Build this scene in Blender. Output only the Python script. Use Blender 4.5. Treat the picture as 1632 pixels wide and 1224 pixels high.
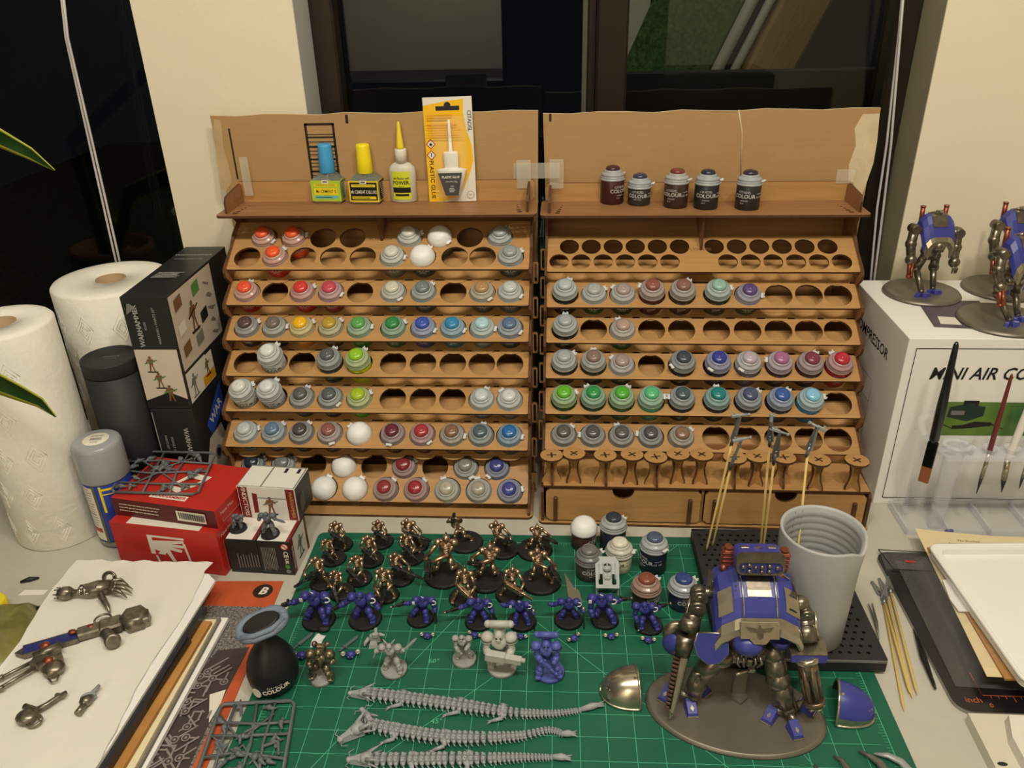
import bpy, math, random
from mathutils import Matrix, Vector
random.seed(7)
U = 0.01                                   # all lengths below are centimetres
for o in list(bpy.data.objects): bpy.data.objects.remove(o)
COL = bpy.context.scene.collection
PI = math.pi

# ------------------------------------------------------------------ camera
F, PITCH, ROLL, YAW = 1278.8, .479105, -.0252342, -.0615724
CAM = Vector((20.547, -58.378, 62.993))
cp, sp = math.cos(PITCH), math.sin(PITCH)
FW = Vector((math.sin(YAW)*cp, math.cos(YAW)*cp, -sp))
_r = Vector((math.cos(YAW), -math.sin(YAW), 0)); _u = _r.cross(FW)
RT = _r*math.cos(ROLL) + _u*math.sin(ROLL); UP = -_r*math.sin(ROLL) + _u*math.cos(ROLL)
cd = bpy.data.cameras.new('camera'); co = bpy.data.objects.new('camera', cd); COL.objects.link(co)
m = Matrix((RT, UP, -FW)).transposed().to_4x4(); m.translation = CAM*U; co.matrix_world = m
cd.sensor_width = 36; cd.lens = F/1632*36; cd.clip_start = .01; cd.clip_end = 50
bpy.context.scene.camera = co

# ------------------------------------------------------------------ light
w = bpy.data.worlds.new('night'); bpy.context.scene.world = w; w.use_nodes = True
w.node_tree.nodes['Background'].inputs[0].default_value = (.012, .014, .02, 1)
w.node_tree.nodes['Background'].inputs[1].default_value = .25
def lamp(name, x, y, z, e, r, col=(1, .925, .8), aim=None):
    l = bpy.data.lights.new(name, 'AREA'); l.shape = 'DISK'; l.size = r*2*U; l.energy = e; l.color = col
    o = bpy.data.objects.new(name, l); COL.objects.link(o); o.location = Vector((x, y, z))*U
    d = Vector(aim or (20, 15, 0)) - Vector((x, y, z)); o.rotation_euler = d.to_track_quat('-Z', 'Y').to_euler()
lamp('ceiling_lamp', 66, -52, 162, 8.6, 7)
lamp('ceiling_lamp', 34, -58, 164, 6.6, 7)
lamp('ceiling_lamp', -6, -62, 164, 6.0, 7)
lamp('ceiling_lamp', -42, -60, 162, 2.8, 7)
lamp('ceiling_lamp', -30, -215, 166, 46, 10, aim=(-30, -285, 60))  # extra lamp added to brighten the far wall mirrored in the panes
lamp('added_outside_fill', 40, 92, 150, 3.0, 6, aim=(62, 130, 60))  # fill light added outside to brighten the post, pipes and hedge
vs = bpy.context.scene.view_settings
vs.view_transform = 'Standard'; vs.look = 'None'; vs.exposure = -.12; vs.gamma = 1; vs.use_curve_mapping = False

# ------------------------------------------------------------------ helpers
def P(x, y, z=0):
    """the point at height z seen at pixel (x, y) of the 1632x1224 frame"""
    d = FW + RT*((x-816)/F) - UP*((y-612)/F); return CAM + d*((z-CAM.z)/d.z)
def PY(x, y, Y):
    d = FW + RT*((x-816)/F) - UP*((y-612)/F); return CAM + d*((Y-CAM.y)/d.y)
def T(x=0, y=0, z=0, rx=0, ry=0, rz=0, s=1):
    m = Matrix.Translation((x, y, z)) @ Matrix.Rotation(math.radians(rz), 4, 'Z') @ Matrix.Rotation(math.radians(ry), 4, 'Y') @ Matrix.Rotation(math.radians(rx), 4, 'X')
    return m @ Matrix.Diagonal((s, s, s, 1)) if s != 1 else m
def along(a, b, roll=0):
    """matrix whose z runs from a to b, origin at a"""
    a, b = Vector(a), Vector(b); q = (b-a).to_track_quat('Z', 'Y')
    return Matrix.Translation(a) @ q.to_matrix().to_4x4() @ Matrix.Rotation(math.radians(roll), 4, 'Z')
I4 = Matrix.Identity(4)
class G:
    def __init__(s): s.v, s.f, s.m, s.s = [], [], [], []
    def add(s, vs, fs, m=0, sm=False, T=None):
        n = len(s.v); s.v += [(T @ Vector(p)) if T is not None else Vector(p) for p in vs]
        for i, f in enumerate(fs):
            s.f.append([n+k for k in f]); s.m.append(m[i] if isinstance(m, list) else m); s.s.append(sm)
        return s
    def box(s, c, d, m=0, T=None, b=.0, tz=(1, 1), ty=1):
        """chamfered box, centre c, size d; tz shrinks the top in x, y"""
        h = [k/2 for k in d]; b = min(b, min(h)*.6)
        if b <= 0:
            vs = [(c[0]+sx*h[0]*(tz[0] if sz > 0 else 1), c[1]+sy*h[1]*(tz[1] if sz > 0 else 1), c[2]+sz*h[2]) for sz in (-1, 1) for sy in (-1, 1) for sx in (-1, 1)]
            return s.add(vs, [(0, 2, 3, 1), (4, 5, 7, 6), (0, 1, 5, 4), (2, 6, 7, 3), (0, 4, 6, 2), (1, 3, 7, 5)], m, False, T)
        vs, ix = [], {}
        for sx in (-1, 1):
            for sy in (-1, 1):
                for sz in (-1, 1):
                    for a in range(3):
                        q = [h[0]-(b if a != 0 else 0), h[1]-(b if a != 1 else 0), h[2]-(b if a != 2 else 0)]
                        kx, ky = (tz if sz > 0 else (1, 1))
                        ix[(sx, sy, sz, a)] = len(vs); vs.append((c[0]+sx*q[0]*kx, c[1]+sy*q[1]*ky, c[2]+sz*q[2]))
        fs = []
        R = (-1, 1)
        for a in range(3):
            for sg in R:
                k = [(p, q) for p, q in ((-1, -1), (1, -1), (1, 1), (-1, 1))]
                def key(p, q):
                    t = [0, 0, 0]; t[a] = sg; t[(a+1) % 3] = p; t[(a+2) % 3] = q; return tuple(t)
                fs.append([ix[key(p, q)+(a,)] for p, q in k][::sg])
            for p in R:
                for q in R:
                    b1, b2 = (a+1) % 3, (a+2) % 3
                    def kk(sa, which):
                        t = [0, 0, 0]; t[a] = sa; t[b1] = p; t[b2] = q; return ix[tuple(t)+(which,)]
                    f = [kk(-1, b1), kk(1, b1), kk(1, b2), kk(-1, b2)]
                    fs.append(f if p*q > 0 else f[::-1])
        for sx in R:
            for sy in R:
                for sz in R:
                    f = [ix[(sx, sy, sz, a)] for a in range(3)]; fs.append(f if sx*sy*sz > 0 else f[::-1])
        return s.add(vs, fs, m, False, T)
    def lathe(s, pr, seg=24, m=0, T=None, sm=True, cap=(True, True), sx=1, sy=1):
        n = len(pr); vs = [(r*sx*math.cos(2*PI*k/seg), r*sy*math.sin(2*PI*k/seg), z) for r, z in pr for k in range(seg)]
        fs, ms = [], []
        for i in range(n-1):
            for k in range(seg):
                k2 = (k+1) % seg; fs.append((i*seg+k, i*seg+k2, (i+1)*seg+k2, (i+1)*seg+k)); ms.append(m[i] if isinstance(m, list) else m)
        s.add(vs, fs, ms, sm, T)
        c = n and len(s.v)-len(vs)
        if cap[0]: s.f.append([c+k for k in range(seg)][::-1]); s.m.append(ms[0]); s.s.append(False)
        if cap[1]: s.f.append([c+(n-1)*seg+k for k in range(seg)]); s.m.append(ms[-1]); s.s.append(False)
        return s
    def cyl(s, a, b, r, r2=None, seg=10, m=0, T=None, sm=True):
        Mx = along(a, b); Mx = T @ Mx if T is not None else Mx
        L = (Vector(b)-Vector(a)).length
        return s.lathe([(r, 0), (r if r2 is None else r2, L)], seg, m, Mx, sm)
    def tube(s, pts, rad, seg=8, m=0, flat=1, T=None):
        pts = [Vector(p) for p in pts]; n = len(pts)
        if not isinstance(rad, (list, tuple)): rad = [rad]*n
        d0 = (pts[1]-pts[0]).normalized(); up = Vector((0, 0, 1)) if abs(d0.z) < .9 else Vector((1, 0, 0))
        x = d0.cross(up).normalized(); vs = []
        for i in range(n):
            d = (pts[min(i+1, n-1)]-pts[max(i-1, 0)]).normalized(); x = (x-d*x.dot(d)).normalized(); y = d.cross(x)
            for k in range(seg):
                a = 2*PI*k/seg; vs.append(pts[i]+x*math.cos(a)*rad[i]+y*math.sin(a)*rad[i]*flat)
        fs = [(i*seg+k, i*seg+(k+1) % seg, (i+1)*seg+(k+1) % seg, (i+1)*seg+k) for i in range(n-1) for k in range(seg)]
        fs.append(tuple(range(seg))[::-1]); fs.append(tuple((n-1)*seg+k for k in range(seg)))
        return s.add(vs, fs, m, True, T)
    def ball(s, c, r, m=0, seg=12, rings=7, T=None, cut=-1):
        if not isinstance(r, (list, tuple)): r = (r, r, r)
        pr = [(math.cos(a), math.sin(a)) for a in [(-PI/2+.08)+(PI-.16)*i/rings for i in range(rings+1)]]
        pr = [q for q in pr if q[1] >= cut]
        M = Matrix.Translation(c) @ Matrix.Diagonal((r[0], r[1], r[2], 1)); M = T @ M if T is not None else M
        return s.lathe(pr, seg, m, M)
    def prism(s, out, z0, z1, m=0, T=None, edge=None, top=1.0):
        n = len(out); cx = sum(p[0] for p in out)/n; cy = sum(p[1] for p in out)/n
        vs = [(x, y, z0) for x, y in out]+[(cx+(x-cx)*top, cy+(y-cy)*top, z1) for x, y in out]
        fs = [tuple(range(n))[::-1], tuple(n+k for k in range(n))]+[(k, (k+1) % n, n+(k+1) % n, n+k) for k in range(n)]
        return s.add(vs, fs, [m, m]+[m if edge is None else edge]*n, False, T)
    def mesh(s, name):
        me = bpy.data.meshes.new(name); me.from_pydata([v*U for v in s.v], [], s.f)
        me.polygons.foreach_set('material_index', s.m); me.polygons.foreach_set('use_smooth', s.s)
        me.update(); return me
def link(name, me, mats, par=None, M=None):
    o = bpy.data.objects.new(name, me); COL.objects.link(o)
    for k in (mats if isinstance(mats, (list, tuple)) else [mats]):
        if me is not None and len(me.materials) < len(mats if isinstance(mats, (list, tuple)) else [mats]): me.materials.append(k)
    if par is not None: o.parent = par
    if M is not None: place(o, M)
    return o
def place(o, M):
    q = M.copy(); q.translation = M.translation*U; o.matrix_basis = q; return o
def obj(name, g, mats, par=None, M=None): return link(name, g.mesh(name), mats, par, M)
def tag(o, label=None, cat=None, group=None, kind=None):
    if label: o['label'] = label
    if cat: o['category'] = cat
    if group: o['group'] = group
    if kind: o['kind'] = kind
    return o
def empty(name, M, label, cat, group=None):
    o = bpy.data.objects.new(name, None); COL.objects.link(o); o.empty_display_size = .01; place(o, M); return tag(o, label, cat, group)
def copy_tree(o, par=None):
    c = o.copy(); COL.objects.link(c); c.parent = par
    for ch in list(o.children): copy_tree(ch, c)
    return c
def struct(o): o['kind'] = 'structure'; return o
def flat(outer, holes, t, extra=None):
    """a sheet of thickness t in the xy plane with holes, mat 0 faces, mat 1 edges"""
    c = bpy.data.curves.new('c', 'CURVE'); c.dimensions = '2D'; c.fill_mode = 'BOTH'; c.extrude = t/2
    for pts in [outer]+list(holes):
        sp_ = c.splines.new('POLY'); sp_.points.add(len(pts)-1); sp_.use_cyclic_u = True
        for i, (x, y) in enumerate(pts): sp_.points[i].co = (x, y, 0, 1)
    ob = bpy.data.objects.new('c', c); me = bpy.data.meshes.new_from_object(ob)
    g = G(); fs = [tuple(p.vertices) for p in me.polygons]
    ms = [0 if abs(p.normal.z) > .5 else 1 for p in me.polygons]
    g.add([v.co.copy() for v in me.vertices], fs, ms)
    bpy.data.objects.remove(ob); bpy.data.curves.remove(c); bpy.data.meshes.remove(me); return g
def gT(g, M, keep=None):
    g.v = [M @ p for p in g.v]; return g
def join(a, b, M=None, dm=0):
    n = len(a.v); a.v += [(M @ p) if M is not None else p for p in b.v]; a.f += [[n+k for k in f] for f in b.f]; a.m += [k+dm for k in b.m]; a.s += b.s; return a
_tx = {}
def text(s, size, m=0, bold=0, align='CENTER', shear=0, sp_=1, ext=.006):
    k = (s, size, bold, align, shear, sp_)
    if k not in _tx:
        c = bpy.data.curves.new('t', 'FONT'); c.body = s; c.size = size; c.align_x = align; c.align_y = 'CENTER'; c.offset = bold; c.shear = shear; c.space_character = sp_; c.extrude = ext; c.resolution_u = 2
        ob = bpy.data.objects.new('t', c); me = bpy.data.meshes.new_from_object(ob)
        _tx[k] = ([v.co.copy() for v in me.vertices], [tuple(p.vertices) for p in me.polygons])
        bpy.data.objects.remove(ob); bpy.data.curves.remove(c); bpy.data.meshes.remove(me)
    g = G(); g.add(_tx[k][0], _tx[k][1], m); return g
def bend(g, R):
    """wrap a flat xz drawing (x across, y up, z out) round a cylinder of radius R, facing -y"""
    g.v = [Vector(((R+p.z)*math.sin(p.x/R), -(R+p.z)*math.cos(p.x/R), p.y)) for p in g.v]; return g
def arc(cx, cy, r, a0=0, a1=360, n=24, ry=None):
    full = abs(a1-a0) >= 360; k = n if full else n+1
    return [(cx+r*math.cos(math.radians(a0+(a1-a0)*i/n)), cy+(ry or r)*math.sin(math.radians(a0+(a1-a0)*i/n))) for i in range(k)]
def rrect(x0, y0, x1, y1, r, n=4):
    return arc(x1-r, y0+r, r, -90, 0, n)+arc(x1-r, y1-r, r, 0, 90, n)+arc(x0+r, y1-r, r, 90, 180, n)+arc(x0+r, y0+r, r, 180, 270, n)

# ------------------------------------------------------------------ materials
def lin(c): c /= 255; return c/12.92 if c <= .04045 else ((c+.055)/1.055)**2.4
def C(r, g, b, k=1.0): return (min(.9, lin(r)*k), min(.9, lin(g)*k), min(.9, lin(b)*k), 1)
MATS = {}
def mat(name, col, rough=.5, metal=0, bump=0, bs=200, var=0, vs_=30, trans=0, spec=.5, sss=0, coat=0, emis=None, ior=1.45, stretch=None, col2=None, fac=.5, alpha=1):
    if name in MATS: return MATS[name]
    m = bpy.data.materials.new(name); m.use_nodes = True; N = m.node_tree.nodes; L = m.node_tree.links; b = N['Principled BSDF']
    b.inputs['Base Color'].default_value = col; b.inputs['Roughness'].default_value = rough; b.inputs['Metallic'].default_value = metal
    b.inputs['Specular IOR Level'].default_value = spec; b.inputs['Transmission Weight'].default_value = trans; b.inputs['IOR'].default_value = ior
    b.inputs['Coat Weight'].default_value = coat; b.inputs['Alpha'].default_value = alpha
    if sss: b.inputs['Subsurface Weight'].default_value = sss; b.inputs['Subsurface Radius'].default_value = (1, .8, .7); b.inputs['Subsurface Scale'].default_value = .003
    tc = N.new('ShaderNodeTexCoord'); mp = N.new('ShaderNodeMapping'); L.new(tc.outputs['Object'], mp.inputs[0])
    if stretch: mp.inputs['Scale'].default_value = stretch
    if var or col2:
        n = N.new('ShaderNodeTexNoise'); n.inputs['Scale'].default_value = vs_; n.inputs['Detail'].default_value = 5; L.new(mp.outputs[0], n.inputs[0])
        r = N.new('ShaderNodeValToRGB'); L.new(n.outputs[0], r.inputs[0]); r.color_ramp.elements[0].position = .3; r.color_ramp.elements[1].position = .7
        c2 = col2 or tuple(min(1, k*(1+var)) for k in col[:3])+(1,)
        c1 = col if col2 else tuple(k*(1-var) for k in col[:3])+(1,)
        r.color_ramp.elements[0].color = c1; r.color_ramp.elements[1].color = c2; L.new(r.outputs[0], b.inputs['Base Color'])
    if bump:
        n = N.new('ShaderNodeTexNoise'); n.inputs['Scale'].default_value = bs; n.inputs['Detail'].default_value = 3; L.new(mp.outputs[0], n.inputs[0])
        bp = N.new('ShaderNodeBump'); bp.inputs['Strength'].default_value = bump; bp.inputs['Distance'].default_value = .002; L.new(n.outputs[0], bp.inputs['Height']); L.new(bp.outputs[0], b.inputs['Normal'])
    MATS[name] = m; return m
WOOD = mat('plywood_face', C(180, 138, 86), .45, var=.1, vs_=14, stretch=(1, 14, 14), bump=.12, bs=60, spec=.35)
WOODD = mat('plywood_dark_face', C(152, 110, 72), .45, var=.18, vs_=14, stretch=(1, 14, 14), bump=.12, bs=60, spec=.35)
BURN = mat('laser_burnt_edge', C(84, 52, 28), .6, var=.25, vs_=80)
WALL = mat('cream_wall_paint', C(232, 222, 196), .7, bump=.15, bs=90, var=.02, vs_=4)
JAMB = mat('jamb_white_paint', C(200, 196, 190), .55, bump=.1, bs=60)
JAMBO = mat('jamb_olive_paint', C(158, 150, 124), .6, bump=.1, bs=60)
FRAME = mat('dark_bronze_frame', C(48, 40, 32), .35, metal=.4, var=.1)
DESK = mat('grey_laminate_desk', C(190, 186, 172), .42, var=.03, vs_=40, bump=.03, bs=400)
CARD = mat('brown_cardboard', C(176, 140, 94), .75, var=.025, vs_=6, stretch=(3, 1, 30), bump=.15, bs=60)
CARDE = mat('torn_cardboard_layer', C(214, 196, 160), .85, var=.08, vs_=50, bump=.4, bs=120)
BLACKP = mat('black_plastic', C(34, 32, 32), .45, bump=.05, bs=300)
PAPER = mat('white_paper', C(236, 230, 218), .8, bump=.1, bs=250)
def glassmat():
    m = bpy.data.materials.new('window_glass'); m.use_nodes = True; N = m.node_tree.nodes; L = m.node_tree.links; N.clear()
    o = N.new('ShaderNodeOutputMaterial'); t = N.new('ShaderNodeBsdfTransparent'); t.inputs[0].default_value = (.86, .9, .88, 1)
    g = N.new('ShaderNodeBsdfGlossy'); g.inputs['Roughness'].default_value = .01; f = N.new('ShaderNodeFresnel'); f.inputs[0].default_value = 1.5
    x = N.new('ShaderNodeMixShader'); L.new(f.outputs[0], x.inputs[0]); L.new(t.outputs[0], x.inputs[1]); L.new(g.outputs[0], x.inputs[2]); L.new(x.outputs[0], o.inputs[0]); return m
GLASS = glassmat()
CLEAR = mat('clear_acrylic', (.9, .92, 1, 1), .08, trans=.92, ior=1.3)
def TAPE():
    return mat('frosted_tape', C(225, 222, 205), .5, alpha=.25)

# ------------------------------------------------------------------ room
def slab(name, x0, y0, z0, x1, y1, z1, m, lab=None, cat=None):
    g = G().box(((x0+x1)/2, (y0+y1)/2, (z0+z1)/2), (x1-x0, y1-y0, z1-z0)); o = obj(name, g, m)
    return tag(o, lab, cat) if lab else struct(o)
WY = 51.2
slab('wall_back_left', -33.3, WY, -75, -12.6, WY+14, 172, WALL)
slab('wall_back_right', 67.6, WY, -75, 190, WY+14, 172, WALL)
slab('wall_back_below_window', -12.6, WY, -75, 67.6, WY+14, -1.5, WALL)
slab('wall_back_above_window', -12.6, WY, 120, 67.6, WY+14, 172, WALL)
slab('trim_1', -12.62, WY+.02, -1.5, -12.5, WY+8, 120, JAMB)
slab('trim_2', 67.5, WY+.02, -1.5, 67.62, WY+8, 120, JAMBO)
slab('floor', -170, -280, -77, 190, 66, -75, mat('brown_floor', C(110, 84, 60), .5))
slab('ceiling', -170, -280, 172, 190, 66, 174, mat('white_ceiling', C(225, 222, 212), .8))
slab('wall_front', -170, -282, -75, 190, -280, 172, WALL)
slab('wall_left', -172, -280, -75, -170, 66, 172, mat('wall_darkened_for_pane', C(52, 44, 42), .8))  # wall colour darkened to dim the left window's reflection and the bounce
slab('wall_right', 190, -280, -75, 192, 66, 172, WALL)
slab('wall_back_outer', -170, WY, 122, -33.3, WY+14, 172, WALL)
def window(n, x0, x1, z0, z1, y, mull, fr):
    e = bpy.data.objects.new('window_%d' % n, None); COL.objects.link(e); place(e, T((x0+x1)/2, y, z0)); e['kind'] = 'structure'
    M = T(-(x0+x1)/2, -y, -z0)
    g = G()
    for a, b, c, d in ((x0, x0+fr, z0, z1), (x1-fr, x1, z0, z1), (x0+fr, x1-fr, z0, z0+fr), (x0+fr, x1-fr, z1-fr, z1)): g.box(((a+b)/2, y, (c+d)/2), (b-a, 5, d-c), b=.3)
    obj('window_frame', gT(g, M), FRAME, e)
    xs = [x0+fr]
    for k in mull:
        g = G().box((k, y-.3, (z0+z1)/2), (4.2, 4.4, z1-z0-2*fr), b=.3); g.box((k-2.6, y+.6, (z0+z1)/2), (1.2, 2.6, z1-z0-2*fr), b=.2)
        obj('mullion', gT(g, M), FRAME, e); xs += [k-2, k+2]
    xs.append(x1-fr)
    for a, b in zip(xs[::2], xs[1::2]):
        obj('pane', gT(G().box(((a+b)/2, y+1, (z0+z1)/2), (b-a, .4, z1-z0-2*fr)), M), GLASS, e)
    return e
window(1, -12.5, 67.5, -1.5, 120, WY+9, [27.9], 3.2)
window(2, -170, -28, -20, 122, WY+5, [], 3)
slab('wall_back_sill_left', -170, WY, -75, -33.3, WY+14, -20, WALL)
# outside, seen faintly through the panes
slab('floor_outside', -400, 70, -78, 420, 700, -76, mat('night_lawn', C(58, 74, 34), .9, var=.5, vs_=60, bump=.5, bs=200))
o = obj('garden_post', G().box((0, 0, 0), (9, 9, 170), b=.6), mat('weathered_timber', C(120, 92, 56), .7, var=.2, vs_=20, stretch=(10, 10, 1)), None, T(70, 118, 60, 0, 24, 0)); tag(o, 'slanting tan timber beam outside the right-hand window pane', 'beam')
g = G().cyl((0, 0, -85), (0, 0, 85), 1.2).cyl((3.2, 0, -85), (3.2, 0, 85), .9)
tag(obj('downpipe', g, mat('pale_pipe', C(150, 146, 132), .5), None, T(60, 116, 60, 0, 24, 0)), 'pale twin pipes slanting beside the timber beam outside', 'pipe')
q = PY(1010, 118, 84); slab('wall_outside_added', q.x-3, 84, -76, q.x+120, 88, q.z, mat('added_wall_dark', C(26, 24, 22), .8))  # low dark wall added to black out the lower part of the pane
slab('wall_outside_pale', 26, 128, -76, 40, 131, 160, mat('outside_render', C(150, 142, 124), .8))
g = G().box((0, 0, 0), (17, 2, 160), b=.4)
tag(obj('hedge_panel', g, mat('dark_hedge', C(52, 74, 30), .9, var=.6, vs_=160, bump=.9, bs=200), None, T(51, 124, 60, 0, 24, 0)), 'dark green hedge strip seen through the right window pane', 'hedge')
# sideboard behind the photographer (seen only as reflections)
g = G().box((0, 0, 45), (230, 45, 90), b=1).box((0, 23, 45), (226, 1.5, 80), 1, b=.4)
tag(obj('sideboard', g, [mat('dark_wood', C(34, 28, 24), .5), mat('dark_wood_door', C(26, 22, 20), .5)], None, T(10, -256, -75)), 'long dark sideboard at the far side of the room', 'sideboard')
g = G().box((0, 0, 95), (70, 40, 190), b=1).box((-17, 20.5, 95), (33, 1.2, 180), 1, b=.3).box((17, 20.5, 95), (33, 1.2, 180), 1, b=.3)  # dark block added to darken the pane where the photographer would reflect
tag(obj('reflection_block', g, [MATS['dark_wood'], MATS['dark_wood_door']], None, T(32, -210, -75)), 'tall dark block added before the sideboard to darken the window reflection', 'reflection_block')
# desk
g = G().box((15, -15, -2.3), (170, 131, 4), b=.3)
dsk = empty('desk', T(0, 0, -75), 'pale grey laminate desk that everything stands on', 'desk')
g = G().box((17, -8, 72.7), (150, 117, 4), b=.25); obj('desk_top', g, DESK, dsk)
for sx in (-54, 88):
    for sy in (-62, 46): obj('leg', G().box((sx, sy, 35.3), (5, 5, 70.6), b=.4), BLACKP, dsk)
def cord(name, pts, lab):
    o = obj(name, G().tube(pts, .17, 6), mat('white_cord', C(205, 200, 200), .6)); tag(o, lab, 'cord', 'blind cords at the windows')
cord('blind_cord', [PY(92, -60, 50), PY(105, 60, 50), PY(143, 230, 50), PY(181, 400, 50), PY(194, 455, 50)], 'white blind cord hanging before the left window, left strand')
cord('blind_cord', [PY(95, -60, 49.6), PY(108, 60, 49.6), PY(148, 230, 49.6), PY(187, 400, 49.6), PY(199, 455, 49.6)], 'white blind cord hanging before the left window, right strand')
cord('blind_cord', [PY(1443, -60, 56), PY(1433, 50, 56), PY(1413, 230, 56), PY(1398, 330, 56), PY(1388, 440, 56), PY(1386, 480, 56)], 'white blind cord at the right jamb, left strand')
cord('blind_cord', [PY(1444, -60, 55.4), PY(1435, 50, 55.4), PY(1420, 230, 55.4), PY(1408, 330, 55.4), PY(1394, 440, 55.4), PY(1391, 480, 55.4)], 'white blind cord at the right jamb, right strand')

# ------------------------------------------------------------------ paint racks
HX = [-17.45, -13.7, -10.0, -6.2, -2.35, 2.1, 6.05, 9.95, 13.75, 17.4]
def tilt(lz): return 37 if lz < 3 else 30
def rack(name, ox, oy, yaw, lip0, step, spec, top, label):
    """spec: list of tiers (lip y, lip z, plate length, [(x, d, r)...], rest depth)"""
    R = empty(name, T(ox, oy, -.3, rz=yaw), label, 'paint rack')
    W2 = 19.85
    base = flat(rrect(-20.5, -.2, 20.5, top[1]+1.2, .7), [], .35); obj('base_plate', gT(base, T(0, 0, .18)), [WOOD, BURN], R)
    # side panels: the zigzag outline in yz
    for s in (-1, 1):
        out = [(top[1]+.4, .36), (top[1]+.4, top[2]-.16), (top[0]+2.2, top[2]-.16)]
        prof = []
        for (ly, lz, Ln, hs, rd) in spec[::-1]:
            prof += [(ly+2.9, lz+1.9), (ly+.6, lz+.75), (ly-.35, lz+.2), (ly-.55, lz-.35), (ly-.35, lz-1.1), (ly+.7, lz-2.0)]
        prof = [q for q in prof if q[1] > .9]
        last = spec[0]
        out += [(spec[-1][0]+spec[-1][2]*.8, top[2]-2.2), (spec[-1][0]+4.6, spec[-1][1]+3.4)]
        out += prof + ([(.15, .9), (.15, .36)] if spec[0][1] < 5 else [(.45, 5.2), (.15, 4.8), (.15, .36)])
        g = flat(out, [], .32)
        M = Matrix(((0, 0, 1, s*(W2+.16)), (1, 0, 0, 0), (0, 1, 0, 0), (0, 0, 0, 1)))
        obj('side_panel', gT(g, M), [WOODD, BURN], R)
    for (ly, lz, Ln, hs, rd) in spec:
        Mt = T(0, ly, lz) @ Matrix.Rotation(math.radians(tilt(lz)), 4, 'X')
        g = flat(rrect(-W2, 0, W2, Ln, .15, 1), [arc(x, d, r, n=28) for x, d, r in hs], .3); obj('pot_shelf', gT(g, Mt @ T(0, 0, -.15)), [WOOD, BURN], R)
        if rd:
            f0 = .35 if lz > 3 else 1.3
            pts = [(-W2, rd), (-W2, f0)]
            for x, d, r in sorted(h for h in hs if h[1] < 2.6 and lz > 3): pts += [(x-1.5, .35)]+[(x+1.5*math.cos(a), .35-.6*math.sin(a)) for a in [PI-PI*k/8 for k in range(1, 8)]]+[(x+1.5, .35)]
            pts += [(W2, f0), (W2, rd)]
            g = flat(pts[::-1], [], .28); obj('pot_rest', gT(g, Mt @ T(0, 0, -2.58)), [WOOD, BURN], R)
        # side brackets
    for k in range(7):
        ly, lz = spec[0][0]+step[0]*k*(len(spec)-1)/6, spec[0][1]+step[1]*k*(len(spec)-1)/6
        for s in (-1, 1):
            g = flat(rrect(0, 0, .7, 3.1, .2, 2), [rrect(.18, .3, .52, 2.8, .1, 2)], .3)
            M = Matrix(((s, 0, 0, s*(W2+.3)), (0, 0, 1, ly+5.2), (0, 1, 0, lz-1.6), (0, 0, 0, 1)))
            obj('side_bracket', gT(g, M), [WOOD, BURN], R)
    # back panel, top shelf, backboard, cheeks, divider
    sy0, sy1, sz, bt = top
    obj('back_panel', G().box((0, sy1+.2, sz/2), (2*W2, .3, sz-.5)), WOODD, R)
    sh = [arc(s*(18.6-.15*k), sy0+1.3+k*.9, .36-.06*k, n=10) for s in (-1, 1) for k in range(5)]
    g = flat(rrect(-20.8, sy0, 20.8, sy1+.4, .7), sh, .32); obj('top_shelf', gT(g, T(0, 0, sz-.16)), [WOODD, BURN], R)
    g = flat(rrect(-20.3, sz, 20.3, bt, .5), [], .3); M = Matrix(((1, 0, 0, 0), (0, 0, -1, sy1+.1), (0, 1, 0, 0), (0, 0, 0, 1))); obj('backboard', gT(g, M), [WOOD, BURN], R)
    for s in (-1, 1):
        g = flat([(sy0+1.0, sz), (sy1-.1, sz), (sy1-.1, bt-.4), (sy1-.6, bt-.1), (sy0+1.6, sz+2.1), (sy0+1.0, sz+1.4)], [], .3)
        obj('end_cheek', gT(g, Matrix(((0, 0, 1, s*19.6), (1, 0, 0, 0), (0, 1, 0, 0), (0, 0, 0, 1)))), [WOODD, BURN], R)
    t5 = spec[-1]; a = math.radians(30)
    zb = t5[1]+t5[2]*.5*math.sin(a)+.2; yb = t5[0]+t5[2]*.5
    g = flat([(sy1, sz-.4), (sy0+.6, sz-.4), (yb, zb+.2), (sy1, zb+3)], [], .3)
    obj('divider', gT(g, Matrix(((0, 0, 1, .2), (1, 0, 0, 0), (0, 1, 0, 0), (0, 0, 0, 1)))), [WOODD, BURN], R)
    g = text('PLYDOLEX', .62, 0, ext=.01); obj('engraved_text', gT(g, T(0, t5[0], t5[1]) @ Matrix.Rotation(a, 4, 'X') @ T(0, t5[2]*.62, .01)), mat('engraving', C(120, 82, 44), .7), R)
    return R
def h1(k): return [(x, 2.12, 1.74) for x in HX]
LT = [(1.0, 1.6, 6.6, [(-17.3+4.12*k, 4.9, 1.74) for k in range(9)]+[(-15.3+4.1*k, 1.7, 1.74) for k in range(9)], 6.0)]
LT += [(3.2+2.12*k, 8.4+4.12*k, 4.1, h1(k), 4.0) for k in range(5)]
LT += [(13.8, 29.0, 8.4, [(-15.85+4.0*k, 5.5, 1.74) for k in range(4)]+[(3.85+4.0*k, 5.5, 1.74) for k in range(4)]+[(x, 2.1, 1.74) for x in (-17.5, -13.7, -9.95, -5.95, -2.0, 1.95, 5.95, 10.1, 13.75, 17.4)], 5.2)]
RKL = rack('paint_rack', -2.9, 25.7, -.6, LT[0], (2.12, 4.2), LT, (15.6, 22.8, 35.6, 38.3), 'left stepped plywood paint rack with glue bottles on its top shelf')
RT_ = [(5.2+2.25*k, 7.9+4.03*k, 4.0, h1(k), 4.0) for k in range(5)]
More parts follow.
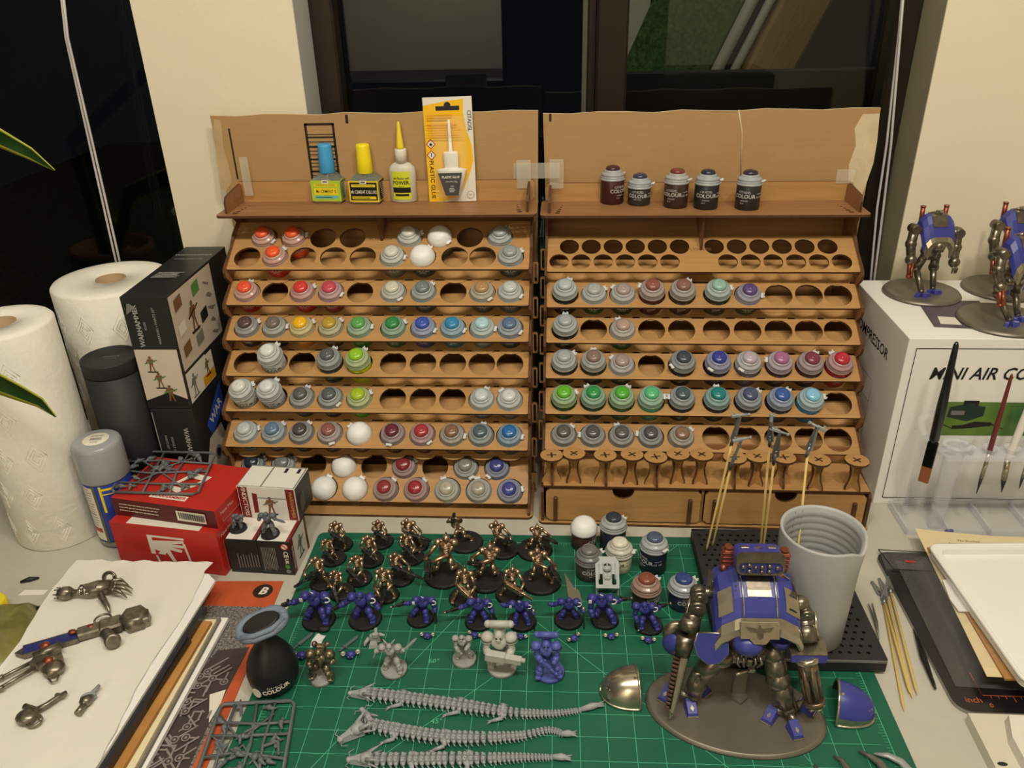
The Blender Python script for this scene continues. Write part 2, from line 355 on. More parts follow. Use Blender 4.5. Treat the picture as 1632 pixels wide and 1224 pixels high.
RT_ += [(16.45, 28.05, 6.2, [(-16.97+2.886*k, 4.33, 1.27) for k in range(6)]+[(1.93+2.9*k, 4.33, 1.27) for k in range(6)]+[(-18.3+2.87*k, 1.73, 1.27) for k in range(6)]+[(3.46+2.87*k, 1.73, 1.27) for k in range(6)], 4.2)]
RKR = rack('paint_rack', 38.9, 24.2, -1.0, RT_[0], (2.25, 4.03), RT_, (18.7, 25.8, 34.8, 37.3), 'right stepped plywood paint rack with two drawers and craft handles')
# drawers and ledge of the right rack
obj('ledge', gT(flat(rrect(-19.9, .3, 19.9, 7.0, .1, 1), [], .3), T(0, 0, 5.55)), [WOOD, BURN], RKR)
obj('riser', G().box((0, 6.9, 6.9), (39.6, .3, 2.3)), WOODD, RKR)
def drawer(x0, x1, par):
    cx = (x0+x1)/2
    out = [(x0+.5, .6), (x1-.3, .6), (x1, .9), (x1, 4.9), (x1-.4, 5.3)]+[(cx+1.35*math.cos(a), 5.3-1.25*math.sin(a)) for a in [PI*k/10 for k in range(11)]]+[(x0+.4, 5.3), (x0, 4.9), (x0, 1.1)]
    g = flat(out, [], .3); d = obj('drawer', gT(g, Matrix(((1, 0, 0, 0), (0, 0, -1, .25), (0, 1, 0, 0), (0, 0, 0, 1)))), [WOOD, BURN], par)
    for x in (x0+1.2, x1-1.3):
        obj('peg', G().box((x, -.05, 2.5), (.5, .5, 3.5), b=.12), BURN, d)
    obj('drawer_box', G().box((cx, 8, 2.3), (x1-x0-.8, 14, .2)), WOODD, d)
drawer(-19.55, -.35, RKR); drawer(.15, 19.55, RKR)
obj('drawer_divider', G().box((-.1, 8, 2.9), (.3, 15, 4.9)), WOODD, RKR)
# cardboard backing
def cardb(x0, x1, zt, y, lab, zb=24):
    n = 12; out = [(x0+.6, zb), (x1-.2, zb)]+[(x1+(x0-x1)*k/n, zt+.12*math.sin(k*2.1)+.1*random.random()) for k in range(n+1)]
    g = flat(out, [], .45); M = Matrix(((1, 0, 0, 0), (0, 0, -1, y), (0, 1, 0, 0), (0, 0, 0, 1))); return tag(obj('cardboard_sheet', gT(g, M), [CARD, CARDE]), lab, 'cardboard')
cl = cardb(-24.9, 18.15, 46.55, 49.35, 'brown cardboard sheet with printed barcode taped behind the left rack')
cr = cardb(18.75, 61.9, 45.9, 51.25, 'brown cardboard sheet with torn right edge taped behind the right rack')
INK = mat('black_print', C(40, 26, 18), .7)
def onback(name, g, y, m, par): return obj(name, gT(g, Matrix(((1, 0, 0, 0), (0, 0, -1, y), (0, 1, 0, 0), (0, 0, 0, 1)))), m, par)
g = G(); a0, a1 = PY(484, 199, 49), PY(530, 199, 49)
g.box((a0.x+.15, 40.2, 0), (.32, 10.4, .02)).box((a1.x, 40.2, 0), (.32, 10.4, .02)).box(((a0.x+a1.x)/2+.1, 45.3, 0), (3.9, .3, .02))
zz = 44
for k, t in enumerate((.1, .2, .12, .28, .1, .1, .22, .1, .12, .26, .1, .2, .1, .1, .24, .1)): g.box(((a0.x+a1.x)/2+.1, zz, 0), (3.6, t, .02)); zz -= .25+t*1.1+.12*(k % 3)
onback('barcode', g, 49.1, INK, cl)
b0, b1 = PY(363, 205, 49), PY(378, 286, 49)
g = G().box((b0.x+.1, (b0.z+b1.z)/2, 0), (.22, b0.z-b1.z, .02)).box((PY(552, 188, 49).x, 45.9, 0), (.35, 1.1, .02)); onback('printed_line', g, 49.1, INK, cl)
def blob(pts, z): return G().prism(pts, -z/2, z/2)
t0 = [PY(x, y, 51.0) for x, y in ((1375, 182), (1402, 181), (1398, 225), (1392, 260), (1378, 300), (1371, 318), (1358, 312), (1352, 288), (1353, 262), (1364, 232), (1362, 205))]
onback('torn_patch', blob([(q.x, q.z) for q in t0], .03), 51.0, CARDE, cr)
onback('printed_line', G().box((PY(877, 188, 51).x, 45.4, 0), (.3, 1.0, .02)), 51.0, INK, cr)
onback('crease', G().tube([(PY(1178, 180, 50.5).x, 46, 0), (PY(1184, 210, 50.5).x, 43.2, .02), (PY(1181, 288, 50.5).x, 37.5, 0)], .09, 5), 51.0, CARDE, cr)
t0 = [PY(x, y, 49.1) for x, y in ((341, 190), (352, 192), (356, 235), (364, 262), (370, 290), (360, 305), (352, 300), (346, 250), (340, 215))]
onback('torn_patch', blob([(q.x, q.z) for q in t0], .03), 49.1, mat('taped_torn_layer', C(190, 164, 124), .8, var=.1), cl)
def tape(x0, y0, x1, y1, Y, lab):
    a, b = PY(x0, y0, Y), PY(x1, y1, Y); g = G().box(((a.x+b.x)/2, 0, (a.z+b.z)/2), (abs(b.x-a.x), .03, abs(a.z-b.z))); tag(obj('sticky_tape', g, TAPE(), None, T(0, Y, 0)), lab, 'tape', 'strips of clear tape on the cardboard')
tape(380, 250, 404, 312, 48.15, 'clear tape strip at left end of left backboard')
tape(823, 255, 846, 300, 48.05, 'clear tape strip at right end of left backboard')
tape(876, 254, 898, 300, 49.55, 'clear tape strip at left end of right backboard')
tape(818, 260, 892, 284, 49.0, 'horizontal clear tape bridging the two cardboard sheets')
tape(1335, 270, 1360, 292, 49.5, 'short tape strip near the torn right cardboard edge')
# ------------------------------------------------------------------ paint pots
def potmeshes():
    d = {}
    lid = [(1.52, -.12), (1.67, -.02), (1.68, .14), (1.5, .2), (1.56, .28), (1.56, .42), (1.45, .47), (1.52, .54), (1.51, .72), (1.42, .82), (1.18, .9), (1.15, .94), (1.14, 1.1), (1.06, 1.2), (.92, 1.24)]
    d['lid'] = G().lathe(lid, 28).mesh('lid')
    d['button'] = G().lathe([(.96, 1.2), (.94, 1.4), (.84, 1.58), (.6, 1.7), (.3, 1.73), (.12, 1.74), (.08, 1.8)], 22).mesh('lid_button')
    wl = [(1.52, -.12), (1.66, 0), (1.68, .3), (1.6, .5), (1.6, .62), (1.52, .75), (1.4, 1.05), (1.15, 1.35), (.8, 1.55), (.4, 1.64), (.05, 1.66)]
    d['wlid'] = G().lathe(wl, 28).mesh('lid')
    tab = G().box((0, -1.7, .5), (.8, .35, .12), b=.04).box((-.24, -1.86, .55), (.16, .26, .22), b=.05).box((.24, -1.86, .55), (.16, .26, .22), b=.05).box((0, -1.66, .28), (.4, .2, .4), b=.06)
    d['tab'] = tab.mesh('lid_tab')
    d['body'] = G().lathe([(1.42, 0), (1.5, .08), (1.5, 2.2), (1.35, 2.32), (1.3, 2.5)], 26).mesh('pot_body')
    d['tall'] = G().lathe([(1.48, 0), (1.56, .08), (1.56, 3.1), (1.4, 3.25), (1.35, 3.45)], 26).mesh('pot_body')
    tx = text('CITADEL', .42); gT(tx, T(0, .55, 0)); join(tx, text('COLOUR', .66, bold=.012), T(0, .02, 0)); join(tx, text('base  12 ml', .22), T(0, -.4, 0)); join(tx, text('CE  UK', .3), T(1.9, -.1, 0)); join(tx, text('made in UK', .16), T(1.9, .3, 0))
    d['text'] = bend(gT(tx, T(0, 1.25, 0)), 1.505).mesh('label_text')
    tx = text('CITADEL', .42); gT(tx, T(0, .55, 0)); join(tx, text('COLOUR', .68, bold=.012), T(0, .02, 0)); join(tx, text('contrast', .3), T(0, -.5, 0)); join(tx, text('18 ml', .22), T(-.3, -.85, 0)); join(tx, text('CE  UK', .34), T(2.0, -.1, 0)); join(tx, text('made in UK', .18), T(2.0, .35, 0))
    d['ttext'] = bend(gT(tx, T(0, 1.75, 0)), 1.565).mesh('label_text')
    return d
PM = potmeshes()
LIDM = {}
def tint(c, k=.3, base=(192, 198, 198)):
    return tuple(base[i]*(1-k)+c[i]*k for i in range(3))
def M_(nm, c, **k): return mat(nm+'_%02x%02x%02x' % tuple(int(q) for q in c), C(*c), **k)
def setm(o, m):
    if not o.data.materials: o.data.materials.append(m)
    o.material_slots[0].link = 'OBJECT'; o.material_slots[0].material = m
def pot(M, but, body, label, tall=False, tab=0, white=False, group=None, txt=True, lidtint=None, solid=False, tk=.3):
    R = empty('paint_pot', M, label, 'paint pot', group)
    h = 3.15 if tall else 2.25
    o = link('pot_body', PM['tall' if tall else 'body'], [], R); setm(o, M_('pot_label', body, rough=.35, spec=.5))
    if white:
        o = link('lid', PM['wlid'], [], R, T(0, 0, h)); setm(o, mat('white_lid_plastic', C(238, 238, 236), .4, spec=.5))
    else:
        lc = lidtint or tint(but, tk)
        o = link('lid', PM['lid'], [], R, T(0, 0, h)); setm(o, M_('milky_lid', lc, rough=.2, spec=.7, trans=.15, ior=1.4))
        o = link('lid_button', PM['button'], [], R, T(0, 0, h)); setm(o, M_('lid_button', but, rough=.22, spec=.6))
    o = link('lid_tab', PM['tab'], [], R, T(0, 0, h, rz=tab)); setm(o, mat('milky_tab', C(212, 214, 214), .35) if not white else MATS['white_lid_plastic'])
    if txt:
        lum = sum(body)/3; o = link('label_text', PM['ttext' if tall else 'text'], [], R); setm(o, mat('label_print_dark', C(40, 40, 38), .5) if lum > 130 else mat('label_print_light', C(196, 194, 186), .5))
    return R
ORD = ['first', 'second', 'third', 'fourth', 'fifth', 'sixth', 'seventh', 'eighth', 'ninth', 'tenth']
def slotM(rk, tier, x, d, lift=0, lean=0, rz=0):
    ly, lz = tier[0], tier[1]
    return rk.matrix_basis_cm @ T(0, ly, lz) @ Matrix.Rotation(math.radians(30), 4, 'X') @ T(x, d, -2.44+lift, rx=lean, rz=rz)
def rackpots(rk, Mr, tiers, side, rows):
    for ti, row, d, xs, lst in rows:
        t = tiers[ti]; nm = {0: 'bottom', 6 if side == 'left' else 5: 'top'}.get(ti) if (side == 'left') else None
        tn = (ORD[len(tiers)-1-ti]+' tier from top') + (row and ', '+row+' row' or '')
        for i, cname, but, body, tall, tab in lst:
            M = Mr @ T(0, t[0], t[1]) @ Matrix.Rotation(math.radians(tilt(t[1])), 4, 'X') @ T(xs[i]+random.uniform(-.08, .08), d-.03, -2.42)
            if tall == 2: M = M @ T(0, 0, 1.1, rx=2)
            pot(M, but or (235, 235, 232), body, '%s-lidded paint pot, %s hole, %s, %s rack' % (cname, ORD[i], tn, side), bool(tall), tab, white=but is None, group='paint pots in the %s rack' % side, txt=(ti == 0 or tall or True))
DK = (36, 36, 36)
GRY = (150, 158, 158); TR = (205, 208, 206)
def b_(c, k=.6): return tuple(v*k for v in c)
ML = T(-2.9, 25.7, -.3, rz=-.6); MR = T(38.9, 24.2, -.3, rz=-1.0)
LB = [(-15.85+4.0*k) for k in range(4)]+[(3.85+4.0*k) for k in range(4)]
LF = [-17.5, -13.7, -9.95, -5.95, -2.0, 1.95, 5.95, 10.1, 13.75, 17.4]
OR = (232, 96, 56); RD = (205, 62, 58)
rows = [
 (6, 'back', 5.5, LB, [(0, 'bright orange', OR, OR, 0, 60), (1, 'orange-red', (230, 92, 50), OR, 0, 100), (4, 'milky cream', (208, 206, 196), (150, 150, 140), 0, 110), (5, 'plain white', None, (90, 90, 88), 0, 50), (7, 'pale grey', (160, 168, 168), (90, 96, 98), 0, 150)]),
 (6, 'front', 2.1, LF, [(1, 'vivid orange', (234, 90, 48), (190, 50, 34), 0, 140), (5, 'ivory', (204, 202, 192), (120, 122, 112), 0, 80), (6, 'pure white', None, (70, 70, 70), 0, 150), (9, 'grey', (146, 154, 154), (80, 84, 84), 0, 120)]),
 (5, '', 2.12, HX, [(0, 'orange-red', (226, 88, 56), (160, 34, 30), 0, 170), (2, 'scarlet', (206, 60, 56), (176, 40, 36), 0, 120), (3, 'pinkish red', (190, 74, 88), (150, 60, 74), 0, 70), (5, 'cream', (200, 198, 180), (120, 120, 106), 0, 40), (6, 'grey-green', (112, 126, 124), (70, 80, 80), 0, 140), (8, 'bronze', (170, 136, 92), (90, 84, 76), 0, 40), (9, 'silver', (186, 194, 190), (100, 106, 104), 0, 60)]),
 (4, '', 2.12, HX, [(0, 'dark brown', (84, 64, 64), (60, 48, 46), 0, 120), (1, 'brown-grey', (112, 102, 94), (70, 64, 60), 0, 90), (2, 'golden yellow', (232, 178, 24), (200, 130, 30), 0, 120), (3, 'mustard', (176, 148, 52), (100, 80, 40), 0, 130), (4, 'leaf green', (90, 158, 84), (60, 150, 60), 0, 90), (5, 'emerald green', (54, 132, 74), (40, 110, 56), 0, 120), (6, 'royal blue', (60, 84, 172), (56, 70, 140), 0, 70), (7, 'sky blue', (52, 132, 176), (50, 110, 140), 0, 70), (8, 'pale cyan', (164, 202, 208), (110, 130, 130), 0, 80), (9, 'slate blue', (88, 110, 140), (50, 60, 74), 0, 60)]),
 (3, '', 2.12, HX, [(1, 'milky white', (214, 216, 214), (190, 194, 192), 2, 150), (3, 'dark grey', (86, 90, 94), (54, 56, 58), 1, 160), (4, 'lime green', (140, 190, 40), (186, 200, 40), 1, 150)]),
 (2, '', 2.12, HX, [(0, 'translucent white', (208, 210, 206), (196, 198, 186), 2, 120), (1, 'milky white', (206, 210, 210), (176, 182, 186), 2, 150), (2, 'charcoal', (88, 88, 86), (60, 60, 60), 0, 160), (3, 'dark grey-green', (84, 92, 92), (56, 60, 60), 0, 50), (4, 'yellow-green', (160, 186, 40), (90, 160, 40), 0, 120), (8, 'frosted grey', (190, 200, 200), (110, 120, 122), 0, 160), (9, 'frosted white', (200, 204, 204), (120, 122, 122), 0, -140)]),
 (1, '', 2.12, HX, [(0, 'frosted pale grey', (184, 192, 190), (150, 156, 156), 0, 110), (1, 'steel blue', (98, 124, 150), (70, 84, 104), 0, 140), (2, 'brown-black', (76, 68, 68), (50, 46, 46), 0, 150), (3, 'rust brown', (136, 88, 80), (84, 60, 56), 0, 20), (4, 'plain white', None, (110, 70, 66), 0, -130), (5, 'deep maroon', (104, 42, 58), (84, 30, 34), 0, -10), (6, 'crimson', (160, 52, 56), (100, 50, 50), 0, 40), (7, 'tan brown', (128, 98, 76), (84, 66, 54), 0, 80), (8, 'dark slate', (80, 94, 100), (60, 70, 74), 0, 170), (9, 'cobalt blue', (42, 104, 164), (52, 66, 84), 0, 80)]),
 (0, 'back', 4.9, [-17.3+4.12*k for k in range(9)], [(0, 'navy', (42, 50, 66), (40, 44, 54), 0, 120), (1, 'dull grey', (120, 124, 122), (60, 60, 60), 0, 120), (3, 'plain white', None, (60, 50, 50), 0, 170), (5, 'dark red', (134, 46, 48), (90, 34, 34), 0, 120), (7, 'metallic grey', (132, 130, 120), (70, 60, 54), 0, 30), (8, 'indigo', (62, 68, 134), (50, 50, 96), 0, -40)]),
 (0, 'front', 1.7, [-15.3+4.1*k for k in range(9)], [(2, 'plain white', None, (66, 60, 60), 0, 160), (3, 'pure white', None, (60, 60, 60), 0, 150), (4, 'brick red', (138, 50, 54), (84, 30, 34), 0, 140), (5, 'crimson', (150, 44, 52), (90, 30, 36), 0, 140), (6, 'beige', (172, 166, 146), (100, 86, 60), 0, -160), (7, 'light bronze', (160, 154, 140), (90, 70, 50), 0, -170), (8, 'violet-blue', (64, 70, 140), (36, 38, 62), 0, 100)]),
]
rackpots(RKL, ML, LT, 'left', rows)
rows = [
 (4, '', 2.12, HX, [(0, 'pale grey', (172, 182, 180), DK, 1, 160), (1, 'silver-grey', (164, 168, 164), (50, 90, 50), 0, 120), (2, 'pinkish grey', (160, 146, 140), (50, 70, 40), 0, -130), (3, 'brown-red', (140, 82, 72), (84, 42, 36), 1, -110), (4, 'brown', (130, 94, 84), (70, 50, 44), 1, 150), (5, 'mint green', (140, 178, 164), (52, 52, 50), 1, 100), (6, 'purple', (94, 72, 124), (70, 80, 60), 0, 80)]),
 (3, '', 2.12, HX, [(0, 'clear grey', (156, 164, 164), DK, 1, 180), (2, 'pinkish beige', (168, 144, 132), (50, 90, 50), 0, -160)]),
 (2, '', 2.12, HX, [(0, 'smoky grey', (158, 164, 164), (44, 44, 44), 1, 130), (1, 'taupe', (128, 108, 100), (50, 52, 40), 1, 180), (2, 'pale pinkish grey', (158, 138, 134), (50, 60, 46), 0, -130), (4, 'blue-black', (62, 68, 78), (32, 32, 40), 1, -60), (5, 'deep blue', (54, 62, 146), (34, 36, 70), 1, -40), (6, 'pale lavender', (176, 164, 176), (110, 98, 124), 1, -40), (7, 'pink-purple', (160, 102, 140), (60, 40, 54), 1, -100), (8, 'plum', (124, 56, 74), (70, 38, 44), 1, 150), (9, 'bright red', (180, 44, 56), (150, 30, 40), 1, -150)]),
 (1, '', 2.12, HX, [(0, 'bright green', (94, 176, 42), (44, 90, 34), 1, 110), (1, 'emerald', (50, 142, 76), (40, 70, 46), 1, -150), (2, 'grass green', (76, 166, 52), (44, 90, 36), 1, 150), (3, 'mint', (84, 178, 122), (70, 160, 120), 1, 90), (4, 'dark teal', (70, 86, 90), (44, 40, 40), 1, -90), (5, 'teal', (30, 122, 122), (34, 40, 46), 1, 180), (6, 'slate blue', (72, 82, 112), (44, 44, 52), 1, 130), (7, 'medium blue', (58, 90, 160), (40, 44, 60), 1, 140), (8, 'light sky blue', (130, 190, 220), (60, 128, 176), 1, 100)]),
 (0, '', 2.12, HX, [(0, 'dark grey', (92, 86, 82), (40, 38, 38), 0, 140), (1, 'charcoal', (84, 82, 82), (40, 38, 38), 0, -90), (2, 'smoke grey', (88, 86, 84), (40, 38, 38), 0, -160), (3, 'graphite', (80, 78, 78), (40, 38, 38), 0, -100), (4, 'brown', (134, 106, 84), (60, 50, 44), 0, 130)]),
]
rackpots(RKR, MR, RT_, 'right', rows)

THIN = mat('thin_clear_film', (.95, .95, .95, 1), .06, alpha=.05, spec=.8)
# ------------------------------------------------------------------ printed panels
def faceM(o, ux, uy):
    ux, uy = Vector(ux).normalized(), Vector(uy).normalized(); n = ux.cross(uy)
    m = Matrix((ux, uy, n)).transposed().to_4x4(); m.translation = Vector(o); return m
def deco(name, par, M, items, dz=.012):
    """flat print on a face: items are drawn in order, each a hair above the last"""
    ms, g = [], G()
    for i, it in enumerate(items):
        mt = it[-1]; z = .012+i*dz*.25
        if mt not in ms: ms.append(mt)
        k = ms.index(mt)
        if it[0] == 'r': g.add([(it[1], it[2], z), (it[3], it[2], z), (it[3], it[4], z), (it[1], it[4], z)], [(0, 1, 2, 3)], k)
        elif it[0] == 'p': g.add([(x, y, z) for x, y in it[1]], [tuple(range(len(it[1])))], k)
        elif it[0] == 'c': g.add([(x, y, z) for x, y in arc(it[1], it[2], it[3], n=20)], [tuple(range(20))], k)
        elif it[0] == 't':
            kw = it[5] if len(it) == 7 else {}
            rot = kw.get('rot', 0); kk = {a: b for a, b in kw.items() if a != 'rot'}
            sx_ = kk.pop('sx', 1); join(g, text(it[1], it[4], 0, ext=0.002, **kk), T(it[2], it[3], z, rz=rot) @ Matrix.Diagonal((sx_, 1, 1, 1)), k)
    return obj(name, g, ms, par, M)
def lines(x0, y0, w, n, dy, h, m, seed=1, rot=False):
    r = random.Random(seed); out = []
    for i in range(n):
        y = y0-i*dy; x = x0; e = x0+w*r.uniform(.75, 1)
        while x < e:
            k = r.uniform(.12, .4)*max(.5, w/4)
            a, b = x, min(e, x+k*.85)
            out.append(('r', a, y-h/2, b, y+h/2, m) if not rot else ('r', y-h/2, a, y+h/2, b, m)); x += k
    return out
PW = mat('print_white', C(226, 220, 206), .6); PK = mat('print_black', C(24, 22, 22), .5); PR = mat('print_red', C(186, 48, 40), .5)
PY_ = mat('print_yellow', C(236, 214, 40), .5); PG = mat('print_green', C(76, 140, 60), .5); PGR = mat('print_grey', C(120, 118, 112), .6); PBZ = mat('print_bronze', C(120, 84, 54), .5)
PB = mat('print_blue', C(40, 80, 180), .5); POR = mat('print_orange', C(224, 160, 30), .5); PM_ = mat('print_maroon', C(120, 30, 30), .5); PCY = mat('print_cyan', C(110, 190, 200), .5)
def fig(x, y, s, m1, m2, m3):
    """a printed soldier: legs, body, arms, weapon, base, as polygons"""
    q = lambda L: [(x+a*s, y+b*s) for a, b in L]
    return [('p', q([(-.5, -1.1), (.5, -1.1), (.6, -.95), (-.6, -.95)]), m3), ('p', q([(-.3, -.95), (-.15, -.95), (.05, -.1), (-.15, -.05)]), m1), ('p', q([(.2, -.95), (.35, -.95), (.15, -.1), (0, -.1)]), m1), ('p', q([(-.2, -.2), (.2, -.2), (.32, .45), (-.3, .45)]), m1), ('c', x, y+.62*s, .16*s, m1), ('p', q([(-.7, -.05), (-.62, -.15), (.75, .3), (.7, .4)]), m2), ('p', q([(-.3, .4), (-.5, .05), (-.4, 0), (-.15, .3)]), m1), ('p', q([(.3, .4), (.5, .15), (.4, .1), (.15, .3)]), m1)]

# ------------------------------------------------------------------ glues and pots on the top shelves
ZL, ZR = 35.33, 34.53
def cement(px, py, capc, labc, lab2, t, label):
    q = P(px, py, ZL); R = empty('cement_bottle', T(q.x, q.y, ZL, rz=-4), label, 'glue bottle')
    gl = mat('bottle_glass', (.8, .86, .78, 1), .08, trans=.85, ior=1.4)
    g = G().box((0, 0, 1.6), (4.1, 3.0, 3.1), b=.25).add([(-2.0, -1.4, 3.1), (2.0, -1.4, 3.1), (2.0, 1.4, 3.1), (-2.0, 1.4, 3.1), (-.9, -.8, 3.9), (.9, -.8, 3.9), (.9, .8, 3.9), (-.9, .8, 3.9)], [(0, 1, 5, 4), (1, 2, 6, 5), (2, 3, 7, 6), (3, 0, 4, 7), (4, 5, 6, 7)])
    obj('bottle', g, gl, R); obj('cement_liquid', G().box((0, 0, 1.2), (3.8, 2.7, 2.2), b=.2), mat('thin_liquid', C(170, 190, 150), .2, trans=.5), R)
    obj('cap', G().lathe([(1.02, 3.85), (1.08, 3.95), (.98, 5.5), (.9, 7.3), (.84, 7.55), (.5, 7.6)], 24), capc, R)
    obj('brush_stem', G().cyl((0, 0, 1.2), (0, 0, 3.9), .16), mat('milky_stem', C(210, 206, 196), .5), R)
    it = [('r', 0, 0, 4.04, 2.75, PY_ if lab2 else labc), ('r', .18, .18, 3.86, 2.55, lab2 or labc), ('r', .4, 1.95, 3.64, 2.3, PY_), ('t', 'FOR PLASTIC MODEL', 2.02, 2.12, .28, {}, PK), ('r', 1.55, 2.35, 2.45, 2.8, PW), ('r', 1.7, 2.5, 2.3, 2.65, PK), ('r', .4, .85, 3.64, 1.75, PK if lab2 else PY_)]
    it += [('t', t, 2.02, 1.28, .62, dict(bold=.004, sp_=1.0, sx=.62 if lab2 else .74), PW if lab2 else PK)]
    it += [('r', .4, .35, 3.64, .72, PY_ if lab2 else PCY)]+lines(.55, .53, 2.8, 1, .2, .1, PK, 4)
    deco('label', R, T(-2.02, -1.52, .35, rx=90), it)
    deco('label', R, T(2.06, -1.3, .35) @ T(0, 0, 0, rx=90, rz=90), [('r', 0, 0, 2.6, 2.75, PY_), ('r', .12, .12, 2.48, 2.63, PK if lab2 else PG)]+lines(.3, 2.3, 2.0, 9, .24, .1, PW, 3))
cement(528, 320, mat('sky_blue_cap', C(70, 160, 215), .45), mat('lime_label', C(176, 205, 60), .5), None, 'Mr.CEMENT S', 'small square glue bottle with light blue cap and lime label')
cement(587, 321, mat('yellow_cap', C(244, 222, 30), .45), PK, PK, 'Mr.CEMENT DELUXE', 'small square glue bottle with yellow cap and black label')
q = P(645, 320, ZL); R = empty('super_glue_bottle', T(q.x, q.y, ZL, rz=-3), 'slim white glue bottle with pointed yellow nozzle and yellow label', 'glue bottle')
wp = mat('milky_bottle_plastic', C(206, 202, 186), .35, sss=.2)
obj('bottle', G().lathe([(1.65, 0), (1.78, .15), (1.8, 3.9), (1.7, 4.5), (1.2, 5.0), (.8, 5.15)], 28, sy=.62), wp, R)
obj('collar', G().lathe([(.78, 5.1), (.78, 6.8), (.7, 6.9)], 20), mat('white_collar', C(225, 220, 208), .4), R)
obj('nozzle', G().lathe([(.55, 6.9), (.5, 7.2), (.2, 10.0), (.15, 10.25), (.05, 10.3)], 16), mat('nozzle_yellow', C(236, 214, 60), .4), R)
def grd(x0, y0, x1, y1, z, m=0, n=12):
    g = G(); g.add([(x0+(x1-x0)*i/n, y, z) for y in (y0, y1) for i in range(n+1)], [(i, i+1, n+2+i, n+1+i) for i in range(n)], m); return g
g = bend(join(join(join(grd(-1.3, .25, 1.3, 3.95, .015), text('en\u00b7hanc\u00b7ed', .5, 1, bold=.01), T(0, 3.05, .02)), text('POWER.', .66, 1, bold=.02), T(0, 2.45, .02)), join(join(grd(-1.25, 1.15, 1.25, 1.85, .03, 1), grd(-.95, .7, .95, 1.0, .03, 1)), text('type 2', .28, 1), T(0, 2.0, .03))), 1.82)
g.v = [Vector((p.x, p.y*.62-.01, p.z+.2)) for p in g.v]
obj('label', g, [mat('label_lemon', C(214, 216, 50), .5), PK], R)
# blister card with plastic glue
q = P(722, 322, ZL); R = empty('blister_card', T(q.x, q.y+.3, ZL, rx=-6, ry=-1.5, rz=-3), 'tall yellow and white blister card holding a plastic glue bottle', 'glue pack')
g = flat([(-3.2, 0), (3.15, 0), (3.2, 13.2), (-3.2, 13.2)], [rrect(-1.4, 11.6, 1.4, 12.15, .25)[:-8]+rrect(-1.4, 11.6, 1.4, 12.15, .25)[-8:]], .08)
obj('backing_card', gT(g, T(rx=90)), [PW, PW], R)
S = [(-3.2, 0), (-1.2, .1), (.6, .6), (1.5, 1.6), (2.4, 3.4), (3.0, 5.2), (2.9, 7.2), (2.3, 9.2), (2.0, 11.2), (2.1, 12.9), (-.2, 12.7), (-3.2, 12.2)]
deco('printed_front', R, T(0, -.05, 0, rx=90), [('p', S, mat('card_yellow', C(242, 188, 14), .45)), ('r', -1.55, 11.55, 1.55, 12.1, PK), ('c', 0, 12.15, .45, PK), ('t', 'CITADEL', 2.75, 10.2, .72, dict(rot=-90, sp_=.9), PK), ('t', 'PLASTIC GLUE', -2.6, 2.9, .78, dict(rot=-90, bold=.012), PK),
    ('p', [(-2.5, 6.8), (-1.85, 7.45), (-2.5, 8.1), (-3.15, 7.45)], PR), ('p', [(-2.5, 6.95), (-2.0, 7.45), (-2.5, 7.95), (-3.0, 7.45)], PW), ('c', -2.5, 7.4, .18, PK), ('p', [(-2.5, 5.4), (-1.85, 6.05), (-2.5, 6.7), (-3.15, 6.05)], PR), ('p', [(-2.5, 5.55), (-2.0, 6.05), (-2.5, 6.55), (-3.0, 6.05)], PW), ('r', -2.55, 5.85, -2.45, 6.35, PK),
    ('c', 2.4, .85, .5, PGR), ('c', 2.4, .85, .44, PW), ('t', '16+', 2.4, .85, .34, {}, PK)]+lines(-2.8, 11.0, 3.4, 3, .28, .14, POR, 2)+lines(-2.8, 9.9, 4.4, 7, .27, .1, POR, 5))
b = obj('glue_bottle', G().lathe([(.7, .9), (1.0, 1.0), (1.95, 4.1), (1.9, 4.3), (.9, 4.5), (.95, 4.6), (1.0, 6.3), (.9, 6.5), (.25, 6.55), (.2, 8.4), (.15, 10.4), (.05, 10.45)], 24, sy=.42), mat('white_glue_plastic', C(232, 228, 216), .35), R, T(.2, -.75, 0))
deco('label', b, T(0, -.83, 0, rx=90), [('p', [(-.85, 1.0), (.85, 1.0), (1.5, 3.9), (-1.7, 3.9)], PK), ('t', 'PLASTIC GLUE', -.05, 3.35, .42, dict(sp_=.85, bold=.01), PW), ('t', 'extra fine 20g', 0, 2.8, .28, {}, PW), ('t', 'thin', .1, 2.2, .3, {}, PW)]+lines(-.3, 1.9, .8, 3, .2, .08, PW))
obj('blister', G().box((0, 0, 0), (4.4, 1.6, 10.4), b=.5), THIN, R, T(.2, -.9, 5.7))
for px, py, but, body, tall, rz, l in ((975, 322, (70, 40, 50), (66, 30, 28), 1, 38, 'dark red paint pot with purple lid button, leftmost on right top shelf'), (1018, 324, (56, 62, 84), (54, 52, 50), 0, -14, 'short dark grey paint pot with navy lid button on top shelf'), (1076, 328, (116, 58, 50), (62, 44, 38), 1, -32, 'brown paint pot with rust lid button on right top shelf'), (1124, 330, (44, 48, 66), (40, 40, 42), 1, -12, 'black paint pot with blue-black lid button on right top shelf'), (1190, 331, (56, 48, 58), (44, 44, 44), 1, -30, 'black paint pot standing alone, rightmost on right top shelf')):
    q = P(px, py, ZR); pot(T(q.x, q.y, ZR, rz=rz), but, body, l, bool(tall), 90, tk=.12)
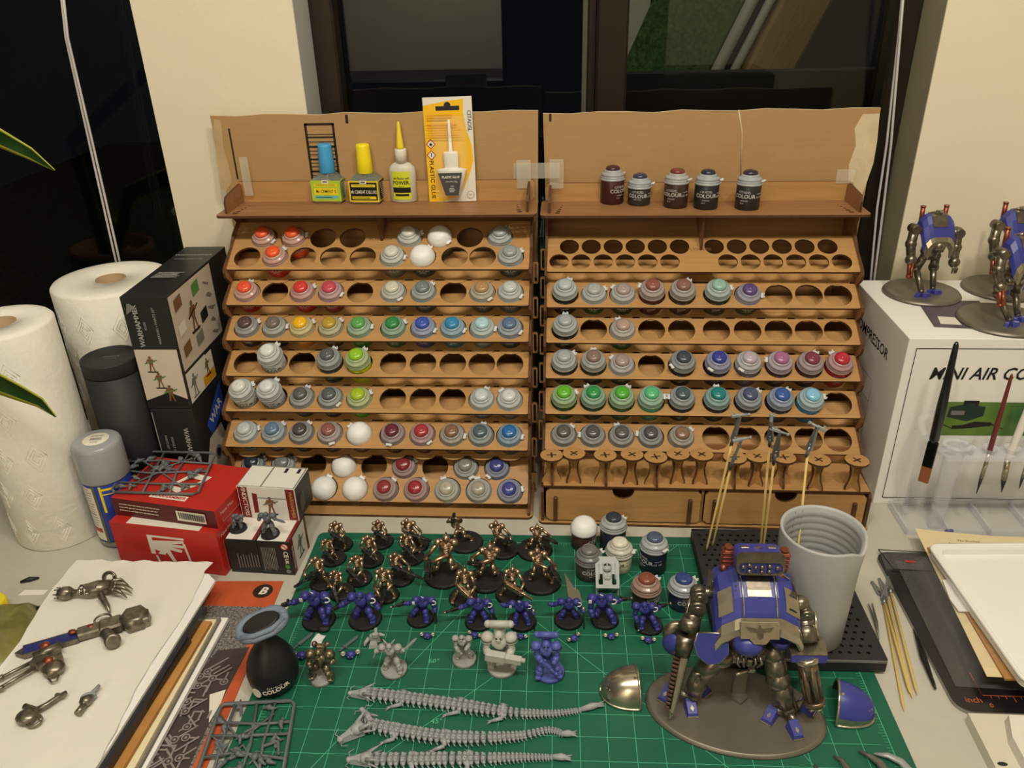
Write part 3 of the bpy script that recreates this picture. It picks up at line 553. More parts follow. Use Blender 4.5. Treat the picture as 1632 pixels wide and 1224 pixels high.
# ------------------------------------------------------------------ wooden handles on the ledge
def handle(i, px, py, rz, j):
    # origin on the ledge; cross-shaped body of two slotted boards under a disc
    q = P(px, py, 5.4); R = empty('craft_handle', T(q.x, q.y, 5.42, rz=rz), 'plywood craft handle with %s slot, %s from left on ledge' % ('upright plus' if j else 'diagonal cross', ORD[i] if i < 10 else ('eleventh' if i == 10 else 'twelfth')), 'handle', 'plywood craft handles on the ledge')
    out = [(-1.25, 0), (-1.15, .5), (-.75, 1.3), (-.62, 2.1), (-.8, 3.0), (-1.15, 3.6), (1.15, 3.6), (.8, 3.0), (.62, 2.1), (.75, 1.3), (1.15, .5), (1.25, 0)]
    for a in (0, 90):
        g = flat(out, [], .3); gT(g, T(rz=a) @ T(rx=90)); obj('cross_board', g, [WOOD, BURN], R)
    cr = [(-.6, -.12), (-.12, -.12), (-.12, -.6), (.12, -.6), (.12, -.12), (.6, -.12), (.6, .12), (.12, .12), (.12, .6), (-.12, .6), (-.12, .12), (-.6, .12)]
    g = flat(arc(0, 0, 1.4, n=30), [cr], .3); obj('top_disc', gT(g, T(0, 0, 3.76)), [WOOD, BURN], R)
    obj('slot', G().box((0, 0, 3.7), (1.15, .22, .3)).box((0, 0, 3.7), (.22, 1.15, .3)), BURN, R)
HN = [(879, 767, 5, 1), (914, 764, 45, 0), (963, 767, 8, 1), (1005, 766, 38, 0), (1042, 770, 12, 1), (1077, 765, 50, 0), (1114, 766, 42, 0), (1166, 771, 5, 1), (1201, 769, 48, 0), (1243, 771, 5, 1), (1297, 775, 35, 0), (1357, 776, 30, 0)]
for i, h in enumerate(HN): handle(i, h[0], h[1], h[2], h[3])
# ------------------------------------------------------------------ left side
TOWEL = mat('paper_towel', C(240, 236, 224), .9, bump=.5, bs=110, sss=.05)
def roll(cx, cy, r, h, lab, lean=0):
    R = empty('paper_towel_roll', T(cx, cy, -.3), lab, 'paper towel')
    g = G().lathe([(1.9, .1), (r-.2, 0), (r, .3), (r, h*.5), (r, h-.35), (r-.25, h-.05), (r-1.2, h), (1.95, h-.05), (1.9, h-.4), (1.9, .1)], 48, cap=(False, False)); obj('paper_roll', g, TOWEL, R)
    obj('cardboard_core', G().lathe([(1.88, .1), (1.88, h-.02), (1.72, h-.02), (1.72, .1)], 32, cap=(False, False)), mat('core_cardboard', C(176, 150, 112), .8), R)
    gq = G()
    for k in range(5):
        for j in range(3):
            a = math.radians(-60-36*j-(k % 2)*18); z = 3+k*5.2
            for w in (1.9, 1.25, .7):
                pts = [(w*.6, 0), (0, w), (-w*.6, 0), (0, -w), (w*.6, 0)]
                gq.tube([((r+.01)*math.cos(a+u/r), (r+.01)*math.sin(a+u/r), min(h-.5, max(.3, z+v))) for u, v in pts], .05, 4)
    obj('embossed_pattern', gq, TOWEL, R); return R
roll(-43.2, 23.2, 5.75, 28.6, 'tall white paper towel roll standing at the left front edge')
roll(-38.0, 38.9, 7.3, 28.2, 'fat white paper towel roll behind the black tube')
R = empty('black_tube', T(-34.2, 27.9, -.3), 'matt black cardboard tube with lid between towel roll and boxes', 'tube')
BT = mat('matt_black_card', C(32, 32, 34), .6, bump=.05)
obj('body', G().lathe([(3.2, 0), (3.34, .1), (3.34, 20.2)], 40), BT, R); obj('lid', G().lathe([(3.3, 20.3), (3.34, 20.35), (3.34, 21.9), (3.3, 22.05), (3.15, 22.05), (3.1, 21.8), (.1, 21.8)], 40), BT, R)
t = join(text('abteilung', .55), text('studio black', .3), T(0, -.6, 0)); obj('lid_text', gT(t, T(0, .5, 21.83, rz=12)), mat('grey_print', C(110, 110, 112), .5), R)
# spray can
R = empty('spray_can', T(-34.5, 21.1, -.3), 'grey-capped spray can with blue and white label left of red boxes', 'spray can')
obj('can', G().lathe([(2.5, 0), (2.75, .25), (2.75, 10.4), (2.5, 10.8)], 36), mat('can_blue', C(44, 64, 160), .3), R)
obj('cap', G().lathe([(2.82, 9.4), (2.86, 9.5), (2.84, 13.7), (2.7, 14.1), (2.4, 14.28), (.1, 14.3)], 36), mat('cap_grey', C(156, 160, 162), .25, spec=.6), R)
t = G().lathe([(1.5, 14.31), (1.48, 14.33), (.05, 14.33)], 28); t2 = text('ULTRAMAT', .3, 1); gT(t2, T(0, .7, 14.35)); join(t, t2); gt = G()
for k in range(9): t.box((-.6+k*.15, 0, 14.34), (.07, .6, .01), 1)
t3 = text('primer', .3, 1); join(t, t3, T(0, -.7, 14.35)); obj('cap_sticker', t, [PW, PK], R, T(.1, 0, 0, rz=10))
g = G().lathe([(2.78, .3), (2.78, 1.0)], 36, cap=(False, False)); obj('rim', g, mat('steel_rim', C(150, 150, 150), .3, metal=.9), R)
def band(a0, a1, z0, z1, m, gg, r=2.77):
    n = 8; vs = [(r*math.cos(math.radians(a0+(a1-a0)*i/n)), r*math.sin(math.radians(a0+(a1-a0)*i/n)), z) for z in (z0, z1) for i in range(n+1)]
    gg.add(vs, [(i, i+1, n+2+i, n+1+i) for i in range(n)], m, True)
g = G(); band(-150, -100, 1.2, 9.0, 0, g); band(-100, -92, .8, 9.4, 1, g, 2.775); band(-82, -76, 5.5, 9.2, 2, g, 2.775); band(-82, -30, 8.6, 8.9, 2, g, 2.775); band(-76, -30, 8.0, 8.15, 2, g, 2.775); band(-145, -104, 2.4, 3.0, 3, g, 2.78); band(-145, -108, 5.0, 5.15, 4, g, 2.78)
for k in range(16): band(-145, -112+(k*7) % 9, 8.6-k*.4, 8.68-k*.4, 5, g, 2.785)
obj('label', g, [PW, mat('olive_stripe', C(90, 92, 70), .4), PY_, PR, PB, PGR], R)
# black boxes
def carton(name, M, w, d, h, ms, label, cat, b=.05):
    R = empty(name, M, label, cat); obj('carton', G().box((w/2, d/2, h/2), (w, d, h), b=b), ms, R); return R
BLKC = mat('black_carton', C(34, 36, 36), .4, var=.1, vs_=20)
b1 = carton('model_kit_box', T(-30.4, 27.1, -.3), 5.4, 17, 15.0, BLKC, 'black model kit box with blue emblem, lower of the two tall boxes', 'box')
b2 = carton('model_kit_box', T(-30.6, 27.3, 14.72), 5.55, 19, 15.0, BLKC, 'black model kit box with beige picture side, upper of the two tall boxes', 'box')
BEI = mat('print_beige', C(206, 194, 178), .5); SIL = mat('print_dim_silver', C(168, 168, 164), .5)
fr = lambda M: M @ faceM((0, 0, 0), (1, 0, 0), (0, 0, 1))
deco('front_print', b2, faceM((0, 0, 0), (1, 0, 0), (0, 0, 1)), [('r', .1, .4, 5.4, 8.2, BEI), ('p', [(.1, .4), (5.4, .4), (5.4, 1.4), (3.2, 2.4), (.1, 1.2)], PK)]+fig(1.8, 6.4, 1.2, PBZ, PG, PK)+fig(2.4, 4.2, 1.2, PBZ, PG, PK)+fig(3.4, 2.4, 1.3, PBZ, PG, PK)+[('t', 'WARHAMMER', 1.5, 11.3, .85, dict(rot=90, bold=.02), SIL), ('t', 'WARRIORS + PAINTS SET', 3.7, 11.3, .42, dict(rot=90), SIL), ('t', '40,000', 2.3, 11.3, .4, dict(rot=90), SIL), ('p', [(.4, 12.8), (1.6, 13.6), (1.1, 14.2), (.7, 14.2)], PGR)])
deco('front_print', b1, faceM((0, 0, 0), (1, 0, 0), (0, 0, 1)), [('t', 'WARHAMMER', 4.0, 9.6, .85, dict(rot=-90, bold=.02), SIL), ('t', 'PAINTS KIT', 1.2, 10.2, .42, dict(rot=-90), SIL), ('t', 'ASSAULT SET', 2.0, 9.8, .42, dict(rot=-90), SIL), ('r', .15, .2, .25, 14.6, SIL)])
it = [('r', 0.4, 5.0, 13, 14.7, BEI), ('r', .4, .5, 6.4, 4.6, PW), ('r', 4.6, .5, 8.4, 4.4, PW), ('r', 4.7, .6, 8.3, 2.0, POR)]
it += fig(2.2, 2.6, 1.7, PGR, PGR, PGR)+fig(6.4, 3.0, 1.3, PBZ, PG, PK)+fig(5.7, 10.6, 2.2, PBZ, PK, PK)
for x, y, m in ((1.4, 12.4, PBZ), (6.6, 12.4, PG), (1.2, 9.2, PW), (1.4, 6.4, PBZ), (7.6, 8.4, PK), (5.2, 6.2, PGR)): it.append(('p', [(x, y), (x+2.0, y+.3), (x+2.0, y+1.8), (x, y+1.5)], m))
for k in range(5): it.append(('p', [(10+(k % 2)*.8, 13.2-k*1.7), (11.5+(k % 3)*.4, 12.6-k*1.7), (11.4, 12.4-k*1.7), (10, 13-k*1.7)], PGR))
deco('side_print', b2, faceM((5.55, 0, 0), (0, 1, 0), (0, 0, 1)), it)
it = [('t', 'WARHAMMER', 2.6, 15.4, .8, {}, SIL), ('t', 'CITADEL MINIATURES', 2.6, 13.8, .4, {}, SIL)]+lines(1.0, 8.4, 3.6, 5, .55, .22, SIL, 6)
deco('top_print', b2, faceM((0, 0, 15.0), (1, 0, 0), (0, 1, 0)), it)
deco('side_print', b1, faceM((5.4, 0, 0), (0, 1, 0), (0, 0, 1)), [('p', [(3, 11), (9, 14.6), (9, 11), (4, 9)], PB), ('t', 'WAR', 6.3, 11.4, 1.8, dict(rot=20, bold=.03), PW), ('p', [(.8, 6), (3, 9), (7, 9.2), (8.4, 5), (6, 1), (2, 1)], BEI), ('c', 4.6, 6, 1.0, PGR), ('c', 4.6, 6, .6, PK), ('p', [(2.4, 2.2), (4, 3.4), (4.4, 2.2)], PB)])
# red boxes
REDC = mat('red_carton', C(184, 42, 34), .45, var=.12, vs_=12, stretch=(2, 1, 10)); REDD = mat('dark_red_carton', C(88, 22, 24), .45, var=.15, vs_=10)
M1 = T(-32.1, 15.6, -.3, rz=-8); r1 = carton('miniature_box', M1, 13.8, 8.3, 6.3, REDC, 'bright red box with white bird-wing emblem under a darker red box', 'box')
em = [('p', [(5.2, 4.7), (5.2, 2.2), (4.6, 2.2), (4.6, 5.0), (9.4, 5.0), (9.4, 4.7)], PW), ('p', [(5.0, 4.2), (9.3, 4.6), (9.3, 4.25), (7.6, 3.95), (9.2, 3.9), (9.1, 3.5), (7.6, 3.5), (8.9, 3.2), (8.7, 2.8), (7.2, 3.05), (7.9, .8), (7.5, .8), (6.7, 2.6), (6.4, 2.2), (5.5, 2.3), (5.9, 2.7), (5.1, 2.9)], PW), ('p', [(9.1, 4.2), (9.4, 4.2), (9.9, .6), (9.6, .6)], PW), ('p', [(5.1, 2.0), (5.4, 2.0), (5.7, .6), (5.4, .6)], PW)]
deco('front_print', r1, faceM((0, 0, 0), (1, 0, 0), (0, 0, 1)), em); deco('top_sticker', r1, faceM((0, 0, 6.3), (1, 0, 0), (0, 1, 0)), [('r', 2.2, .1, 11.6, 1.35, PW)])
M2 = T(-31.9, 17.0, 6.02, rz=-10.5); r2 = carton('miniature_box', M2, 13.75, 9.0, 2.5, REDC, 'dark-edged red box with barcode under a grey sprue', 'box')
it = [('r', 0, 0, 13.7, 2.45, REDD)]+lines(.9, 1.7, 6.4, 3, .4, .13, BEI, 9)+[('r', 8.6, .55, 12.4, 1.95, PW)]
x = 8.9
for k in range(34): it.append(('r', x, .85, x+.04+.05*(k % 3 == 0), 1.75, PK)); x += .1
deco('front_print', r2, faceM((0, 0, 0), (1, 0, 0), (0, 0, 1)), it)
deco('top_print', r2, faceM((0, 0, 2.5), (1, 0, 0), (0, 1, 0)), [('p', [(5.2, 3.2), (6.8, 6.6), (9.6, 6.2), (9, 4.4), (7.2, 2.4)], PW), ('p', [(5.9, 3.6), (7.0, 5.6), (8.8, 5.3), (7.4, 3.4)], REDC), ('r', 4.4, 1.0, 9.2, 1.9, PW), ('t', 'WARHAMMER', 6.8, 1.45, .7, dict(bold=.02), REDC), ('r', .3, 4, 3, 8, REDD)])
for rr, hh in ((r2, 2.5), (r1, 6.3)): deco('side_print', rr, faceM((13.78 if rr is r2 else 13.8, 0, 0), (0, 1, 0), (0, 0, 1)), [('t', 'New Men', 2.2, hh-1.0, .7, {}, BEI), ('r', 1, .3, 5, .34, BEI), ('r', 1, .3, 1.04, hh-1.7, BEI), ('r', 5, .3, 5.04, hh-1.7, BEI)])
# small white and black figure boxes
BC = mat('white_carton', C(226, 222, 214), .5)
bA = carton('figure_box', T(-17.95, 14.45, -.3, rz=-3), 3.75, 8.0, 4.9, BLKC, 'small upright figure box with plain black front, left of the pair', 'box')
bB = carton('figure_box', T(-14.15, 14.2, -.3, rz=-3), 4.0, 5.3, 4.9, BLKC, 'small upright figure box with safety symbols on black front', 'box')
bL = carton('figure_box', T(-17.25, 18.6, 4.64, rz=-5), 7.2, 4.6, 4.6, BC, 'white figure box lying across the two small black ones', 'box')
FRR = faceM((0, 0, 0), (1, 0, 0), (0, 0, 1))
for bb, w in ((bA, 3.75), (bB, 4.0)): deco('top_print', bb, faceM((0, 0, 4.9), (1, 0, 0), (0, 1, 0)), [('r', .08, .08, w-.08, 5.0, BC), ('r', w-.5, .08, w-.08, 5.0, PM_)])
deco('front_print', bA, FRR, lines(1.0, 3.6, 2.2, 8, .32, .12, PGR, 11, rot=True)); deco('front_print', bB, FRR, lines(.5, -.4, 3.4, 9, .2, .1, PGR, 12, rot=True)[:0]+[i for k in range(9) for i in [('r', .4+k*.2, .5+(k*.3) % .4, .5+k*.2, 4.0, PGR)]]+[('c', 3.3, 4.2, .46, PR), ('c', 3.3, 4.2, .36, PW), ('p', [(3.0, 4.4), (3.1, 4.5), (3.6, 4.0), (3.5, 3.9)], PR), ('t', 'CE', 3.3, 3.1, .75, dict(rot=-90, bold=.02), PW), ('t', 'UK', 3.3, 2.1, .6, dict(rot=-90, bold=.02), PW), ('c', 3.3, 1.3, .3, PG), ('c', 3.3, .6, .3, PGR)])
deco('side_print', bB, faceM((4.0, 0, 0), (0, 1, 0), (0, 0, 1)), [('r', .08, .08, 5.2, 4.8, BC), ('r', .08, .08, .9, 4.8, PM_), ('t', 'VINDICTORS', .5, 2.4, .55, dict(rot=-90), PW), ('r', 4.6, .08, 5.2, 4.8, PM_)]+fig(2.8, 2.6, 1.6, PGR, PBZ, PK))
deco('front_print', bL, FRR, [('r', .1, .1, 1.25, 4.5, PM_), ('t', 'VINDICTORS', .75, 2.5, .75, dict(rot=-90, bold=.01), PW), ('r', 6.0, .1, 7.1, 4.5, PM_), ('t', 'WARHAMMER', 6.6, 2.3, .6, dict(rot=-90), mat('print_gold', C(200, 160, 80), .4)), ('p', [(1.7, .8), (2.3, .9), (2.4, 3.6), (1.8, 3.7)], PM_)]+fig(3.9, 2.2, 1.4, PBZ, PGR, PK)+[('r', 2.3, 3.05, 6.0, 3.15, PGR)])
deco('top_print', bL, faceM((0, 0, 4.6), (1, 0, 0), (0, 1, 0)), [('r', .05, .05, 7.15, 4.55, PGR), ('r', .15, .15, 2.9, 4.3, BC), ('r', 3.1, .15, 7.0, 4.3, BC), ('r', 4.6, 3.2, 5.0, 4.2, PK), ('r', 6.2, 3.2, 6.6, 4.2, PK)])
deco('side_print', bL, faceM((7.2, 0, 0), (0, 1, 0), (0, 0, 1)), [('r', .05, .05, 4.55, 4.5, BLKC)]+lines(1.0, 2.2, 2.4, 6, .3, .12, PGR, 13, rot=True))

# ------------------------------------------------------------------ sprues
SPR = mat('grey_sprue_plastic', C(98, 104, 106), .45)
def sprue(cs, z, label, seed, dense=3, rad=.17):
    a, b, c, d = [Vector(q) for q in cs]; r = random.Random(seed)     # a left-front, b right-front, c right-back, d left-back
    def W(u, v, h=0): q = a*(1-u)*(1-v)+b*u*(1-v)+c*u*v+d*(1-u)*v; return Vector((q.x, q.y, z+h+.2))
    R = empty('sprue_frame', T(0, 0, 0), label, 'sprue')
    g = G(); cr = .05
    g.tube([W(cr, 0), W(1-cr, 0), W(1, cr), W(1, 1-cr), W(1-cr, 1), W(cr, 1), W(0, 1-cr), W(0, cr), W(cr, 0)], rad, 6); obj('outer_runner', g, SPR, R)
    g = G()
    for k in range(1, dense+1):
        v = k/(dense+1)+r.uniform(-.04, .04); g.tube([W(0, v), W(r.uniform(.3, .7), v+r.uniform(-.05, .05)), W(1, v+r.uniform(-.05, .05))], rad*.8, 5)
    for k in range(1, dense):
        u = k/dense+r.uniform(-.05, .05); g.tube([W(u, 0), W(u+r.uniform(-.06, .06), .5), W(u, 1)], rad*.8, 5)
    g.tube([W(.05, .85), W(.4, .55), W(.75, .85)], rad*.7, 5); g.tube([W(.2, .2), W(.45, .5), W(.8, .15)], rad*.7, 5); obj('inner_runner', g, SPR, R)
    L = ((b-a).length+(d-a).length)/2
    for k in range(26):
        u, v = r.uniform(.08, .92), r.uniform(.07, .93); q = W(u, v, r.uniform(0, .15)); an = r.uniform(0, 180); t = r.random(); g = G()
        if t < .35: g.tube([(-.7, 0, 0), (-.2, .15, .1), (.3, -.05, .1), (.8, .1, 0)], [.1, .22, .2, .08], 6); g.ball((0, .1, .1), .3, seg=8, rings=5)
        elif t < .6: g.box((0, 0, 0), (1.4, .25, .25), b=.06).box((.3, .2, .05), (.4, .4, .3), b=.08).cyl((.7, 0, 0), (1.2, 0, 0), .08)
        elif t < .8: g.ball((0, 0, 0), (.42, .36, .3), seg=9, rings=6); g.box((.4, 0, 0), (.4, .2, .2), b=.05).tube([(-.3, 0, 0), (-.8, .3, 0)], .09, 5)
        else: g.tube([(-.5, -.4, 0), (0, 0, .2), (.2, .5, 0)], [.12, .18, .1], 6); g.tube([(.5, -.4, 0), (0, 0, .2)], [.12, .16], 6); g.ball((0, .1, .22), .24, seg=8, rings=5)
        obj('plastic_part', g, SPR, R, T(q.x, q.y, q.z, rz=an))
    return R
z = 8.6
sprue([P(x, y, z) for x, y in ((177, 786), (315, 790), (344, 724), (216, 721))], z-.02, 'dark grey plastic sprue lying on the red box', 3)
z = 0.3
sprue([P(x, y, z) for x, y in ((303, 1262), (446, 1262), (470, 1116), (352, 1122))], .05, 'dark grey plastic sprue at the bottom edge beside the black ball handle', 8, 4, .2)

# ------------------------------------------------------------------ paper sheet on a stack of boards
def quadslab(name, pts, z0, z1, m, lab=None, cat=None, par=None, edge=None):
    g = G().prism([(q[0], q[1]) for q in pts], z0, z1, 0, None, 0 if edge is None else 1)
    o = obj(name, g, [m] if edge is None else [m, edge], par); return tag(o, lab, cat) if lab else o
Yb = -34
def xs(px, py, px2, py2, z):
    a, b = P(px, py, z), P(px2, py2, z); k = (b.x-a.x)/(b.y-a.y); return a, lambda y: a.x+k*(y-a.y)
def strip(name, l, r, z0, z1, m, lab, cat, xl=-34.2, par=None):
    a, fl = xs(*l, z1); b, fr = xs(*r, z1); ya = (a.y+b.y)/2
    return quadslab(name, [(fl(Yb), Yb), (fr(Yb), Yb), (b.x, b.y), (a.x, a.y)], z0, z1, m, lab, cat, par)
CREAM = mat('cream_board', C(226, 214, 178), .6); WHB = mat('white_board', C(238, 236, 232), .5); CBK = mat('chipboard', C(180, 128, 66), .7, var=.15, vs_=30)
a, fr = xs(364, 985, 233, 1224, .35)
quadslab('foam_board', [(-34.0, Yb), (fr(Yb), Yb), (a.x, a.y), (-33.5, a.y)], -.02, .4, WHB, 'white foam board, bottom sheet of the left stack', 'board')
a, fr = xs(352, 985, 222, 1224, .75)
quadslab('grey_board', [(-34.0, Yb), (fr(Yb), Yb), (a.x, a.y), (-33.5, a.y)], .42, .8, mat('grey_board', C(120, 116, 104), .7), 'grey board second from bottom in left stack', 'board')
a, fr = xs(345, 987, 214, 1224, 1.15)
quadslab('cream_board', [(-34.0, Yb), (fr(Yb), Yb), (a.x, a.y), (-33.5, a.y)], .82, 1.15, CREAM, 'cream board with thin bright edge in left stack', 'board')
a, fr = xs(337, 990, 196, 1224, 1.6)
quadslab('chip_board', [(-34.0, Yb), (fr(Yb), Yb), (a.x, a.y), (-33.5, a.y)], 1.17, 1.6, CBK, 'orange-brown chipboard sheet in left stack', 'board')
a, fr = xs(330, 972, 176, 1224, 2.0)
o = quadslab('clear_case', [(-34.0, Yb), (fr(Yb), Yb), (a.x, a.y), (-33.5, a.y)], 1.62, 2.5, mat('smoky_clear_plastic', (.05, .048, .05, 1), .12, trans=.3), 'smoky clear plastic case in left stack', 'case')
b, fb = xs(300, 1020, 168, 1224, 2.0)
quadslab('dark_insert', [(fb(Yb)-3, Yb), (fb(Yb)+.2, Yb), (b.x+.3, b.y), (b.x-3, b.y)], 1.75, 2.3, mat('dark_insert', C(40, 36, 36), .3), par=o)
a, fr = xs(343, 926, 154, 1224, 2.75)
quadslab('white_tray', [(-34.0, Yb), (fr(Yb), Yb), (a.x, a.y), (a.x-1.2, a.y+1.1), (-34.3, 10.4)], 2.52, 2.8, WHB, 'white plastic tray sheet directly under the paper towel sheet', 'tray')
NX, NY = 26, 30; g = G(); r = random.Random(5)
cA, cB, cC, cD = P(0, 1068, 3), P(120, 892, 3), P(338, 895, 3), P(250, 1060, 3)
for j in range(NY+1):
    for i in range(NX+1):
        u, v = i/NX, j/NY; y = Yb+(12.3-Yb)*v
        xl = -35.1 if y > 6 else -35.1+(6-y)*.16; xr = -18.9 if v > .97 else -18.95+.25*math.sin(y*.35)
        x = xl+(xr-xl)*u; zz = 2.84+.07*math.sin(x*1.1+y*.5)*math.sin(y*.7)+.05+(.12 if (i in (0, NX) or j == NY) else 0)*abs(math.sin(y+x))
        g.v.append(Vector((x+.12*math.sin(y*2.1)*(1 if i in (0, NX) else 0), y+.1*math.sin(x*2.5)*(j == NY), zz)))
for j in range(NY):
    for i in range(NX): k = j*(NX+1)+i; g.f.append([k, k+1, k+NX+2, k+NX+1]); g.m.append(0); g.s.append(True)
tag(obj('paper_towel_sheet', g, mat('paper_sheet', C(226, 222, 212), .9, bump=.6, bs=45)), 'flat white paper towel sheet with model weapons lying on it', 'paper')
# printed terrain board
A = [P(x, y, -.2) for x, y in ((345, 926), (452, 926))]; A += [Vector((-10.4, -12, 0)), Vector((-10.2, -34, 0)), Vector((-19.6, -34, 0))]
pts = [(A[1].x, A[1].y), (A[0].x, A[0].y), (-19.8, -34), (-10.2, -34)]
R = empty('terrain_card', T(0, 0, 0), 'orange-bordered game board card with circled letter B', 'card')
SPK = mat('speckled_ground_print', C(150, 144, 140), .5, col2=C(40, 36, 36), vs_=420)
obj('card_sheet', G().prism(pts[::-1], -.29, -.21), mat('orange_card', C(190, 86, 50), .5, var=.1, vs_=60), R)
q1, q2, q3, q4 = P(320, 967, -.2), P(415, 967, -.2), P(352, 1118, -.2), P(330, 1118, -.2)
deco('printed_ground', R, T(0, 0, -.22), [('p', [(-19.4, 8.6), (-19.4, -34), (-11.9, -34), (-12.0, -6), (q2.x+.3, q2.y)], SPK)])
bq = P(419, 942, -.2); deco('letter_b', R, T(bq.x, bq.y, -.2), [('c', 0, 0, 1.15, mat('brown_black_print', C(52, 34, 28), .5)), ('t', 'B', 0, -.02, 1.6, dict(bold=.05, shear=.25), PW)])
g = G(); r = random.Random(11); DP = mat('dark_pipe_print', C(66, 56, 56), .5); LP = mat('light_pipe_print', C(140, 130, 128), .45)
its = [('p', [(-19.2, -34), (-12.1, -34), (-12.3, -8), (-11.7, 2.6), (-15, 2.0), (-15.6, -1), (-19.3, -6)], DP), ('p', [(P(x, y, -.2).x, P(x, y, -.2).y) for x, y in ((333, 1152), (352, 1120), (360, 1099), (334, 1107))], PW)]
for k in range(260):
    x, y = r.uniform(-19, -12.4), r.uniform(-30, 2); dx, dy = r.choice([(1, 0), (0, 1), (.7, .7), (.7, -.7)]); L = r.uniform(.8, 2.4); w_ = .09
    if x > -12.4-L*dx or y+L*abs(dy) > 1.6 or (x < -15.5 and y > -3): continue
    if x+L*dx > -12.3: continue
    its.append(('p', [(x-dy*w_, y+dx*w_), (x+dy*w_, y-dx*w_), (x+dx*L+dy*w_, y+dy*L-dx*w_), (x+dx*L-dy*w_, y+dy*L+dx*w_)][::-1], LP))
    if k % 3 == 0: its += [('c', x, y, .42, LP), ('c', x, y, .3, DP), ('c', x, y, .14, LP)]
deco('printed_pipes', R, T(0, 0, -.205), its, .002)
# black ball handle
q = P(434, 1062, 2.3); R = empty('painting_handle', T(q.x, q.y, 0), 'black ball-shaped painting grip with blue-grey rubber clamp ring on top', 'grip')
obj('ball_body', G().lathe([(1.5, 0), (2.0, .3), (2.42, 1.2), (2.5, 2.2), (2.35, 3.2), (1.9, 4.3), (1.3, 5.3), (.85, 6.0), (.68, 6.8), (.85, 7.5)], 36), mat('satin_black_rubber', C(28, 28, 30), .42), R)
tx = join(text('CITADEL', .38), text('COLOUR', .66, bold=.02), T(0, -.5, 0)); join(tx, gT(G().lathe([(.55, -.02), (.55, .02)], 10), T(-2.1, -.5, 0)))
tx = bend(gT(tx, T(.3, 0, 0, rz=12)), 2.5); tx.v = [Vector((p.x, p.y+.05, p.z+2.0)) for p in tx.v]; tx.v = [Vector((p.x*1.01, p.y*1.01, p.z)) for p in tx.v]; obj('logo_text', tx, PW, R, T(rz=14))
Mh = T(0, 0, 7.5, rx=10, ry=-10, rz=25)
st = [(1.75*math.cos(a)+(1 if math.cos(a) > 0 else -1)*1.1*0+.9*(1 if math.cos(a) > 0 else -1), 1.15*math.sin(a), .45) for a in [2*PI*k/26 for k in range(26)]]
obj('head_pad', gT(G().lathe([(.9, 0), (1.7, .25), (1.75, .85), (1.55, 1.0)], 24, sy=.62), Mh), BLACKP, R)
RUB = mat('blue_grey_rubber', C(116, 130, 146), .6)
obj('clamp_ring', gT(G().tube(st+st[:1], .52, 8), Mh @ Matrix.Diagonal((.82, 1, 1, 1))), RUB, R)
obj('clamp_band', gT(G().tube([(-2.0, -.9, .3), (-.8, -1.5, .55), (.8, -1.5, .5), (2.1, -.7, .4)], .3, 8).tube([(-2.1, -.8, .75), (-.8, -1.35, .95), (.8, -1.4, .95), (2.1, -.6, .8)], .26, 8), Mh), RUB, R)
# plant leaves reaching in from the left
LG = mat('leaf_green', C(40, 74, 34), .35, var=.3, vs_=40); LY = mat('leaf_yellow_edge', C(168, 170, 60), .4)
R = empty('snake_plant', T(-72, 16, -.3), 'variegated snake plant whose pointed leaves reach in from the left edge', 'plant')
obj('plant_pot', G().lathe([(5, 0), (6.5, .2), (8, 12), (8.3, 12.3), (8.2, 14), (7.4, 14), (7.2, 12)], 30), mat('terracotta', C(110, 60, 44), .7), R)
def leaf(pts, ws, tw=0):
    g = G(); n = len(pts); inv = Vector((-72, 16, -.3)); vs = []
    for i, (p_, w_) in enumerate(zip(pts, ws)):
        p_ = Vector(p_)-inv; d = (Vector(pts[min(i+1, n-1)])-Vector(pts[max(i-1, 0)])).normalized(); s = d.cross(Vector((0, 1, .35))).normalized(); nn = d.cross(s)
        for k, off in ((-1, .18), (-.72, .06), (0, -.12), (.72, .06), (1, .18)): vs.append(p_+s*w_*k+nn*off*w_*.6)
        for k, off in ((1, .18), (.72, .06), (0, -.12), (-.72, .06), (-1, .18)): vs.append(p_+s*w_*k+nn*(off*w_*.6+.12))
    fs, ms = [], []
    for i in range(n-1):
        for k in range(10):
            fs.append((i*10+k, i*10+(k+1) % 10, (i+1)*10+(k+1) % 10, (i+1)*10+k)); ms.append(1 if k in (0, 3, 4, 5, 8, 9) else 0)
    g.add(vs, fs, ms, True); obj('leaf', g, [LG, LY], R)
Lp = lambda px, py, Y: tuple(PY(px, py, Y))
leaf([(-71, 16, 12), (-66, 15, 24), Lp(-130, 520, 15), Lp(-60, 570, 14), Lp(-10, 605, 14), Lp(35, 625, 14), Lp(65, 640, 14), Lp(90, 664, 14)], [1.6, 2.0, 2.2, 2.1, 1.9, 1.4, .9, .06])
leaf([(-73, 17, 12), (-72, 20, 35), Lp(-150, 150, 24), Lp(-60, 180, 24), Lp(0, 218, 24), Lp(50, 244, 24), Lp(88, 271, 24)], [1.5, 1.8, 1.6, 1.5, 1.2, .8, .06])
leaf([(-71, 15, 12), (-74, 14, 26), (-73, 13, 44)], [1.8, 2.0, .1])
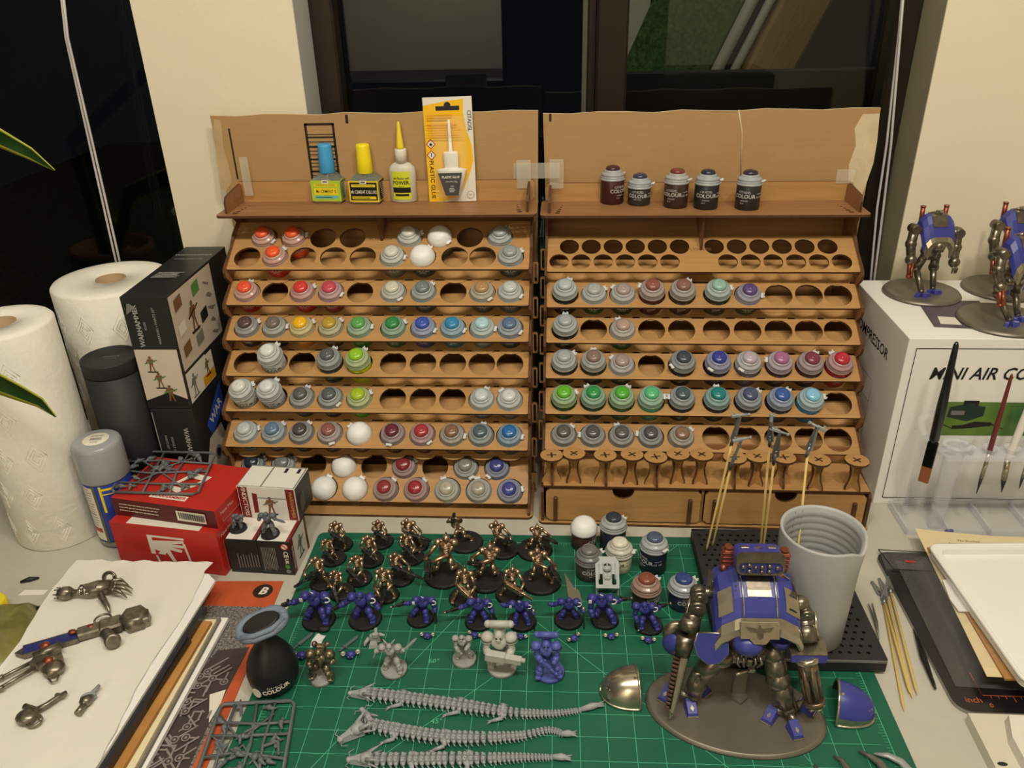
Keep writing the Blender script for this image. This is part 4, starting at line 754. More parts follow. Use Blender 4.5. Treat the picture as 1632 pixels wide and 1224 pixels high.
# odds and ends at the left edge
r = random.Random(3); g = G().ball((0, 0, .9), (7.5, 5.5, 1.7), seg=22, rings=12)
g.v = [Vector((p.x+r.uniform(-.4, .4), p.y+r.uniform(-.4, .4), max(0, p.z*(1+.35*math.sin(p.x*1.3+p.y*.9))+r.uniform(-.2, .2)))) for p in g.v]
q = P(-30, 1030, 0); R = empty('plastic_bag', T(q.x, q.y, -.28), 'crumpled olive-green plastic bag at the left edge', 'bag'); obj('bag_film', g, mat('olive_film', C(124, 118, 66), .3, bump=.6, bs=30, var=.4, vs_=25), R)
obj('strap', G().tube([(3, 5.2, .6), (5.5, 4.6, 1.6), (7.2, 3.4, 1.2), (9, 4.4, .6)], .4, 8), mat('olive_black_strap', C(52, 46, 30), .5), R)
q = P(-8, 966, .5); tag(obj('yellow_cap', G().lathe([(1.3, 0), (1.35, .2), (1.3, 1.6), (1.1, 1.75)], 24), PY_, None, T(q.x, q.y, -.28)), 'small bright yellow bottle cap at the left edge above the bag', 'cap')
q = P(47, 926, -.2); tag(obj('black_clip', G().tube([(-.9, -.3, .15), (0, .1, .25), (.9, .5, .15)], [.15, .32, .12], 8), BLACKP, None, T(q.x, q.y, -.28)), 'tiny black clip lying on the desk below the towel roll', 'clip')
q = P(52, 944, -.2); tag(obj('paper_scrap', G().prism([(-1.5, -.5), (1.4, -.3), (1.6, .5), (-1.2, .4)], 0, .05), PAPER, None, T(q.x, q.y, -.29)), 'white paper scrap on the desk under the black clip', 'paper')

# ------------------------------------------------------------------ cutting mat
R = empty('cutting_mat', T(0, 0, 0), 'green self-healing cutting mat with pale grid lines in the centre', 'cutting mat')
obj('mat_sheet', gT(flat(rrect(-9.3, -24.3, 52.2, 21.8, .8), [], .28), T(0, 0, -.145)), [mat('mat_green', C(20, 93, 69), .5, var=.06, vs_=12, bump=.12, bs=500), mat('mat_green_edge', C(24, 84, 62), .6)], R)
GL = mat('mat_print', C(92, 190, 150), .5); g = G(); n_ = 2.54
def ln(x0, y0, x1, y1, w=.05):
    d = Vector((x1-x0, y1-y0, 0)).normalized(); s = Vector((-d.y, d.x, 0))*w/2; a, b = Vector((x0, y0, .006)), Vector((x1, y1, .006)); g.add([a-s, b-s, b+s, a+s], [(0, 1, 2, 3)])
for k in range(-3, 21): ln(k*n_, -9*n_, k*n_, 8*n_, .06 if k in (-3, 20) else .045)
for k in range(-9, 9): ln(-3*n_, k*n_, 20*n_, k*n_, .06 if k in (-9, 8) else .045)
ln(-3*n_, -9*n_, 14*n_, 8*n_); ln(-3*n_, -9*n_, 6.8*n_, 8*n_); ln(19*n_, -9*n_, 2*n_, 8*n_); ln(20*n_, -9*n_, 10.2*n_, 8*n_)
for k in range(0, 17*8):
    L = .9 if k % 8 == 0 else .7 if k % 4 == 0 else .45; y = (-9+k/8)*n_; ln(-3*n_, y, -3*n_+L, y, .03); ln(20*n_-L, y, 20*n_, y, .03)
for k in range(0, 23*8):
    L = .9 if k % 8 == 0 else .7 if k % 4 == 0 else .45; x = (-3+k/8)*n_; ln(x, 8*n_-L, x, 8*n_, .03)
obj('grid_lines', g, GL, R)
g = G(); join(g, text('45\u00b0', .8, ext=.001), T(3.7*n_, -2.5*n_, .01)); join(g, text('60\u00b0', .8, ext=.001), T(3.2*n_, .4*n_, .01)); join(g, text('45\u00b0', .8, ext=.001), T(12*n_, -1.6*n_, .01)); obj('angle_numbers', g, GL, R)

# ------------------------------------------------------------------ paints on the mat
for px, py, but, body, tall, rz, wh, l, ti in (
    (930, 868, None, (70, 44, 38), 0, 70, True, 'white domed paint pot at back left of the mat pot cluster', None),
    (976, 872, (52, 60, 72), (36, 42, 54), 1, 30, False, 'tall dark navy paint pot behind the cream pot', None),
    (938, 915, (112, 112, 108), (70, 60, 60), 0, 20, False, 'dark grey-lidded paint pot in front of the white domed one', (120, 122, 120)),
    (986, 903, (218, 214, 196), (206, 200, 176), 0, -30, False, 'cream paint pot with milky lid between grey and navy pots', (206, 204, 190)),
    (1040, 905, (78, 92, 116), (26, 32, 48), 1, -60, False, 'tall navy paint pot with clear lid at right of the cluster', None),
    (1028, 962, (132, 76, 58), (48, 36, 32), 0, 30, False, 'brown-lidded paint pot behind a blue figurine', (170, 140, 128)),
    (1086, 962, (54, 72, 128), (34, 38, 64), 0, 24, False, 'blue-lidded paint pot beside the large walker model', None)):
    q = P(px, py, 0); pot(T(q.x, q.y, 0, rz=rz), but, body, l, bool(tall), 100, white=wh, lidtint=ti, tk=.12)

# ------------------------------------------------------------------ small figurines
BRZ = mat('bronze_paint', C(214, 188, 160), .3, metal=.9, col2=C(140, 112, 90), vs_=330); GUN = mat('black_gun_plastic', C(36, 37, 37), .4); BASE = mat('black_base', C(32, 31, 31), .6, bump=.4, bs=500)
BLU = mat('figure_blue', C(56, 58, 134), .42, var=.12, vs_=120); SLV = mat('figure_silver', C(170, 165, 150), .3, metal=.85, var=.2, vs_=200); GRP = mat('grey_figure_plastic', C(160, 160, 158), .5); GRD = mat('dark_grey_plastic', C(96, 104, 108), .5)
BLL = mat('light_blue_plastic', C(84, 94, 168), .4); WHT = mat('figure_white', C(220, 220, 220), .6)
def basedisc(r, h=.35, m=None, par=None, tx=False):
    return obj('base', G().lathe([(r, 0), (r*.93, h*.85), (r*.9, h)], 30), m or BASE, par)
def robot(bx, by, hx, hy, r, gun, lab, seed, stance=0, blade=0, big=1.0):
    b = P(bx, by, .3); hd = PY(hx, hy, b.y-.3); H = max(2.2, hd.z-.35); hxo = hd.x-b.x; rr = random.Random(seed)
    R = empty('robot_figurine', T(b.x, b.y, .01), lab, 'figurine', 'bronze skeletal robot figurines'); basedisc(r, par=R)
    s = H/2.75; dx = hxo; yo = -.3
    hip = Vector((dx*.45, yo*.3, .35+H*.48)); sh = Vector((dx*.85, yo, .35+H*.8)); nk = Vector((dx, yo-.1, .35+H*.9)); w = .42*s
    g = G()
    # spine, pelvis, legs and arms
    g.tube([hip, (hip+sh)/2+Vector((0, .12*s, 0)), sh, nk], [.13*s, .09*s, .14*s, .09*s], 7); g.ball(hip, (.3*s, .2*s, .18*s), seg=9, rings=5)
    for sd in (-1, 1):
        fx = sd*(.55+.25*rr.random())*s; fy = rr.uniform(-.5, .5)*s+(stance*sd*.35)
        kn = hip+Vector((sd*.42*s, -.42*s, -.5*s)); ft = Vector((dx*.2+fx, fy, .42)); hp = hip+Vector((sd*.2*s, 0, -.03))
        g.tube([hp, (hp+kn)/2, kn], [.15*s, .19*s, .13*s], 7).ball(kn, .15*s, seg=8, rings=5).tube([kn, (kn+ft)/2+Vector((0, .12*s, 0)), ft], [.12*s, .18*s, .1*s], 7).box(ft+Vector((0, -.14*s, .02)), (.22*s, .46*s, .14*s), b=.04)
    obj('body', g, BRZ, R); g = G()
    # ribcage
    g.ball(sh-Vector((0, -.02, .28*s)), (.38*s, .28*s, .4*s), seg=10, rings=6)
    for k in range(4): g.tube([sh+Vector((-.38*s, .05, -.08*s-.14*s*k)), sh+Vector((0, -.32*s, -.16*s-.14*s*k)), sh+Vector((.38*s, .05, -.08*s-.14*s*k))], [.04*s, .05*s, .04*s], 5)
    for sd in (-1, 1): g.ball(sh+Vector((sd*w, .02, .02)), (.24*s, .22*s, .23*s), seg=9, rings=5); g.tube([sh+Vector((sd*.1, .1, .1)), sh+Vector((sd*w, .12, .14*s))], [.09*s, .12*s], 6)
    obj('ribcage', g, BRZ, R)
    g = G().ball(nk+Vector((0, -.05*s, .1*s)), (.2*s, .24*s, .24*s), seg=10, rings=7).box(nk+Vector((0, -.17*s, -.04*s)), (.17*s, .12*s, .14*s), b=.03)
    if blade: g.cyl(nk+Vector((0, 0, .2*s)), nk+Vector((0, .05, .55*s)), .1*s, .02, 6)
    for sd in (-1, 1): g.ball(nk+Vector((sd*.07*s, -.24*s, .1*s)), .035*s, m=1, seg=6, rings=4)
    obj('skull', g, [BRZ, GUN], R)
    # gun held across the body; hands on it
    a = Vector(gun[0])*s; e = Vector(gun[1])*s; c = Vector((dx*.7, yo-.55*s, .35+H*.5)); A, E = c+a, c+e; d = (E-A)
    h1_, h2_ = A+d*.25, A+d*.55
    g = G()
    for sd, h in ((-1, h1_ if h1_.x < h2_.x else h2_), (1, h2_ if h1_.x < h2_.x else h1_)):
        s0 = sh+Vector((sd*w, 0, 0)); el = (s0+h)/2+Vector((sd*.38*s, .05, -.12*s)); g.tube([s0, el], [.11*s, .13*s], 7).ball(el, .12*s, seg=8, rings=5).tube([el, h], [.14*s, .09*s], 7).ball(h, .12*s, seg=8, rings=5)
        for q in range(3): g.tube([h, h+Vector((.1*s*(q-1), -.14*s, -.05*s)), h+Vector((.1*s*(q-1), -.16*s, .08*s))], .03*s, 4)
    obj('arms', g, BRZ, R)
    g = G(); Mg = along(A, E); L = d.length
    if blade == 2: g.prism([(-.1*s, 0), (.1*s, 0), (.35*s, L*.6), (.1*s, L), (-.15*s, L*.7)], -.05, .05, 0, Mg @ T(rx=90))
    g.box((0, 0, L*.3), (.32*s, .42*s, L*.5), T=Mg, b=.05).cyl((0, 0, L*.4), (0, 0, L), .12*s, .1*s, T=Mg, seg=7).cyl((.14*s, 0, L*.45), (.14*s, 0, L*.9), .05*s, T=Mg, seg=6).box((0, .2*s, L*.25), (.1*s, .3*s, .16*s), T=Mg, b=.03).box((0, 0, L*.97), (.2*s, .2*s, .12*s), T=Mg, b=.03)
    for k in range(5): g.box((0, 0, L*(.5+.09*k)), (.2*s, .22*s, .06*s), T=Mg)
    obj('gun', g, GUN if blade < 3 else BRZ, R); return R
DG = ((-.7, .1, .35), (1.4, -.9, -.6)); LGn = ((.6, .1, .3), (-1.6, -.5, -.55))
RB = [
 (542, 866, 534, 830, 1.6, ((-.5, 0, .5), (1.3, -.6, -.5)), 'back-left bronze robot figurine, nearest the figure boxes'),
 (607, 861, 602, 828, 1.6, ((-.4, 0, .4), (1.3, -.7, -.6)), 'bronze robot figurine in back row behind the left rack corner, second'),
 (664, 866, 648, 826, 1.6, ((-.4, 0, .2), (1.9, -.3, -.3)), 'bronze robot figurine in back row aiming its black gun right'),
 (531, 888, 519, 858, 1.6, ((-.4, 0, .2), (1.0, -.8, -.8)), 'hunched bronze robot figurine second in the leftmost column'),
 (591, 890, 586, 852, 1.6, ((-.5, 0, .3), (1.0, -.8, -.6)), 'bronze robot figurine with arms akimbo in second row'),
 (656, 886, 645, 850, 1.6, ((-.3, 0, .4), (1.2, -.8, -.8)), 'bronze robot figurine in second row beside the tallest one'),
 (515, 926, 503, 886, 1.6, ((.3, 0, .4), (-1.8, -.6, -.9)), 'leftmost bronze robot figurine pointing its gun off the mat'),
 (573, 920, 567, 884, 1.5, ((-.8, -.1, .4), (.7, -.9, -.9)), 'bronze robot figurine with gun slung low in third row'),
 (638, 918, 629, 880, 1.7, ((-.4, 0, .3), (2.4, -.5, -.6)), 'bronze robot figurine whose long black gun points right, third row'),
 (545, 942, 533, 908, 1.5, ((-.3, 0, -.2), (.3, -1, -1.4)), 'bronze robot figurine stooping beside the leftmost blue soldier'),
 (616, 946, 609, 903, 1.5, ((.3, 0, -.2), (-.3, -1, -1.5)), 'bronze robot figurine stooping between two blue soldiers'),
]
for i, a in enumerate(RB): robot(a[0], a[1], a[2], a[3], a[4], a[5], a[6], i, stance=i % 3-1)
RB2 = [
 (708, 915, 711, 852, 2.35, ((-.9, 0, .2), (-.9, -.4, -.8)), 'tall bronze robot figurine striding on a large round base', 1),
 (742, 862, 722, 822, 2.2, ((-.2, 0, 1.0), (-.1, .2, 1.9)), 'bronze robot figurine raising a black gun beside the tallest', 1),
 (802, 873, 790, 830, 2.0, ((.6, 0, .2), (1.2, -.4, -.6)), 'bronze robot figurine with pointed crest and curved blade arm', 2),
 (852, 874, 856, 836, 2.2, ((.5, 0, .5), (1.9, -.2, -.1)), 'bronze robot figurine swinging a grey blade to the right, back row', 2),
 (775, 922, 781, 866, 2.3, ((-.4, 0, .3), (-1.2, .2, .2)), 'hunched bronze robot figurine with claws in the middle of the group', 1),
 (862, 924, 856, 873, 2.4, ((.7, 0, .4), (1.4, -.6, -.6)), 'large bronze robot figurine lunging beside the paint pots', 2),
 (738, 950, 741, 905, 1.65, ((-.5, 0, .3), (1.1, -.8, -.9)), 'bronze robot figurine with metallic rifle behind the fourth blue soldier', 3),
 (812, 945, 817, 903, 1.65, ((-.5, 0, .2), (1.6, -.7, -.7)), 'bronze robot figurine with metallic rifle behind the fifth blue soldier', 3)]
for i, a in enumerate(RB2): robot(a[0], a[1], a[2], a[3], a[4], a[5], a[6], 20+i, stance=1, blade=a[7])
def soldier(bx, by, hx, hy, r, lab, mb, arms, weap, basem=None, grp=None, mark=True, s0=1.0, seed=0, cape=None, baseh=.35, pack=True, wm=None, crest=0, name='soldier_figurine'):
    b = P(bx, by, .3); hd = PY(hx, hy, b.y-.4); H = max(1.8, hd.z-baseh)*1.0; dx = hd.x-b.x
    R = empty(name, T(b.x, b.y, .01), lab, 'figurine', grp); basedisc(r, baseh, basem, R)
    s = H/2.6*s0; hip = Vector((dx*.3, .15, baseh+H*.42)); ch = Vector((dx*.8, -.15, baseh+H*.72)); g = G(); rr = random.Random(seed)
    for sd in (-1, 1):
        ft = Vector((dx*.1+sd*(.55+.15*rr.random())*s, rr.uniform(-.5, .3)*s, baseh)); kn = (hip+ft)/2+Vector((sd*.2*s, -.32*s, .08))
        hp = hip+Vector((sd*.22*s, 0, 0)); g.tube([hp, (hp+kn)/2, kn], [.24*s, .28*s, .22*s], 8).ball(kn, (.23*s, .24*s, .24*s), seg=9, rings=6).tube([kn, (kn+ft)/2, ft+Vector((0, 0, .12*s))], [.2*s, .29*s, .24*s], 8).box(ft+Vector((0, -.12*s, .11*s)), (.36*s, .6*s, .22*s), b=.07)
    g.ball(hip, (.38*s, .3*s, .28*s), seg=10, rings=6).tube([hip, (hip+ch)/2, ch, ch+Vector((0, 0, .3*s))], [.34*s, .36*s, .55*s, .3*s], 12, flat=.8).ball(ch+Vector((0, -.16*s, 0)), (.44*s, .3*s, .34*s), seg=12, rings=7)
    hands = []
    for sd, hnd in ((-1, arms[0]), (1, arms[1])):
        sp2 = ch+Vector((sd*.6*s, 0, .08*s)); h = ch+Vector(hnd)*s; el = (sp2+h)/2+Vector((sd*.14*s, .05*s, -.18*s)); hands.append(h)
        g.tube([sp2, el], [.2*s, .19*s], 8).ball(el, .2*s, seg=8, rings=5).tube([el, (el+h)/2, h], [.19*s, .23*s, .15*s], 8).ball(h, .18*s, seg=8, rings=5)
    obj('body', g, mb, R)
    for sd in (-1, 1):
        c = ch+Vector((sd*.62*s, .02, .14*s)); g = G().ball(c, (.36*s, .36*s, .37*s), seg=14, rings=8, cut=-.35).lathe([(.31*s, -.15*s), (.38*s, -.11*s), (.36*s, -.05*s)], 14, T=Matrix.Translation(c), cap=(False, False)); o = obj('shoulder_pad', g, mb, R)
        if mark and sd == 1:
            q = G().tube([c+Vector((.2*s+.2*s*math.cos(t), -.34*s+.04*math.cos(t), .05*s+.2*s*math.sin(t))) for t in [-2.2+.45*k for k in range(10)]], .05*s, 5); obj('white_emblem', q, WHT, o)
        if mark and sd == -1 and seed % 2 == 0: obj('white_emblem', G().box(c+Vector((-.15*s, -.38*s, .05*s)), (.22*s, .06*s, .28*s), b=.03), WHT, o)
    hc = ch+Vector((0, -.2*s, .5*s)); g = G().ball(hc, (.25*s, .27*s, .29*s), seg=12, rings=8).box(hc+Vector((0, -.22*s, -.1*s)), (.22*s, .16*s, .18*s), b=.05)
    for sd in (-1, 1): g.box(hc+Vector((sd*.1*s, -.25*s, .04*s)), (.09*s, .05*s, .05*s), 1)
    if crest:
        for sd in (-1, 1): g.cyl(hc+Vector((sd*.15*s, .1, .15*s)), hc+Vector((sd*.5*s, .2, .65*s)), .13*s, .02, 6)
    obj('helmet', g, [mb, GUN], R)
    if seed % 2 == 0 and mark: obj('helmet_flash', G().tube([hc+Vector((-.12*s, -.1*s, .3*s)), hc+Vector((.08*s, -.2*s, .27*s))], .04*s, 5), WHT, R)
    if pack:
        g = G().box(ch+Vector((0, .42*s, .25*s)), (.6*s, .36*s, .7*s), b=.1)
        for sd in (-1, 1): g.ball(ch+Vector((sd*.42*s, .45*s, .62*s)), .2*s, seg=10, rings=6)
        if pack == 2: g.cyl(ch+Vector((-.6*s, .3*s, .85*s)), ch+Vector((.6*s, .3*s, .85*s)), .2*s).ball(ch+Vector((-.6*s, .3*s, .85*s)), .21*s, seg=9, rings=6).ball(ch+Vector((.6*s, .3*s, .85*s)), .21*s, seg=9, rings=6)
        obj('backpack', g, mb, R)
    for wt, hi, dr, L in weap:
        h = hands[hi]; d = Vector(dr).normalized()*s; Mg = along(h-d*.25*L, h+d*L); LL = 1.25*L*s; g = G()
        if wt == 'gun': g.box((0, 0, LL*.35), (.2*s, .3*s, LL*.6), T=Mg, b=.05).cyl((0, 0, LL*.6), (0, 0, LL), .08*s, T=Mg, seg=8).box((0, .2*s, LL*.25), (.12*s, .26*s, .16*s), T=Mg, b=.03).cyl((0, 0, LL*.92), (0, 0, LL*1.05), .12*s, T=Mg, seg=8, m=1)
        elif wt == 'big': g.box((0, 0, LL*.35), (.42*s, .5*s, LL*.5), T=Mg, b=.08).box((0, 0, LL*.8), (.36*s, .4*s, LL*.42), T=Mg, b=.08).cyl((0, .1, LL*.8), (0, .1, LL*1.1), .13*s, T=Mg, seg=8)
        elif wt == 'sword': g.cyl((0, 0, 0), (0, 0, LL*.22), .07*s, T=Mg, seg=7).box((0, 0, LL*.24), (.4*s, .16*s, .1*s), T=Mg, b=.03).prism([(-.13*s, LL*.26), (.13*s, LL*.26), (.17*s, LL*.85), (.02*s, LL*1.05), (-.13*s, LL*.85)], -.04*s, .04*s, 0, Mg @ T(rx=90))
        elif wt == 'rod': g.cyl((0, 0, 0), (0, 0, LL), .06*s, T=Mg, seg=7).cyl((0, 0, 0), (0, 0, LL*.22), .13*s, T=Mg, seg=9, m=1)
        obj({'gun': 'gun', 'big': 'heavy_gun', 'sword': 'sword', 'rod': 'sword_hilt'}[wt], g, wm or [GUN, SLV], R)
    return R
BS = 'blue-armoured soldier figurines on black bases'
SO = [
 (508, 985, 499, 944, 1.85, ((-1.5, -.3, -.1), (.9, -.5, -.6)), [('gun', 0, (-1, -.3, -.25), 1.0)], 'leftmost blue soldier figurine with gun arm stretched left'),
 (582, 984, 573, 946, 1.85, ((-1.4, -.3, -.3), (1.2, -.4, -.4)), [('gun', 0, (-.9, -.3, -.4), .9)], 'second blue soldier figurine from left, arms spread'),
 (670, 983, 676, 952, 1.5, ((-1.5, -.1, -.1), (.9, -.3, -.7)), [('gun', 0, (-1, -.2, -.2), 1.2), ('sword', 1, (.0, -.2, -1), 1.1)], 'third blue soldier figurine from left, pistol left and blade down'),
 (763, 988, 763, 955, 1.55, ((-1.5, -.1, -.3), (1.0, -.3, -.5)), [('gun', 0, (-1, -.2, -.3), 1.2), ('sword', 1, (.35, -.2, -1), 1.0)], 'fourth blue soldier figurine from left, long pistol pointing left'),
 (832, 988, 827, 959, 1.6, ((-1.5, 0, .1), (1.2, -.4, -.5)), [('rod', 1, (.05, -.3, -1), 1.7)], 'blue soldier figurine lunging with silver sword hilt, fifth from left'),
 (906, 985, 907, 955, 1.6, ((-1.6, 0, -.1), (1.2, -.4, -.5)), [('rod', 1, (.05, -.3, -1), 1.7)], 'blue soldier figurine with silver hilt in front of the knife blade'),
 (964, 985, 957, 948, 1.55, ((-.6, -.5, -.9), (1.3, 0, .1)), [('sword', 0, (.4, -.4, -1), .9), ('gun', 1, (1, .1, .1), .8)], 'blue soldier figurine in front of the grey engine part'),
 (1034, 994, 1025, 962, 1.55, ((-.5, -.5, -.9), (1.2, 0, .2)), [('gun', 0, (.1, -.5, -.8), .7), ('gun', 1, (1, .1, .3), .9)], 'rightmost blue soldier figurine beside the brown paint pot')]
for i, a in enumerate(SO): soldier(a[0], a[1], a[2], a[3], a[4], a[7], BLU, a[5], a[6], grp=BS, seed=i, s0=1.12, pack=0)
GB = mat('pale_grey_base', C(156, 156, 152), .55, bump=.5, bs=160, var=.05)
BZD = mat('dark_bronze_figure', C(168, 156, 130), .36, metal=.8, col2=C(70, 62, 50), vs_=420)
soldier(513, 1078, 508, 1036, 1.2, 'dark bronze soldier figurine on a chipped pale grey base', BZD, ((-.6, -.5, -.4), (.8, -.3, -.2)), [('gun', 0, (.2, -.4, -1), .8)], basem=GB, mark=False, seed=11, s0=1.0)
soldier(628, 1064, 619, 1026, 1.4, 'light grey horned swordsman figurine raising a sword', GRP, ((-1.1, -.2, 0), (1.1, -.2, .1)), [('sword', 1, (1, .1, 1.1), 1.6), ('sword', 0, (-.3, 0, -.8), .8)], basem=GB, mark=False, seed=12, s0=.9, crest=1, wm=[GRP, GRP], pack=0)
soldier(740, 1048, 735, 1012, 1.3, 'small light grey kneeling figurine on a nicked round base', GRP, ((-.3, -.7, -.7), (.4, -.7, -.4)), [('gun', 0, (.3, -.5, .3), .7)], basem=GB, mark=False, seed=13, s0=.82, wm=[GRP, GRP], pack=0)
soldier(800, 1060, 794, 1007, 1.55, 'large pale grey heavy soldier figurine on cracked round base', mat('pale_grey_figure', C(184, 184, 176), .5), ((-.5, -.6, -.5), (.5, -.6, -.5)), [('big', 0, (1, -.1, -.1), 1.7)], basem=mat('pale_cracked_base', C(176, 176, 168), .55, bump=.8, bs=90), mark=False, seed=14, s0=1.0, wm=[MATS['pale_grey_figure']]*2, pack=2)
soldier(876, 1068, 869, 1022, 1.55, 'all-blue unpainted soldier figurine on a matching blue base', BLL, ((-.3, -.6, -.5), (.5, -.6, -.6)), [('gun', 0, (.8, -.2, -.7), 1.3)], basem=BLL, mark=False, seed=15, s0=.95, wm=[BLL, BLL], pack=2)
# two grey figures standing on the small boxes
def place_on(o, v): o.location = Vector(v)*U
zt = 4.6
o = soldier(380, 846, 378, 828, 1.05, 'small grey hunched figurine on the left small box', GRD, ((-.4, -.5, -.4), (.5, -.5, -.4)), [('gun', 0, (.3, -.3, -.9), .6)], mark=False, seed=16, s0=1.0, wm=[GRD, GRD], name='grey_figurine', pack=0); q = P(380, 843, zt); place_on(o, (q.x, q.y, zt+.02))
o = soldier(431, 850, 424, 820, 1.1, 'grey figurine with long blade on the right small box', GRD, ((-.8, -.3, -.1), (.9, -.3, 0)), [('sword', 1, (1, -.2, -.25), 1.2)], mark=False, seed=17, s0=.9, wm=[GRD, GRD], name='grey_figurine', pack=0); q = P(431, 852, zt); place_on(o, (q.x, q.y, zt+.02))
# loose bits on the mat
def bit(px, py, rz, kind, m, lab, s=1.0):
    q = P(px, py, .2); R = empty('model_part', T(q.x, q.y, .02, rz=rz, s=s), lab, 'model part')
    if kind == 'pack':
        obj('body', G().ball((0, 0, .42), (.55, .45, .42), seg=12, rings=7).box((0, .1, .35), (.8, .4, .5), b=.1), m, R)
        for sd in (-1, 1): obj('nozzle', G().lathe([(.2, 0), (.26, .25), (.22, .3), (.14, .2)], 12, T=T(sd*.75, .2, .35, rx=20)), SLV, R)
        obj('rivets', G().ball((-.2, -.4, .5), .09, seg=6, rings=4).ball((.2, -.42, .45), .09, seg=6, rings=4), SLV, R)
    elif kind == 'sword':
        obj('blade', G().prism([(-.16, .5), (.16, .5), (.2, 2.0), (0, 2.4), (-.16, 2.0)], .05, .2, 0), m, R); obj('hilt', G().box((0, .42, .15), (.6, .18, .2), b=.05).cyl((0, .4, .15), (0, -.2, .15), .1, seg=8).ball((0, -.25, .15), .14, seg=8, rings=5), m, R)
    elif kind == 'cape':
        g = G(); n = 7
        for i in range(n+1):
            for j in range(5): g.v.append(Vector((-.6+.3*j+.08*math.sin(i), .9-i*.28, .15+.18*math.sin(j*1.6+i*.6))))
        for i in range(n):
            for j in range(4): k = i*5+j; g.f.append([k, k+1, k+6, k+5]); g.m.append(0); g.s.append(True)
        g.box((0, 0, .12), (1.1, 1.7, .16), b=.05); obj('cloth', g, m, R)
    elif kind == 'dark': obj('shell', G().ball((0, 0, .3), (.8, .5, .35), seg=12, rings=7).box((.3, .1, .3), (.7, .5, .3), b=.08), m, R)
    elif kind == 'scrap':
        obj('armour', G().box((0, .3, .6), (1.1, .5, 1.1), b=.12).box((.1, .1, 1.2), (.7, .4, .6), b=.1).tube([(-.6, .2, .8), (-1.0, 0, .4), (-1.1, -.2, .1)], [.2, .2, .14], 7).tube([(.5, .2, 1.2), (1.1, 0, 1.1)], [.2, .14], 7), m, R); obj('cloak', G().prism([(-.7, -.6), (.3, -.5), (.2, .6), (-.5, .7)], .02, .4, 0, None, None, .8), m, R); obj('banner', G().prism([(0, 0), (.2, 0), (.25, 1.5), (-.05, 1.4)], .8, .95, 0), m, R)
    return R
bit(481, 1047, 0, 'pack', BLU, 'blue jet pack part leaning by the black ball handle'); bit(559, 1046, 12, 'pack', BLU, 'blue jet pack part with two nozzles below the grey sword')
bit(681, 1015, 0, 'pack', BLU, 'blue jet pack part right of the raised sword tip', .8); bit(756, 1014, -20, 'pack', BLU, 'blue jet pack part behind the small grey kneeling figurine', .8)
bit(829, 1016, -15, 'pack', BLU, 'blue jet pack part right of the heavy grey figurine', .8); bit(915, 1019, 40, 'pack', BLU, 'blue jet pack part tilted right of the all-blue figurine', .85)
bit(974, 1016, 5, 'pack', BLU, 'blue jet pack part below the silver-gun soldier', .8); bit(1033, 1022, -8, 'pack', BLU, 'small dark jet pack part rightmost in the row', .8)
bit(472, 1030, -32, 'sword', GRD, 'dark grey loose sword at the left edge of the mat'); bit(545, 1034, -34, 'sword', GRD, 'grey loose sword above the blue jet pack part')
bit(507, 1020, -8, 'cape', WHT, 'white textured cape part between two loose swords', .9); bit(516, 1003, 5, 'dark', BASE, 'black shell part just above the white cape', .9)
bit(598, 1025, 10, 'scrap', GRP, 'light grey armour scrap beside the horned swordsman')
# knife blade and engine part
q = P(912, 965, .1); o = obj('knife_blade', gT(flat([(-.25, 5.4), (-.3, 0), (1.1, 0), (1.1, 2.2), (.5, 2.9)], [], .1), T(0, 0, 0)), [mat('taupe_metal', C(132, 124, 104), .45, metal=.3), SLV], None, T(q.x, q.y, .12, rz=6)); tag(o, 'taupe scalpel-shaped blade standing out behind a blue soldier', 'blade')
q = P(968, 948, .1); R = empty('engine_part', T(q.x, q.y, .02), 'light grey moulded engine plate behind the blue soldiers', 'model part')
obj('frame_plate', gT(flat([(-1.3, 0), (1.3, 0), (1.35, 3.0), (.9, 3.6), (-.9, 3.6), (-1.35, 3.0)], [arc(0, 2.3, .55, n=14), rrect(-1.0, .4, -.5, 1.6, .1, 2), rrect(.5, .4, 1.0, 1.6, .1, 2)], .25), T(0, 0, 1.0, rx=35)), [mat('engine_grey', C(168, 172, 170), .5)]*2, R)
g = G()
for k in range(5): g.cyl((-.9+.45*k, .8, 1.6), (-.9+.45*k, 2.2, 2.7), .1, seg=7)
g.ball((0, 1.6, 2.5), (.5, .4, .35), seg=10, rings=6).box((0, .9, 1.7), (.7, .5, .5), b=.08); obj('cylinders', g, MATS['engine_grey'], R)
obj('side_struts', G().cyl((-1.2, 0, 0), (-1.2, 1.2, 1.8), .12, seg=7).cyl((1.2, 0, 0), (1.2, 1.2, 1.8), .12, seg=7), MATS['engine_grey'], R)

